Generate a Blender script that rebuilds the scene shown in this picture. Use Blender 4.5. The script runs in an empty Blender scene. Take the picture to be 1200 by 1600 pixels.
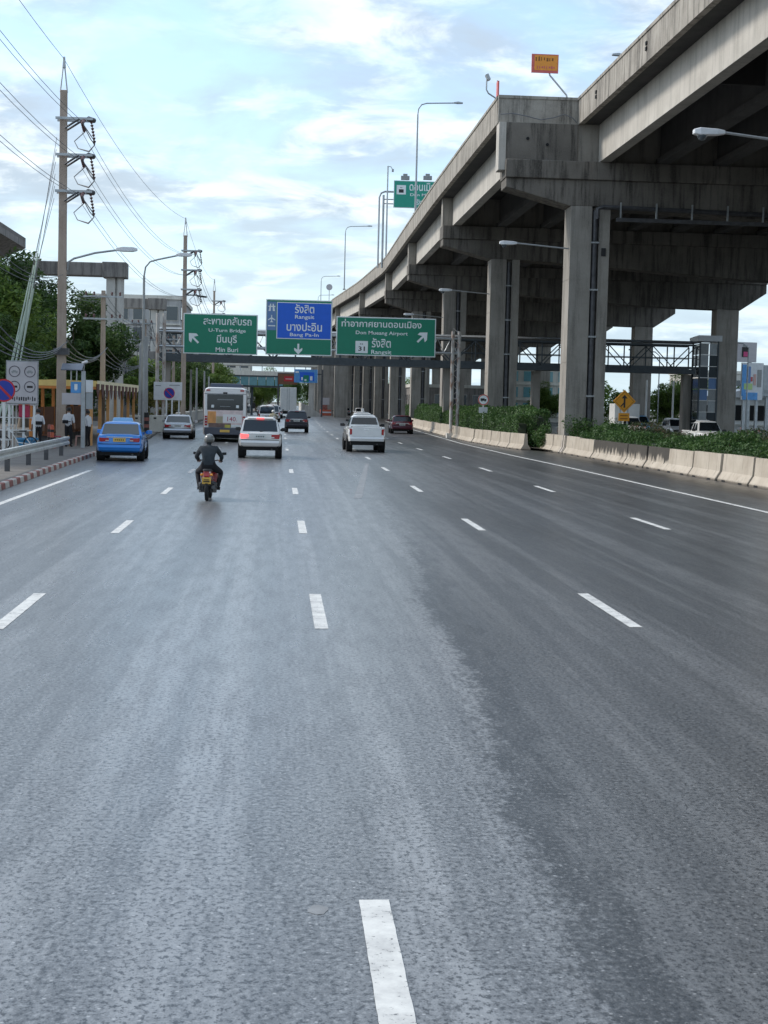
import bpy, bmesh, math, random
import numpy as np
from mathutils import Vector, Matrix, Euler

random.seed(7); rng = np.random.default_rng(11)
S = bpy.context.scene
COL = S.collection
R = math.radians

# ------------------------------------------------------------------ camera
CAMH = 2.45
YAW, PITCH, ROLL = R(-4.0424), R(-4.0289), R(1.35)
cam_d = bpy.data.cameras.new('camera')
cam_d.sensor_fit = 'VERTICAL'; cam_d.sensor_height = 24.0; cam_d.sensor_width = 18.0
cam_d.lens = 36.0; cam_d.clip_start = 0.1; cam_d.clip_end = 6000
cam = bpy.data.objects.new('camera', cam_d); COL.objects.link(cam)
CM = Matrix.Rotation(YAW, 3, 'Z') @ Matrix.Rotation(math.pi/2 + PITCH, 3, 'X') @ Matrix.Rotation(ROLL, 3, 'Z')
cam.matrix_world = Matrix.Translation((0, 0, CAMH)) @ CM.to_4x4()
S.camera = cam

def at(px, py, Y):
    """surveying aid: the point at distance Y down the road seen at photograph pixel (px, py)"""
    d = CM @ Vector(((px - 600)/2400, -(py - 800)/2400, -1)); t = Y/d.y
    return Vector((d.x*t, Y, CAMH + d.z*t))

# ------------------------------------------------------------------ world, sun, exposure
SUN_EL, SUN_AZ = 40.0, -72.0        # azimuth from +Y (down the road), negative = to the left
w = bpy.data.worlds.new('World'); S.world = w; w.use_nodes = True
nt = w.node_tree; N = nt.nodes; L = nt.links; N.clear()
def nd(t, **kw):
    n = N.new(t)
    for k, v in kw.items(): setattr(n, k, v)
    return n
out = nd('ShaderNodeOutputWorld'); bg = nd('ShaderNodeBackground'); bg.inputs[1].default_value = 0.1
sky = nd('ShaderNodeTexSky', sky_type='NISHITA', sun_disc=False)
sky.sun_elevation = R(SUN_EL); sky.sun_rotation = R(SUN_AZ); sky.altitude = 10; sky.air_density = 1.0; sky.dust_density = 1.5; sky.ozone_density = 1.5
tc = nd('ShaderNodeTexCoord'); sep = nd('ShaderNodeSeparateXYZ'); L.new(tc.outputs['Generated'], sep.inputs[0])
mx = nd('ShaderNodeMath', operation='MAXIMUM'); L.new(sep.outputs['Z'], mx.inputs[0]); mx.inputs[1].default_value = 0.0
ad = nd('ShaderNodeMath', operation='ADD'); L.new(mx.outputs[0], ad.inputs[0]); ad.inputs[1].default_value = 0.16
dx = nd('ShaderNodeMath', operation='DIVIDE'); L.new(sep.outputs['X'], dx.inputs[0]); L.new(ad.outputs[0], dx.inputs[1])
dy = nd('ShaderNodeMath', operation='DIVIDE'); L.new(sep.outputs['Y'], dy.inputs[0]); L.new(ad.outputs[0], dy.inputs[1])
cv = nd('ShaderNodeCombineXYZ'); L.new(dx.outputs[0], cv.inputs[0]); L.new(dy.outputs[0], cv.inputs[1])
def wnoise(scale, detail, rough, off, dist=0.0):
    m = nd('ShaderNodeMapping'); m.inputs['Location'].default_value = off; L.new(cv.outputs[0], m.inputs[0])
    n = nd('ShaderNodeTexNoise'); n.inputs['Scale'].default_value = scale; n.inputs['Detail'].default_value = detail
    n.inputs['Roughness'].default_value = rough; n.inputs['Distortion'].default_value = dist; L.new(m.outputs[0], n.inputs['Vector']); return n
def wramp(src, a, b, ca=0.0, cb=1.0):
    r = nd('ShaderNodeMapRange'); r.interpolation_type = 'SMOOTHSTEP'; L.new(src, r.inputs[0])
    r.inputs[1].default_value = a; r.inputs[2].default_value = b; r.inputs[3].default_value = ca; r.inputs[4].default_value = cb; return r
n1 = wnoise(1.5, 8, 0.56, (3.1, 1.7, 0.0), 0.3); n2 = wnoise(4.2, 9, 0.58, (8.3, 2.2, 0.0), 0.4)
mk1 = wramp(n1.outputs[0], 0.34, 0.60, 0.05, 0.95)
hl = wramp(n2.outputs[0], 0.45, 0.64)
mixh = nd('ShaderNodeMix', data_type='RGBA'); L.new(hl.outputs[0], mixh.inputs[0])
mixh.inputs['A'].default_value = (2.9, 3.45, 4.05, 1); mixh.inputs['B'].default_value = (6.0, 6.4, 6.65, 1)   # grey-blue cloud body to white tops
skyb = nd('ShaderNodeMix', data_type='RGBA', blend_type='ADD'); skyb.inputs[0].default_value = 1.0
L.new(sky.outputs[0], skyb.inputs['A']); skyb.inputs['B'].default_value = (0.75, 1.35, 1.95, 1)
mixc = nd('ShaderNodeMix', data_type='RGBA'); L.new(mk1.outputs[0], mixc.inputs[0])
L.new(skyb.outputs['Result'], mixc.inputs['A']); L.new(mixh.outputs['Result'], mixc.inputs['B'])
hz = wramp(sep.outputs['Z'], 0.0, 0.20, 0.65, 0.0)
mixz = nd('ShaderNodeMix', data_type='RGBA'); L.new(hz.outputs[0], mixz.inputs[0])
L.new(mixc.outputs['Result'], mixz.inputs['A']); mixz.inputs['B'].default_value = (3.7, 4.65, 5.2, 1)
L.new(mixz.outputs['Result'], bg.inputs[0]); L.new(bg.outputs[0], out.inputs[0])

sd = bpy.data.lights.new('sun', 'SUN'); sd.energy = 1.5; sd.angle = R(12); sd.color = (1.0, 0.95, 0.88)
sun = bpy.data.objects.new('sun', sd); COL.objects.link(sun)
az, el = R(SUN_AZ), R(SUN_EL)
sdir = Vector((math.sin(az)*math.cos(el), math.cos(az)*math.cos(el), math.sin(el)))
sun.rotation_euler = sdir.to_track_quat('Z', 'Y').to_euler()
S.view_settings.view_transform = 'Standard'; S.view_settings.look = 'None'
S.view_settings.exposure = 1.0; S.view_settings.gamma = 1.0; S.view_settings.use_curve_mapping = False
S.render.engine = 'CYCLES'; S.cycles.max_bounces = 6; S.cycles.use_denoising = True

# ------------------------------------------------------------------ materials
MATS = {}
def newmat(name):
    m = bpy.data.materials.new(name); m.use_nodes = True; MATS[name] = m
    n = m.node_tree; return m, n, n.nodes['Principled BSDF']
def node(n, t, **kw):
    x = n.nodes.new(t)
    for k, v in kw.items(): setattr(x, k, v)
    return x
def noise(n, scale, detail=4, rough=0.55, stretch=(1,1,1), coord='Object'):
    if coord == 'World':
        g = node(n, 'ShaderNodeNewGeometry'); src = g.outputs['Position']
    else:
        g = node(n, 'ShaderNodeTexCoord'); src = g.outputs[coord]
    mp = node(n, 'ShaderNodeMapping'); mp.inputs['Scale'].default_value = stretch; n.links.new(src, mp.inputs[0])
    t = node(n, 'ShaderNodeTexNoise'); t.inputs['Scale'].default_value = scale; t.inputs['Detail'].default_value = detail
    t.inputs['Roughness'].default_value = rough; n.links.new(mp.outputs[0], t.inputs['Vector']); return t
def mrange(n, src, a, b, c, d, smooth=False):
    r = node(n, 'ShaderNodeMapRange'); n.links.new(src, r.inputs[0])
    if smooth: r.interpolation_type = 'SMOOTHSTEP'
    for i, v in enumerate((a, b, c, d)): r.inputs[i+1].default_value = v
    return r.outputs[0]
def mixc_(n, fac, a, b, blend='MIX'):
    m = node(n, 'ShaderNodeMix', data_type='RGBA', blend_type=blend)
    for k, v in ((0, fac), ('A', a), ('B', b)):
        if isinstance(v, (int, float)): m.inputs[k].default_value = v
        elif isinstance(v, tuple): m.inputs[k].default_value = v if len(v) == 4 else (*v, 1)
        else: n.links.new(v, m.inputs[k])
    return m.outputs['Result']
def math_(n, op, a, b=None):
    m = node(n, 'ShaderNodeMath', operation=op)
    for i, v in enumerate((a, b)):
        if v is None: continue
        if isinstance(v, (int, float)): m.inputs[i].default_value = v
        else: n.links.new(v, m.inputs[i])
    return m.outputs[0]
def bump(n, bs, h, strength, dist=0.02):
    b = node(n, 'ShaderNodeBump'); b.inputs['Strength'].default_value = strength; b.inputs['Distance'].default_value = dist
    n.links.new(h, b.inputs['Height']); n.links.new(b.outputs[0], bs.inputs['Normal'])

def simple(name, col, rough=0.5, metal=0.0, var=0.12, scale=3.0, coat=0.0, spec=0.5):
    """paint, plastic, metal, cloth: one colour with a little dirt variation"""
    m, n, b = newmat(name)
    t = noise(n, scale, 5, 0.6)
    c = mixc_(n, mrange(n, t.outputs[0], 0.3, 0.7, 0, 1), tuple(x*(1-var) for x in col), tuple(min(1, x*(1+var*0.7)) for x in col))
    n.links.new(c, b.inputs['Base Color'])
    b.inputs['Roughness'].default_value = rough; b.inputs['Metallic'].default_value = metal
    b.inputs['Coat Weight'].default_value = coat; b.inputs['Coat Roughness'].default_value = 0.08; b.inputs['Specular IOR Level'].default_value = spec
    return m
def concrete(name, lo, hi, streak=0.5, scale=0.6, bumpy=0.25):
    m, n, b = newmat(name)
    big = noise(n, scale, 6, 0.6, coord='World'); st = noise(n, 1.9, 6, 0.7, (1.3, 1.3, 0.11), 'World'); fine = noise(n, 14, 4, 0.6, coord='World')
    c = mixc_(n, mrange(n, big.outputs[0], 0.3, 0.7, 0, 1), lo, hi)
    c = mixc_(n, mrange(n, st.outputs[0], 0.45, 0.64, 0, streak, True), c, (lo[0]*0.34, lo[1]*0.34, lo[2]*0.35))
    c = mixc_(n, mrange(n, fine.outputs[0], 0.35, 0.65, 0.0, 0.25), c, (hi[0]*1.1, hi[1]*1.1, hi[2]*1.1))
    n.links.new(c, b.inputs['Base Color']); b.inputs['Roughness'].default_value = 0.88; b.inputs['Specular IOR Level'].default_value = 0.25
    bump(n, b, fine.outputs[0], bumpy, 0.02); return m
def leaf(name, dark, light, dead=None):
    m, n, b = newmat(name)
    g = node(n, 'ShaderNodeNewGeometry'); ri = g.outputs['Random Per Island']
    t = noise(n, 0.35, 3, 0.5, coord='World')
    c = mixc_(n, ri, dark, light)
    c = mixc_(n, mrange(n, t.outputs[0], 0.35, 0.65, 0.0, 0.5), c, tuple(x*0.55 for x in dark))
    if dead: c = mixc_(n, math_(n, 'GREATER_THAN', ri, 0.94), c, dead)
    n.links.new(c, b.inputs['Base Color']); b.inputs['Roughness'].default_value = 0.55; b.inputs['Specular IOR Level'].default_value = 0.3
    tr = node(n, 'ShaderNodeBsdfTranslucent'); n.links.new(c, tr.inputs[0])
    mx = node(n, 'ShaderNodeMixShader'); mx.inputs[0].default_value = 0.38
    n.links.new(b.outputs[0], mx.inputs[1]); n.links.new(tr.outputs[0], mx.inputs[2])
    n.links.new(mx.outputs[0], n.nodes['Material Output'].inputs[0]); return m
def emis(name, col, strength):
    m, n, b = newmat(name); b.inputs['Base Color'].default_value = (*col, 1)
    b.inputs['Emission Color'].default_value = (*col, 1); b.inputs['Emission Strength'].default_value = strength; b.inputs['Roughness'].default_value = 0.3; return m

def make_asphalt():
    m, n, b = newmat('asphalt')
    g = node(n, 'ShaderNodeNewGeometry'); sp = node(n, 'ShaderNodeSeparateXYZ'); n.links.new(g.outputs['Position'], sp.inputs[0])
    X, Y = sp.outputs[0], sp.outputs[1]
    warp = noise(n, 2.6, 5, 0.65, (1, 0.45, 1), 'World'); warpb = noise(n, 0.15, 2, 0.5, (1, 1, 1), 'World')
    wv = math_(n, 'MULTIPLY', math_(n, 'SUBTRACT', warp.outputs[0], 0.5), 0.7)
    wv2 = math_(n, 'MULTIPLY', math_(n, 'SUBTRACT', warpb.outputs[0], 0.5), 0.8)
    grain = noise(n, 30, 2, 0.8, (1, 0.8, 1), 'World'); agg = noise(n, 13, 3, 0.75, (1, 0.55, 1), 'World'); mott = noise(n, 5.0, 5, 0.7, (1, 0.16, 1), 'World')
    patch = noise(n, 0.45, 6, 0.65, (1, 0.10, 1), 'World'); strk = noise(n, 2.0, 7, 0.68, (1, 0.014, 1), 'World')
    # construction joint between the older, worn and polished lanes (left) and the newer, darker overlay (right)
    ymin = math_(n, 'MINIMUM', Y, 60.0)
    joint = math_(n, 'ADD', math_(n, 'MULTIPLY', ymin, 0.042), 1.12)
    e = math_(n, 'ADD', math_(n, 'SUBTRACT', X, joint), math_(n, 'ADD', wv, wv2))
    e0 = e
    e = math_(n, 'ADD', e, math_(n, 'MULTIPLY', math_(n, 'SUBTRACT', agg.outputs[0], 0.5), 1.3))
    new = mrange(n, e, -0.14, 0.16, 0, 0.86, True)
    c = mixc_(n, new, (0.140, 0.146, 0.153), (0.076, 0.079, 0.082))
    # long streaks along the lanes left by the wheels
    c = mixc_(n, mrange(n, strk.outputs[0], 0.44, 0.62, 0.0, 0.85, True), c, mixc_(n, new, (0.265, 0.273, 0.282), (0.160, 0.164, 0.168)))
    c = mixc_(n, mrange(n, patch.outputs[0], 0.46, 0.66, 0.0, 0.45, True), c, mixc_(n, new, (0.078, 0.084, 0.091), (0.034, 0.036, 0.038)))
    c = mixc_(n, mrange(n, mott.outputs[0], 0.42, 0.66, 0.0, 0.42, True), c, mixc_(n, new, (0.075, 0.08, 0.086), (0.036, 0.038, 0.04)))
    # sealed joint: dark bitumen band with ragged edges
    j2 = math_(n, 'ABSOLUTE', math_(n, 'SUBTRACT', math_(n, 'ADD', e0, math_(n, 'MULTIPLY', math_(n, 'SUBTRACT', agg.outputs[0], 0.5), 0.35)), 0.22))
    band = math_(n, 'MULTIPLY', mrange(n, j2, 0.10, 0.22, 1, 0, True), mrange(n, mott.outputs[0], 0.34, 0.56, 0.35, 1.0))
    c = mixc_(n, math_(n, 'MULTIPLY', band, mrange(n, Y, 17, 30, 0.92, 0.10)), c, (0.030, 0.032, 0.034))
    # aggregate: dark voids between stones and light chips
    c = mixc_(n, mrange(n, grain.outputs[0], 0.52, 0.62, 0, 0.85), c, (0.014, 0.015, 0.017))
    c = mixc_(n, mrange(n, agg.outputs[0], 0.50, 0.68, 0, 0.50), c, mixc_(n, new, (0.055, 0.058, 0.062), (0.026, 0.027, 0.028)))
    c = mixc_(n, mrange(n, grain.outputs[0], 0.46, 0.34, 0, 0.55), c, mixc_(n, new, (0.30, 0.31, 0.32), (0.155, 0.157, 0.16)))
    vo = node(n, 'ShaderNodeTexVoronoi'); vo.inputs['Scale'].default_value = 30; n.links.new(g.outputs['Position'], vo.inputs['Vector'])
    vo2 = node(n, 'ShaderNodeSeparateColor'); n.links.new(vo.outputs['Color'], vo2.inputs[0])
    chip = math_(n, 'MULTIPLY', mrange(n, vo.outputs['Distance'], 0.14, 0.30, 1, 0), math_(n, 'GREATER_THAN', vo2.outputs[0], 0.86))
    c = mixc_(n, math_(n, 'MULTIPLY', chip, 0.7), c, mixc_(n, new, (0.42, 0.43, 0.44), (0.26, 0.26, 0.26)))
    # dirt washed up along the right-hand barrier and the left kerb
    dn = noise(n, 0.8, 5, 0.65, (1, 0.12, 1), 'World')
    dr = math_(n, 'ADD', X, math_(n, 'MULTIPLY', math_(n, 'SUBTRACT', dn.outputs[0], 0.5), 3.2))
    c = mixc_(n, mrange(n, dr, 13.0, 14.9, 0, 0.86, True), c, (0.030, 0.027, 0.024))
    dl = math_(n, 'ADD', X, math_(n, 'MULTIPLY', math_(n, 'SUBTRACT', dn.outputs[0], 0.5), 0.8))
    c = mixc_(n, mrange(n, dl, -6.9, -6.45, 0.75, 0, True), c, (0.05, 0.048, 0.045))
    n.links.new(c, b.inputs['Base Color'])
    rgh = mixc_(n, new, (0.285, 0.285, 0.285), (0.34, 0.34, 0.34))
    rgh = mixc_(n, mrange(n, patch.outputs[0], 0.35, 0.7, 0, 0.6), rgh, (0.25, 0.25, 0.25))
    rgh = mixc_(n, mrange(n, mott.outputs[0], 0.40, 0.62, 0, 0.35), rgh, (0.42, 0.42, 0.42))
    n.links.new(rgh, b.inputs['Roughness']); b.inputs['Specular IOR Level'].default_value = 0.5
    hgt = math_(n, 'ADD', agg.outputs[0], grain.outputs[0])
    hgt = math_(n, 'MULTIPLY', hgt, mrange(n, Y, 10, 32, 1.0, 0.0))      # stones are below the pixel size farther off
    bump(n, b, hgt, 0.22, 0.006); return m
make_asphalt()

def make_barrier_mat(name, soot):
    m, n, b = newmat(name)
    big = noise(n, 0.9, 6, 0.6, coord='World'); st = noise(n, 2.4, 5, 0.7, (2, 2, 0.25), 'World'); fine = noise(n, 16, 4, 0.6, coord='World')
    c = mixc_(n, mrange(n, big.outputs[0], 0.3, 0.7, 0, 1), (0.36, 0.31, 0.25), (0.50, 0.445, 0.37))
    c = mixc_(n, mrange(n, st.outputs[0], 0.52, 0.7, 0, 0.5, True), c, (0.16, 0.14, 0.12))
    g = node(n, 'ShaderNodeNewGeometry'); sp = node(n, 'ShaderNodeSeparateXYZ'); n.links.new(g.outputs['Position'], sp.inputs[0])
    if soot:   # sooty crust over the upper half with a ragged lower edge
        zz = math_(n, 'ADD', sp.outputs[2], math_(n, 'MULTIPLY', math_(n, 'SUBTRACT', st.outputs[0], 0.5), 1.6))
        c = mixc_(n, mrange(n, zz, 0.34, 0.52, 0, 0.93, True), c, (0.045, 0.042, 0.038))
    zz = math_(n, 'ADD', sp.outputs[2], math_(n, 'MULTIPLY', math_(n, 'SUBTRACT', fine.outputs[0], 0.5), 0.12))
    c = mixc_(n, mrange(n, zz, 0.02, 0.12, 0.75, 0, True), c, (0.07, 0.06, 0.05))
    n.links.new(c, b.inputs['Base Color']); b.inputs['Roughness'].default_value = 0.9; b.inputs['Specular IOR Level'].default_value = 0.2
    bump(n, b, fine.outputs[0], 0.3, 0.02)
make_barrier_mat('barrier', False); make_barrier_mat('barrier_soot', True)

concrete('concrete', (0.25, 0.23, 0.20), (0.35, 0.325, 0.29), 0.5)
concrete('girder_shaded', (0.09, 0.088, 0.085), (0.14, 0.135, 0.13), 0.2)  # darker copy for the inner girders, underside shade painted into the colour
concrete('concrete_cap', (0.105, 0.096, 0.084), (0.22, 0.20, 0.175), 0.85, 0.35)  # base darkened to carry shade on the caps; streaks are stains
concrete('concrete_slab', (0.045, 0.045, 0.045), (0.075, 0.073, 0.07), 0.2)   # near-black: the shade beneath the deck is put into the colour
concrete('parapet', (0.24, 0.22, 0.19), (0.40, 0.37, 0.325), 0.85, 0.9)
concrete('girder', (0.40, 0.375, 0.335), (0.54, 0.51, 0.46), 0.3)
concrete('old_concrete', (0.20, 0.185, 0.17), (0.30, 0.28, 0.26), 0.75)
concrete('pale_concrete', (0.48, 0.46, 0.42), (0.62, 0.60, 0.56), 0.3)
concrete('pole_concrete', (0.36, 0.285, 0.23), (0.46, 0.375, 0.31), 0.3, 1.2)
concrete('paving', (0.13, 0.12, 0.11), (0.20, 0.185, 0.17), 0.0)
concrete('cream_wall', (0.55, 0.53, 0.47), (0.68, 0.66, 0.60), 0.25)
concrete('grey_wall', (0.34, 0.34, 0.34), (0.46, 0.46, 0.45), 0.4)
concrete('soil', (0.05, 0.042, 0.032), (0.09, 0.075, 0.06), 0.0)
concrete('ground', (0.08, 0.078, 0.07), (0.13, 0.125, 0.11), 0.0)
leaf('leaf_hedge', (0.03, 0.08, 0.022), (0.11, 0.20, 0.055))
leaf('leaf_tree', (0.07, 0.14, 0.028), (0.26, 0.36, 0.08))
leaf('leaf_tree_dark', (0.04, 0.085, 0.026), (0.15, 0.235, 0.062))
leaf('leaf_bright', (0.09, 0.16, 0.03), (0.22, 0.30, 0.07))
leaf('leaf_yellow', (0.13, 0.13, 0.03), (0.28, 0.25, 0.07))
leaf('leaf_mixed', (0.04, 0.075, 0.03), (0.13, 0.14, 0.07), (0.34, 0.17, 0.15))
simple('hedge_core', (0.018, 0.03, 0.014), 0.95)
simple('bark', (0.14, 0.11, 0.085), 0.9, var=0.3, scale=6)
def paint_line():
    """thermoplastic: off-white, tyre-greyed, with chips where the asphalt shows"""
    m, n, b = newmat('line_white')
    big = noise(n, 3.5, 5, 0.7, coord='World'); fine_ = noise(n, 26, 4, 0.75, coord='World')
    c = mixc_(n, mrange(n, big.outputs[0], 0.35, 0.68, 0, 1), (0.70, 0.70, 0.67), (0.44, 0.44, 0.43))
    chip = math_(n, 'ADD', fine_.outputs[0], math_(n, 'MULTIPLY', math_(n, 'SUBTRACT', big.outputs[0], 0.5), 0.35))
    c = mixc_(n, mrange(n, chip, 0.60, 0.66, 0, 0.85), c, (0.10, 0.105, 0.11))
    n.links.new(c, b.inputs['Base Color']); b.inputs['Roughness'].default_value = 0.6
paint_line()
simple('rail_pale', (0.56, 0.56, 0.53), 0.5, 0.1, 0.25, scale=5)
simple('line_ghost', (0.21, 0.215, 0.22), 0.5, var=0.35, scale=3)
def worn_line():
    m, n, b = newmat('line_worn')
    t = noise(n, 6, 5, 0.7, coord='World')
    c = mixc_(n, mrange(n, t.outputs[0], 0.40, 0.58, 0, 1), (0.16, 0.165, 0.17), (0.55, 0.56, 0.56))
    n.links.new(c, b.inputs['Base Color']); b.inputs['Roughness'].default_value = 0.65
worn_line()
simple('galv', (0.42, 0.44, 0.45), 0.45, 0.75, 0.2)
simple('lamp_metal', (0.36, 0.38, 0.39), 0.5, 0.5, 0.15)
simple('lamp_white', (0.68, 0.69, 0.70), 0.4, 0.0, 0.1)
simple('steel_dark', (0.10, 0.10, 0.105), 0.55, 0.5, 0.3)
simple('truss_paint', (0.075, 0.09, 0.10), 0.6, 0.1, 0.2)
def rust():
    m, n, b = newmat('rust_steel')
    t = noise(n, 2.2, 6, 0.65, (1, 1, 0.5), 'World')
    c = mixc_(n, mrange(n, t.outputs[0], 0.47, 0.62, 0, 0.9), (0.50, 0.48, 0.45), (0.22, 0.11, 0.065))
    n.links.new(c, b.inputs['Base Color']); b.inputs['Roughness'].default_value = 0.75
rust()
simple('sign_green', (0.003, 0.215, 0.125), 0.4, var=0.06)
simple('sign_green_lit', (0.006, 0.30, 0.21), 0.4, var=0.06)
simple('sign_blue', (0.006, 0.12, 0.68), 0.4, var=0.05)
simple('sign_paleblue', (0.13, 0.24, 0.46), 0.4, var=0.05)
simple('sign_white', (0.80, 0.84, 0.84), 0.4, var=0.04)
simple('sign_back', (0.30, 0.31, 0.31), 0.55, 0.4)
simple('sign_orange', (0.80, 0.30, 0.03), 0.45, var=0.06)
simple('sign_amber', (0.72, 0.30, 0.012), 0.4, var=0.06)
simple('sign_redpink', (0.62, 0.13, 0.11), 0.5)
simple('sign_cobalt', (0.012, 0.035, 0.33), 0.4, var=0.05)
simple('sign_red', (0.50, 0.02, 0.03), 0.45, var=0.06)
simple('board_grey', (0.50, 0.47, 0.48), 0.6, var=0.08)
simple('ink', (0.018, 0.018, 0.02), 0.6)
simple('ink_brown', (0.25, 0.09, 0.012), 0.6)
simple('ring_grey', (0.10, 0.09, 0.11), 0.6)
simple('plastic_black', (0.016, 0.016, 0.018), 0.5)
simple('under_black', (0.008, 0.008, 0.009), 0.8)
simple('rubber', (0.015, 0.015, 0.016), 0.85)
simple('rim', (0.42, 0.43, 0.44), 0.35, 0.8)
simple('chrome', (0.70, 0.70, 0.72), 0.15, 1.0, 0.05)
simple('glass_dark', (0.012, 0.016, 0.02), 0.06, var=0.05, spec=0.7)
simple('glass_grey', (0.06, 0.075, 0.085), 0.08, var=0.05, spec=0.7)
simple('glass_teal', (0.16, 0.36, 0.40), 0.15, var=0.1)
simple('lens_red', (0.38, 0.008, 0.012), 0.15, coat=0.6, var=0.05)
simple('lens_clear', (0.62, 0.60, 0.58), 0.12, coat=0.5)
simple('lens_amber', (0.75, 0.28, 0.03), 0.2, coat=0.5)
simple('plate_white', (0.62, 0.64, 0.62), 0.5)
simple('plate_yellow', (0.75, 0.47, 0.10), 0.5)
emis('brake_lit', (1.0, 0.10, 0.10), 0.9)
for nm, c, mt in (('taxi_blue', (0.015, 0.20, 0.62), 0.1), ('silver', (0.46, 0.47, 0.49), 0.75), ('white_car', (0.78, 0.78, 0.77), 0.0), ('champagne', (0.70, 0.68, 0.65), 0.25),
                  ('navy_car', (0.018, 0.018, 0.030), 0.3), ('maroon', (0.10, 0.012, 0.025), 0.3), ('bus_white', (0.80, 0.78, 0.77), 0.0), ('bus_navy', (0.035, 0.04, 0.065), 0.1),
                  ('red_paint', (0.30, 0.012, 0.016), 0.1), ('grey_car', (0.16, 0.165, 0.17), 0.5), ('lightblue_car', (0.20, 0.42, 0.66), 0.2), ('green_taxi', (0.45, 0.55, 0.05), 0.0)):
    simple(nm, c, 0.28, mt, 0.05, coat=0.8)
simple('skin', (0.34, 0.20, 0.14), 0.55)
simple('hair', (0.012, 0.010, 0.009), 0.6)
simple('shirt_white', (0.66, 0.67, 0.70), 0.85)
simple('cloth_black', (0.014, 0.014, 0.017), 0.9)
simple('cloth_charcoal', (0.030, 0.038, 0.046), 0.9, var=0.3, scale=9)
simple('cloth_khaki', (0.45, 0.40, 0.28), 0.9)
simple('cloth_pink', (0.62, 0.40, 0.36), 0.9)
simple('shoe', (0.02, 0.018, 0.018), 0.6)
simple('helmet_grey', (0.16, 0.16, 0.15), 0.3, coat=0.5, var=0.35, scale=9)
simple('orange_post', (0.62, 0.22, 0.05), 0.6, var=0.12)
simple('post_tan', (0.66, 0.34, 0.13), 0.65, var=0.12)
simple('roof_yellow', (0.80, 0.58, 0.20), 0.6, var=0.1)
simple('roof_cream', (0.82, 0.72, 0.48), 0.6, var=0.1)
simple('wood_brown', (0.20, 0.085, 0.045), 0.7, var=0.2)
simple('maroon_trim', (0.10, 0.035, 0.025), 0.7)
simple('kerb_red', (0.30, 0.12, 0.10), 0.85, var=0.3, scale=5)
simple('kerb_white', (0.55, 0.50, 0.45), 0.85, var=0.25, scale=5)
simple('red_orange', (0.55, 0.12, 0.06), 0.6, var=0.15)
simple('tub_blue', (0.04, 0.22, 0.42), 0.5)
simple('white_paint', (0.70, 0.70, 0.68), 0.5, var=0.08)
simple('solar', (0.16, 0.18, 0.22), 0.25, 0.2)
simple('porcelain', (0.12, 0.055, 0.05), 0.3)
simple('wire', (0.15, 0.155, 0.165), 0.6, 0.1)
simple('cable_guard', (0.42, 0.50, 0.42), 0.6, var=0.15)
simple('ad_orange', (0.78, 0.36, 0.12), 0.5, var=0.3, scale=2); simple('ad_pink', (0.76, 0.62, 0.60), 0.5, var=0.2, scale=2); simple('ad_brown', (0.20, 0.13, 0.11), 0.5, var=0.4, scale=3)
simple('ad_yellow', (0.50, 0.45, 0.08), 0.5, var=0.2); simple('ad_crimson', (0.45, 0.03, 0.08), 0.5); simple('ad_blue', (0.10, 0.32, 0.66), 0.5, var=0.2); simple('ad_lime', (0.45, 0.62, 0.25), 0.5); simple('ad_magenta', (0.60, 0.06, 0.20), 0.5)
M = MATS

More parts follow.
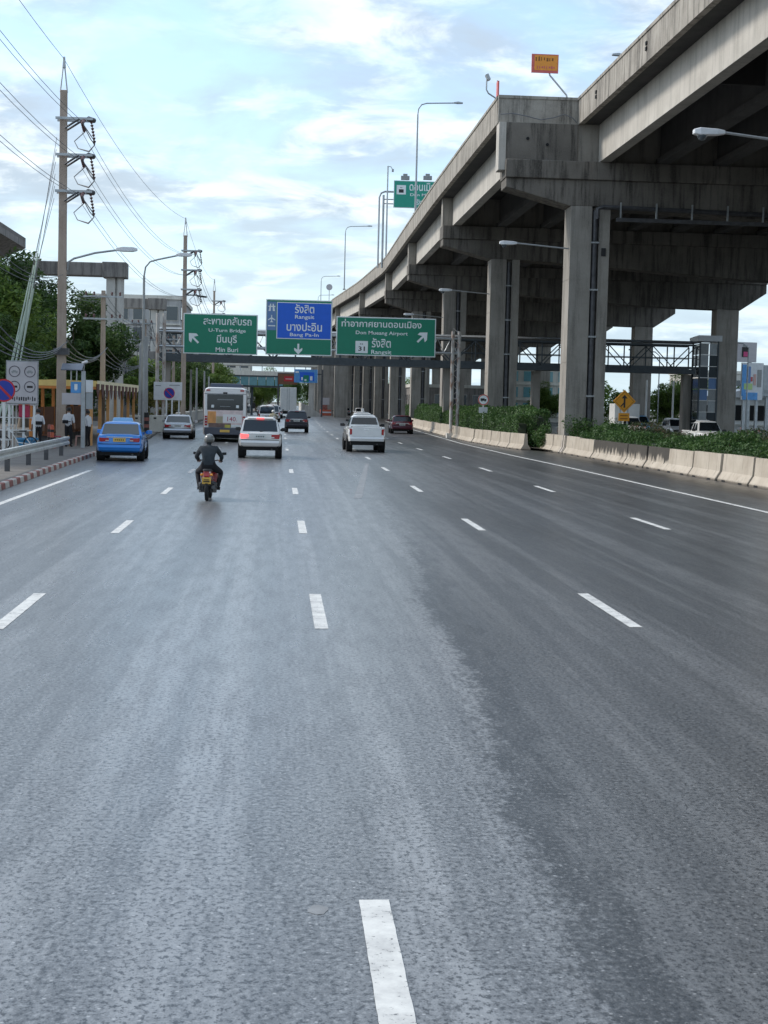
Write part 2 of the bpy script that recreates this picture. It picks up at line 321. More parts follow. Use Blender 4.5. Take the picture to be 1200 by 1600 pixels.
# ------------------------------------------------------------------ mesh helpers
class MB:
    def __init__(s): s.v = []; s.f = []; s.m = []; s.cur = 0
    def add(s, vs, fs):
        o = len(s.v); s.v += [tuple(v) for v in vs]
        for f in fs: s.f.append(tuple(i + o for i in f)); s.m.append(s.cur)
        return s
    def box(s, x0, x1, y0, y1, z0, z1):
        return s.add([(x0,y0,z0),(x1,y0,z0),(x1,y1,z0),(x0,y1,z0),(x0,y0,z1),(x1,y0,z1),(x1,y1,z1),(x0,y1,z1)],
                     [(0,3,2,1),(4,5,6,7),(0,1,5,4),(1,2,6,5),(2,3,7,6),(3,0,4,7)])
    def cbox(s, c, sz, rot=None):
        hx, hy, hz_ = sz[0]/2, sz[1]/2, sz[2]/2
        vs = [Vector((a*hx, b*hy, d*hz_)) for d in (-1,1) for a, b in ((-1,-1),(1,-1),(1,1),(-1,1))]
        if rot is not None: vs = [Euler(rot).to_matrix() @ v for v in vs]
        return s.add([v + Vector(c) for v in vs], [(0,3,2,1),(4,5,6,7),(0,1,5,4),(1,2,6,5),(2,3,7,6),(3,0,4,7)])
    def loft(s, rings, caps=True, closed=True):
        n = len(rings[0]); vs = [p for r in rings for p in r]; fs = []
        for i in range(len(rings)-1):
            for j in range(n if closed else n-1):
                a, b = i*n + j, i*n + (j+1) % n; fs.append((a, b, b+n, a+n))
        if caps and closed: fs += [tuple(range(n))[::-1], tuple((len(rings)-1)*n + j for j in range(n))]
        return s.add(vs, fs)
    def cyl(s, p0, p1, r0, r1=None, n=10, caps=True):
        return s.tube([p0, p1], [r0, r0 if r1 is None else r1], n, caps)
    def tube(s, pts, r, n=8, caps=True):
        pts = [Vector(p) for p in pts]; rs = r if isinstance(r, (list, tuple)) else [r]*len(pts); rings = []
        up = None
        for i, p in enumerate(pts):
            d = (pts[min(i+1, len(pts)-1)] - pts[max(i-1, 0)]).normalized()
            if up is None: up = Vector((0,0,1)) if abs(d.z) < 0.9 else Vector((0,1,0))
            a = d.cross(up).normalized(); b_ = a.cross(d).normalized(); up = b_
            rings.append([p + (a*math.cos(2*math.pi*k/n) + b_*math.sin(2*math.pi*k/n))*rs[i] for k in range(n)])
        return s.loft(rings, caps)
    def prism(s, poly, a0, a1, axis='y'):
        mk = {'x': lambda p, a: (a, p[0], p[1]), 'y': lambda p, a: (p[0], a, p[1]), 'z': lambda p, a: (p[0], p[1], a)}[axis]
        return s.loft([[mk(p, a0) for p in poly], [mk(p, a1) for p in poly]])
    def lathe(s, prof, n=16, c=(0,0,0), axis='z', ring=False):
        rings = []
        if ring: prof = list(prof) + [prof[0]]
        for r_, h in prof:
            ring = []
            for k in range(n):
                a = 2*math.pi*k/n; x, y = r_*math.cos(a), r_*math.sin(a)
                ring.append({'z': (c[0]+x, c[1]+y, c[2]+h), 'x': (c[0]+h, c[1]+x, c[2]+y), 'y': (c[0]+x, c[1]+h, c[2]+y)}[axis])
            rings.append(ring)
        return s.loft(rings, caps=not ring)
    def quad(s, *p): return s.add(p, [tuple(range(len(p)))])
    def mesh(s, name, mats, smooth=None, normals=True):
        me = bpy.data.meshes.new(name); me.from_pydata(s.v, [], s.f)
        for m_ in (mats if isinstance(mats, (list, tuple)) else [mats]): me.materials.append(M[m_])
        if any(s.m): me.polygons.foreach_set('material_index', s.m)
        if normals:
            bm = bmesh.new(); bm.from_mesh(me); bmesh.ops.recalc_face_normals(bm, faces=bm.faces); bm.to_mesh(me); bm.free()
        if smooth:
            me.polygons.foreach_set('use_smooth', [True]*len(me.polygons)); me.set_sharp_from_angle(angle=R(smooth))
        return me
    def build(s, name, mats, parent=None, smooth=None, bevel=0, world=False):
        o = bpy.data.objects.new(name, s.mesh(name, mats, smooth)); COL.objects.link(o)
        if bevel:
            b = o.modifiers.new('bevel', 'BEVEL'); b.width = bevel; b.segments = 2; b.limit_method = 'ANGLE'; b.angle_limit = R(35)
        return attach(o, parent, world)
def attach(o, parent, world=False):
    """world=True: the mesh is given in world coordinates; parent is a thing (a part built that way needs no correction)"""
    if parent is not None:
        o.parent = parent
        if world and parent.parent is None:
            o.matrix_parent_inverse = Matrix.LocRotScale(parent.location, parent.rotation_euler, parent.scale).inverted()
    return o
def tag(o, label=None, cat=None, group=None, kind=None):
    if label: o['label'] = label
    if cat: o['category'] = cat
    if group: o['group'] = group
    if kind: o['kind'] = kind
    return o
def thing(name, label, cat, loc=(0,0,0), rz=0.0, group=None):
    o = bpy.data.objects.new(name, None); COL.objects.link(o); o.empty_display_size = 0.3
    o.location = loc; o.rotation_euler = (0, 0, rz); return tag(o, label, cat, group)
def mesh_obj(name, me, parent=None, loc=(0,0,0), rz=0.0):
    o = bpy.data.objects.new(name, me); COL.objects.link(o); o.location = loc; o.rotation_euler = (0,0,rz)
    if parent is not None: o.parent = parent
    return o
def kids(o, cache={}):
    return [c for c in bpy.data.objects if c.parent == o]
def dup(root, loc, rz=None, label=None, group=None, scale=None):
    r = root.copy(); COL.objects.link(r); r.location = loc
    if rz is not None: r.rotation_euler = (0, 0, rz)
    if scale: r.scale = scale if isinstance(scale, tuple) else (scale,)*3
    if label: r['label'] = label
    if group: r['group'] = group
    for ch in kids(root):
        c = ch.copy(); COL.objects.link(c); c.parent = r
        for g in kids(ch):
            d = g.copy(); COL.objects.link(d); d.parent = c
    return r
def struct(name, mb, mats, parent=None, **kw):
    o = mb.build(name, mats, parent, **kw)
    if parent is None: o['kind'] = 'structure'
    return o

def text_mesh(body, bold=0.0):
    cu = bpy.data.curves.new('lettering', 'FONT'); cu.body = body; cu.size = 1.0; cu.offset = bold; cu.resolution_u = 2
    to = bpy.data.objects.new('lettering', cu); COL.objects.link(to)
    dg = bpy.context.evaluated_depsgraph_get(); me = bpy.data.meshes.new_from_object(to.evaluated_get(dg))
    bpy.data.objects.remove(to); bpy.data.curves.remove(cu); return me
def text_box(body, x0, x1, z0, z1, y, mat, parent, bold=0.012, name='lettering', face=-1):
    """flat lettering filling the box x0..x1, z0..z1 in the plane y (faces -Y), in the parent's frame"""
    me = text_mesh(body, bold); n = len(me.vertices); co = np.zeros(n*3); me.vertices.foreach_get('co', co); co = co.reshape(-1, 3)
    lo, hi = co.min(0), co.max(0); sp = np.maximum(hi - lo, 1e-6)
    xx = x0 + (co[:,0]-lo[0])/sp[0]*(x1-x0); zz = z0 + (co[:,1]-lo[1])/sp[1]*(z1-z0)
    new = np.stack([xx, np.full(n, y), zz], 1)
    me.vertices.foreach_set('co', new.ravel()); me.materials.clear(); me.materials.append(M[mat]); me.update()
    return mesh_obj(name, me, parent)

def scribble(x0, x1, z0, z1, y, mat, parent, n, seed):
    """print too small to read in the photograph: a row of uneven strokes"""
    r_ = random.Random(seed); m = MB(); w_ = (x1-x0)/n
    for k in range(n):
        a = x0 + k*w_; m.box(a, a + w_*r_.uniform(0.3, 0.75), y, y+0.002, z0 + (z1-z0)*r_.uniform(0, 0.35), z1 - (z1-z0)*r_.uniform(0, 0.3))
    o = m.build('lettering', mat, parent); o['kind'] = 'stuff'; return o
def lerp(a, b, t): return a + (b-a)*t
def interp(x, xs, ys): return float(np.interp(x, xs, ys))

# ================================================================== ground, road, markings
def bend(Y): return 0.00007*max(0.0, Y-85.0)**2
YS = [-25, 0, 15, 30, 45, 60, 75, 90, 105, 120, 135, 150, 165, 180, 200, 220, 240, 260, 290, 330, 380, 450, 550, 700, 900]
def sheet(mb, fl, fr, z, ys):
    for a, b in zip(ys[:-1], ys[1:]):
        mb.quad((fl(a), a, z), (fr(a), a, z), (fr(b), b, z), (fl(b), b, z))
    return mb
g = MB(); g.quad((-2500,-300,-0.03), (2500,-300,-0.03), (2500,5000,-0.03), (-2500,5000,-0.03)); struct('ground', g, 'ground')
KERB_Y = [-25, 40, 50, 65, 93, 111, 130, 200, 900]; KERB_X = [-6.9, -7.05, -7.3, -7.55, -7.62, -8.5, -8.6, -8.3, 12]
def kerbx(Y): return interp(Y, KERB_Y, KERB_X)
def rightx(Y): return interp(Y, [-25, 87, 90, 104, 125, 148, 200, 260, 900], [16.2, 16.2, 14.1, 13.5, 13.9, 14.5, 16.2, 19, 75])
rd = MB(); sheet(rd, lambda y: kerbx(y)-0.05, lambda y: rightx(y)+0.1, 0.0, YS)
road = struct('road', rd, 'asphalt')
od = MB(); sheet(od, lambda y: 24.0, lambda y: 42.5, -0.004, [-25, 100, 300, 600]); struct('opposite_road', od, 'asphalt')

def dash_row(X, y0, period, length, n, width=0.15, mat='line_white', xfun=None):
    for i in range(n):
        a = y0 + i*period; b = a + length; xa = (xfun(a) if xfun else X) + bend(a); xb = (xfun(b) if xfun else X) + bend(b)
        m = MB(); h = width/2; ns = 44; jt = lambda s_: random.uniform(-s_, s_)      # ragged worn edges
        lf = [(lerp(xa, xb, k/ns)-h+jt(0.0015), lerp(a, b, k/ns)+(jt(0.012) if k in (0, ns) else 0), 0.004) for k in range(ns+1)]
        rt = [(lerp(xa, xb, k/ns)+h+jt(0.0015), lerp(a, b, k/ns)+(jt(0.012) if k in (0, ns) else 0), 0.004) for k in range(ns+1)]
        for k in range(ns): m.quad(lf[k], rt[k], rt[k+1], lf[k+1])
        m.build('lane_dash', mat, road)
dash_row(-2.9, 16.2, 11.75, 3.0, 3); dash_row(-2.9, 51.5, 12, 3.0, 9, mat='line_worn')
dash_row(0.52, 4.42, 12.1, 3.0, 18)
dash_row(4.08, 16.95, 13.05, 3.05, 4); dash_row(4.08, 67.2, 12.1, 3.0, 14)
dash_row(8.08, 31.1, 13.2, 3.2, 3, xfun=lambda y: interp(y, [60, 92], [8.08, 7.75])); dash_row(8.0, 70.2, 12.5, 3.0, 10, xfun=lambda y: interp(y, [60, 92], [8.08, 7.75]))
def line_strip(f, ys, mat, wd=0.15):
    m = MB(); sheet(m, lambda y: f(y)-wd/2, lambda y: f(y)+wd/2, 0.004, ys); m.build('edge_line', mat, road)
line_strip(lambda y: -6.2, [-20, 10, 30, 52], 'line_white', 0.16)
line_strip(lambda y: interp(y, [0, 62, 77, 99, 115, 150, 220], [12.15, 12.05, 11.85, 11.9, 12.3, 13.2, 15.4]), [-20, 20, 40, 62, 77, 88, 99, 115, 130, 150, 180, 220], 'line_white', 0.17)
# faded gore stripe left on the lane (old marking)
m = MB(); m.quad((2.0, 39.5, 0.004), (2.22, 39.5, 0.004), (3.76, 62.5, 0.004), (3.6, 62.5, 0.004)); m.build('faded_stripe', 'line_ghost', road)
m = MB(); m.prism([(0.24+0.05*math.cos(k*0.52)*(1+0.2*math.sin(k*2.1)), 7.28+0.07*math.sin(k*0.52)) for k in range(12)], 0.001, 0.002, 'z'); m.build('pale_blot', 'line_ghost', road)
# manhole-like pale patch and litter specks on the lane
# left pavement and kerb
pv = MB(); sheet(pv, lambda y: -24.0, lambda y: kerbx(y)-0.16, 0.15, YS); struct('pavement', pv, 'paving')
kerb = thing('kerb', None, None); kerb['kind'] = 'structure'
y = 24.0; i = 0
while y < 66:
    xa, xb = kerbx(y), kerbx(y+0.7)
    k = MB(); k.loft([[(xa-0.17, y+.008, -0.01), (xa, y+.008, -0.01), (xa-0.015, y+.008, 0.14), (xa-0.035, y+.008, 0.162), (xa-0.17, y+.008, 0.162)],
                      [(xb-0.17, y+.692, -0.01), (xb, y+.692, -0.01), (xb-0.015, y+.692, 0.14), (xb-0.035, y+.692, 0.162), (xb-0.17, y+.692, 0.162)]])
    k.build('kerb_block', 'kerb_red' if i % 2 else 'kerb_white', kerb, world=True); y += 0.7; i += 1
while y < 230:
    xa, xb = kerbx(y), kerbx(y+2.0)
    k = MB(); k.loft([[(xa-0.17, y+.01, -0.01), (xa, y+.01, -0.01), (xa-0.015, y+.01, 0.14), (xa-0.035, y+.01, 0.162), (xa-0.17, y+.01, 0.162)],
                      [(xb-0.17, y+1.99, -0.01), (xb, y+1.99, -0.01), (xb-0.015, y+1.99, 0.14), (xb-0.035, y+1.99, 0.162), (xb-0.17, y+1.99, 0.162)]])
    k.build('kerb_block', 'paving', kerb, world=True); y += 2.0
# median soil between the barriers and the opposite road
md = MB(); sheet(md, lambda y: rightx(y)+0.3, lambda y: 24.0, 0.10, YS[:18]); struct('median_soil', md, 'soil')
ok = MB()
for a in range(-20, 250, 5): ok.box(23.85, 24.05, a+.01, a+4.99, -0.02, 0.2)
ok_o = struct('median_kerb', ok, 'paving')

# ================================================================== elevated expressway
PY = [-23, 12, 48, 86, 118, 151, 186, 221, 256, 291, 326, 361, 396, 431]
XR = 48.5
def XL(Y, far=True):
    if Y < 86 or (Y == 86 and not far): return 16.3
    return interp(Y, [86, 120, 150, 184, 219, 258, 300, 431], [11.85, 11.8, 12.0, 12.3, 11.06, 8.7, 7.6, 8.6])
COLX = 17.1
vd = thing('elevated_expressway', 'massive weathered concrete elevated expressway on tall columns running along the right', 'overpass', (17.1, 86, 0))
def vpart(name, mb, mat, parent=None, **kw):
    return mb.build(name, mat, parent or vd, world=True, **kw)
Z_LEDGE0, Z_LEDGE1, Z_SLAB0, Z_SLAB1, Z_PAR = 15.05, 16.05, 18.15, 18.42, 19.6
par_prof = [(0.0, 18.10), (0.0, 19.42), (-0.05, 19.44), (-0.05, 19.6), (0.27, 19.6), (0.27, 19.44), (0.22, 19.42), (0.30, 18.44), (0.30, 18.10)]
for a, b in zip(PY[:-1], PY[1:]):
    far = a >= 86
    n = max(1, round((b-a)/5.8)); ys = [lerp(a, b, k/n) for k in range(n+1)]
    xl = lambda y: XL(y, far)
    for k in range(n):                              # parapet panels
        y0, y1 = ys[k] + 0.012, ys[k+1] - 0.012
        m = MB(); m.loft([[(xl(y0)+p[0], y0, p[1]) for p in par_prof], [(xl(y1)+p[0], y1, p[1]) for p in par_prof]])
        vpart('parapet_panel', m, 'parapet')
        m = MB(); m.loft([[(XR-p[0], y0, p[1]) for p in par_prof], [(XR-p[0], y1, p[1]) for p in par_prof]]); vpart('parapet_panel', m, 'parapet')
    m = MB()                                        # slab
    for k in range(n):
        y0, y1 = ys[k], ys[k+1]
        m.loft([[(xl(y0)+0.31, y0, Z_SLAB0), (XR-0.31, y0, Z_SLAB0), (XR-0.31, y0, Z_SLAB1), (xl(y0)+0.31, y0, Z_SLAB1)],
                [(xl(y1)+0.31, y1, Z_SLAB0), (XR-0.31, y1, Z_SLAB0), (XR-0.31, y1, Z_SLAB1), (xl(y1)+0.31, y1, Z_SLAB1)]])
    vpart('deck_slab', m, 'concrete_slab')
    # girders between the caps
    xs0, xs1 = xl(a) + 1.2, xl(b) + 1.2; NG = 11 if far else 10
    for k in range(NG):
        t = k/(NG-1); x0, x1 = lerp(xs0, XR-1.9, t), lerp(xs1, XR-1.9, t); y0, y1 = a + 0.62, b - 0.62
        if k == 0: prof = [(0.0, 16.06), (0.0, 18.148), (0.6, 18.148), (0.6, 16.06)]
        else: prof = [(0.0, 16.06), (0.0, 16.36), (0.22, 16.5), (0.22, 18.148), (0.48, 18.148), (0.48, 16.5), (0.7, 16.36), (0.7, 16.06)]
        m = MB(); m.loft([[(x0+p[0], y0, p[1]) for p in prof], [(x1+p[0], y1, p[1]) for p in prof]]); vpart('girder', m, 'girder' if k == 0 else 'girder_shaded')
    m = MB()                                        # intermediate diaphragm
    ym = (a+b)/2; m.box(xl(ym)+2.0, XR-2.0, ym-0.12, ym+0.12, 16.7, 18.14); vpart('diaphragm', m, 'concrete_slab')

def column(x, y, z1, groove=True):
    hw, hd = 1.1, 0.95
    if groove: poly = [(-hw,-hd), (0.08,-hd), (0.08,-hd+0.42), (0.52,-hd+0.42), (0.52,-hd), (hw,-hd), (hw,hd), (-hw,hd)]
    else: poly = [(-hw,-hd), (hw,-hd), (hw,hd), (-hw,hd)]
    m = MB(); cuts = [0.0, 5.0, 9.6, z1]
    for k in range(3):
        z0_, z1_ = cuts[k], cuts[k+1] - (0.045 if k < 2 else 0)
        m.prism([(x+p[0], y+p[1]) for p in poly], z0_, z1_, 'z')
        if k < 2: m.prism([(x+p[0]*0.985, y+p[1]*0.985) for p in poly], z1_, z1_+0.045, 'z')
    o = vpart('column', m, 'concrete')
    if groove:
        p = MB(); xx, yy = x+0.30, y-hd+0.18
        p.cyl((xx, yy, 0.3), (xx, yy, z1-0.2), 0.165, n=10); vpart('drain_pipe', p, 'steel_dark', o, smooth=40)
        for zz in (3.1, 6.4, 9.0, 11.6):
            q = MB(); q.box(xx-0.24, xx+0.24, yy-0.21, yy-0.15, zz, zz+0.09); vpart('pipe_clamp', q, 'galv', o)
    return o
for y in PY:
    xl = XL(y) + 0.42 if y >= 86 else 16.3 + 0.42
    zc = 13.62; zr = 12.45; zt = 14.55
    m = MB()                                        # corbel beam below the ledge, tapering out to both tips
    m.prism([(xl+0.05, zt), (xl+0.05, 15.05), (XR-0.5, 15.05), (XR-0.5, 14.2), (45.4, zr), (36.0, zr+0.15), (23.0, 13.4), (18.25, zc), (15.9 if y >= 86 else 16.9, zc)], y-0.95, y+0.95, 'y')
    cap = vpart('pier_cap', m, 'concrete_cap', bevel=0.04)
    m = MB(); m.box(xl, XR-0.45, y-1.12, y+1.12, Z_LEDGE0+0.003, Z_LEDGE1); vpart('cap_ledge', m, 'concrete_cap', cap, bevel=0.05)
    m = MB(); m.box(xl+0.02, XR-0.5, y-0.55, y+0.55, Z_LEDGE1+0.002, Z_SLAB0-0.003); vpart('cap_stem', m, 'concrete', cap)
    if y > 40: column(COLX, y, zc, True)
    if y > 250: column(XL(y)+1.6, y, zc, False)
    if y > 90: column(44.2, y, zr + 0.1, False)
# crosswise end of the wider deck, facing the traffic
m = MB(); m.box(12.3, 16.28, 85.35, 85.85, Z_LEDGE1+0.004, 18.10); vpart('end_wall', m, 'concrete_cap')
m = MB(); m.prism([(85.55+p[0]*0.98, p[1]) for p in par_prof], 11.85, 16.29, 'x'); vpart('end_parapet', m, 'parapet')
m = MB(); m.box(11.9, 12.29, 85.3, 86.4, 15.5, 18.10); vpart('end_pilaster', m, 'girder')
m = MB(); m.tube([(11.95, 85.3, 18.5), (12.6, 85.3, 18.58), (13.4, 85.3, 18.45), (14.2, 85.3, 18.28), (14.9, 85.3, 18.42), (15.5, 85.3, 18.62), (15.95, 85.3, 18.45), (16.2, 85.3, 18.2)], 0.028, 5)
vpart('slack_cable', m, 'wire')
for zz, xx in ((17.25, 13.5), (16.95, 14.6)):
    m = MB(); m.cyl((xx, 85.33, zz), (xx, 85.3, zz), 0.09, n=10); vpart('weep_hole', m, 'under_black')
# hung service pipe below the near cap
m = MB(); m.tube([(17.4, 84.7, 12.9), (17.4, 84.65, 13.45), (17.7, 84.65, 13.55), (24, 84.65, 13.45), (34, 84.65, 13.25)], 0.13, 8); pp = vpart('service_pipe', m, 'steel_dark', smooth=40)
m = MB(); m.box(18.4, 34, 84.3, 84.5, 12.75, 12.95); vpart('cable_tray', m, 'steel_dark', pp)
for xx in (18.6, 20.6, 22.6, 24.6, 26.6, 28.6, 30.6):
    m = MB(); m.box(xx, xx+0.08, 84.4, 84.5, 12.96, 13.8); vpart('hanger', m, 'galv', pp)
m = MB(); m.box(17.75, 18.0, 85.0, 85.05, 10.9, 11.35); vpart('junction_box', m, 'plastic_black')
for yy in (58.0, 69.5, 80.5):
    for zz in (18.62, 18.86):
        m = MB(); m.box(16.24, 16.299, yy, yy+0.22, zz, zz+0.16); vpart('drain_slot', m, 'under_black')

ORD = ['first', 'second', 'third', 'fourth', 'fifth', 'sixth', 'seventh', 'eighth', 'ninth', 'tenth']
# ================================================================== vegetation
def leaf_cloud(centers, radii, n_each, size, flat=0.55, shell=0.35, seed=1):
    """quads scattered through ellipsoid clumps: returns verts, faces"""
    r_ = np.random.default_rng(seed); P = []
    for c, rad, n in zip(centers, radii, n_each):
        d = r_.normal(size=(n, 3)); d /= np.linalg.norm(d, axis=1, keepdims=True)
        P.append(np.array(c) + d*np.array(rad)*(r_.uniform(shell, 1.0, (n, 1))**0.6))
    P = np.concatenate(P); n = len(P)
    nrm = r_.normal(size=(n, 3)); nrm[:, 2] = np.abs(nrm[:, 2]) + flat; nrm /= np.linalg.norm(nrm, axis=1, keepdims=True)
    t = r_.normal(size=(n, 3)); t -= nrm*(t*nrm).sum(1, keepdims=True); t /= np.linalg.norm(t, axis=1, keepdims=True); u = np.cross(nrm, t)
    s = size*r_.uniform(0.6, 1.4, (n, 1)); a = t*s; b = u*s*r_.uniform(0.45, 0.8, (n, 1))
    V = np.stack([P - a*0.9, P + b*0.55 - a*0.1, P + a, P - b*0.55 - a*0.1], 1).reshape(-1, 3)
    return V
def leaf_mesh(name, V, mat):
    me = bpy.data.meshes.new(name); n = len(V)//4
    me.vertices.add(len(V)); me.vertices.foreach_set('co', V.ravel().astype(np.float32))
    me.loops.add(n*4); me.loops.foreach_set('vertex_index', np.arange(n*4, dtype=np.int32))
    me.polygons.add(n); me.polygons.foreach_set('loop_start', np.arange(0, n*4, 4, dtype=np.int32))
    me.materials.append(M[mat]); me.update(calc_edges=True); me.validate(); return me
def make_tree_mesh(seed, h, rx, ry, trunk_h, n_clump, per, size, mat, squash=1.0):
    r_ = np.random.default_rng(seed); cz = (trunk_h + h)/2; rz = (h - trunk_h)/2
    cs, rs, ns = [], [], []
    for i in range(n_clump):
        d = r_.normal(size=3); d /= np.linalg.norm(d); q = r_.uniform(0.35, 0.95)
        c = np.array([d[0]*rx*q, d[1]*ry*q, cz + d[2]*rz*q*0.9])
        k = r_.uniform(0.55, 1.25); cs.append(c); rs.append((rx*0.32*k, ry*0.32*k, rz*0.24*k*squash)); ns.append(int(per*k))
    lm = leaf_mesh('crown', leaf_cloud(cs, rs, ns, size, seed=seed+50), mat)
    m = MB(); base = 0.045*h
    pts = [(0,0,-0.1), (r_.uniform(-.1,.1), r_.uniform(-.1,.1), trunk_h*0.5), (r_.uniform(-.2,.2), r_.uniform(-.2,.2), trunk_h), (0, 0, cz + rz*0.4)]
    m.tube(pts, [base*0.75, base*0.5, base*0.42, base*0.12], 8)
    for i in range(9):
        c = cs[(i*3) % n_clump]; z0 = trunk_h*r_.uniform(0.7, 1.1); mid = np.array([c[0]*0.45, c[1]*0.45, lerp(z0, c[2], 0.55)])
        m.tube([(0, 0, z0), tuple(mid), tuple(c)], [base*0.26, base*0.16, base*0.05], 5)
    return lm, m.mesh('trunk', 'bark', 60)
TREES = {
    'broad': make_tree_mesh(1, 10.0, 4.6, 4.2, 1.2, 64, 520, 0.17, 'leaf_tree'),
    'dense': make_tree_mesh(2, 9.5, 3.6, 3.6, 0.9, 56, 500, 0.16, 'leaf_tree_dark'),
    'tall':  make_tree_mesh(3, 12.0, 3.2, 3.2, 1.6, 52, 420, 0.17, 'leaf_tree_dark'),
    'loose': make_tree_mesh(4, 8.0, 3.4, 3.2, 1.0, 44, 380, 0.17, 'leaf_tree'),
    'bright': make_tree_mesh(5, 4.0, 1.5, 1.5, 0.8, 22, 170, 0.15, 'leaf_bright'),
    'yellow': make_tree_mesh(6, 3.2, 1.2, 1.2, 0.6, 18, 130, 0.13, 'leaf_yellow'),
}
def tree(kind, x, y, s, label, rz=0.0, z=0.0, cat='tree', group=None, name='leafy_tree', sz=None):
    t = thing(name, label, cat, (x, y, z), rz, group); t.scale = (s, s, sz or s)
    lm, tm = TREES[kind]; mesh_obj('trunk', tm, t); mesh_obj('crown', lm, t); return t
G1 = 'trees behind the left pavement'
tree('broad', -17.8, 92, 1.02, 'big broad green tree left of the tall power pole, behind the sign board', 0.4, 0.1, group=G1)
tree('dense', -13.4, 103, 1.0, 'dark green tree just right of the tall power pole, under the portal beam', 1.0, 0.1, group=G1)
tree('broad', -23.5, 98, 1.0, 'broad green tree at the far left edge under the unfinished deck', 2.2, 0.1, group=G1)
tree('tall', -18.2, 112, 1.14, 'tall dark tree top poking up behind the guy wires', 0.2, 0.1, group=G1)
tree('dense', -15.0, 84, 0.72, 'low dark tree behind the bus shelter end', 2.0, 0.1, group=G1)
tree('bright', -12.6, 84, 0.95, 'small bright yellow-green tree above the shelter roof', 0.3, 0.1, group=G1)
tree('loose', -13.6, 160, 0.85, 'dark tree behind the left sign gantry post', 0.9, 0.1, group=G1)
tree('dense', -9.6, 172, 0.72, 'bushy tree below the U-turn sign, left of the bus', 2.9, 0.1, group=G1)
tree('dense', -12.0, 182, 0.80, 'second bushy tree below the U-turn sign, nearer the gantry post', 1.9, 0.1, group=G1)
tree('loose', -6.9, 190, 0.72, 'loose pale tree right above the bus roof', 0.5, 0.1, group=G1)
tree('bright', -12.6, 150, 1.4, 'bright lime tree between the two portal frames', 1.2, 0.1, group=G1)
tree('yellow', -10.3, 119, 0.95, 'small yellow-green shrub below the white notice board', 0.7, 0.1, cat='shrub', name='shrub')
tree('yellow', -8.6, 122, 0.85, 'yellow-green shrub right of the rusty gantry post', 1.9, 0.1, cat='shrub', name='shrub')
G2 = 'trees beyond the opposite road'
for k, (x, y, s, kd, lb) in enumerate([
    (46.5, 205, 0.62, 'loose', 'green tree between the near column and the yellow diamond sign'),
    (52, 200, 0.70, 'broad', 'broad green tree behind the lit column pair under the footbridge'),
    (58, 206, 0.72, 'loose', 'loose green tree behind the two slim white posts under the footbridge'),
    (64, 204, 0.68, 'dense', 'dark green tree beside the footbridge stair tower'),
    (60, 150, 0.62, 'dense', 'dark round tree below the billboard at the right edge'),
    (57, 182, 0.85, 'loose', 'pale green tree just left of the billboard'),
    (40, 228, 0.62, 'broad', 'green tree seen left of the near column base'),
    (67, 168, 0.6, 'broad', 'green tree behind the billboard at the right edge')]):
    tree(kd, x, y, s, lb, k*0.9, -0.03, group=G2)

# hedges: clipped leafy mass over a dark twig core
def hedge(name, label, path, hw, h, dens, size, mat, seed, wob=0.15, group='median hedges', z0=0.1):
    r_ = np.random.default_rng(seed); t = thing(name, label, 'hedge', (path[0][0], path[0][1], z0), 0, group)
    Vs = []; core = MB(); prev = None
    for (xa, ya), (xb, yb) in zip(path[:-1], path[1:]):
        Ln = math.hypot(xb-xa, yb-ya); n = int(dens*Ln)
        u = r_.uniform(0, 1, n); prof = r_.uniform(0, 1, n)
        yy = lerp(ya, yb, u); xx = lerp(xa, xb, u)
        hh = h*(1 + wob*np.sin(yy*0.9 + seed) * 0.5 + wob*np.sin(yy*2.7 + 2*seed)*0.35 + wob*np.sin(yy*0.31 + 3*seed)*0.6)
        P = np.zeros((n, 3)); side = r_.uniform(0, 1, n)
        top = side < 0.34; lf = (side >= 0.34) & (side < 0.72); rt = side >= 0.72
        ww = hw*(1 + 0.25*np.sin(yy*1.7 + seed)*0.6)
        P[:, 0] = xx + np.where(top, r_.uniform(-1, 1, n)*ww, np.where(lf, -ww, ww)) + r_.normal(0, 0.07, n)
        P[:, 1] = yy; P[:, 2] = z0 + np.where(top, hh, r_.uniform(0, 1, n)*hh) + r_.normal(0, 0.06, n)
        nrm = r_.normal(size=(n, 3)) + np.stack([np.where(lf, -1, np.where(rt, 1, 0)), np.zeros(n)-0.3, np.where(top, 1.2, 0.4)], 1)
        nrm /= np.linalg.norm(nrm, axis=1, keepdims=True)
        tt = r_.normal(size=(n, 3)); tt -= nrm*(tt*nrm).sum(1, keepdims=True); tt /= np.linalg.norm(tt, axis=1, keepdims=True); uu = np.cross(nrm, tt)
        s = size*r_.uniform(0.6, 1.5, (n, 1)); a = tt*s; b = uu*s*0.6
        Vs.append(np.stack([P-a, P+b, P+a, P-b], 1).reshape(-1, 3))
        ring = lambda x, y: [(x-hw*0.8, y, z0), (x+hw*0.8, y, z0), (x+hw*0.75, y, z0+h*0.8), (x-hw*0.75, y, z0+h*0.8)]
        small = lambda x, y: [(x-0.1, y, z0), (x+0.1, y, z0), (x+0.1, y, z0+h*0.3), (x-0.1, y, z0+h*0.3)]
        first, last = (xa, ya) == tuple(path[0]), (xb, yb) == tuple(path[-1])
        core.loft(([small(xa, ya+0.6), ring(xa, ya+1.6)] if first else [ring(xa, ya)]) + ([ring(xb, yb-1.6), small(xb, yb-0.6)] if last else [ring(xb, yb)]))
    o = mesh_obj('foliage', leaf_mesh('foliage', np.concatenate(Vs), mat)); attach(o, t, True)
    core.build('twig_core', 'hedge_core', t, world=True); return t
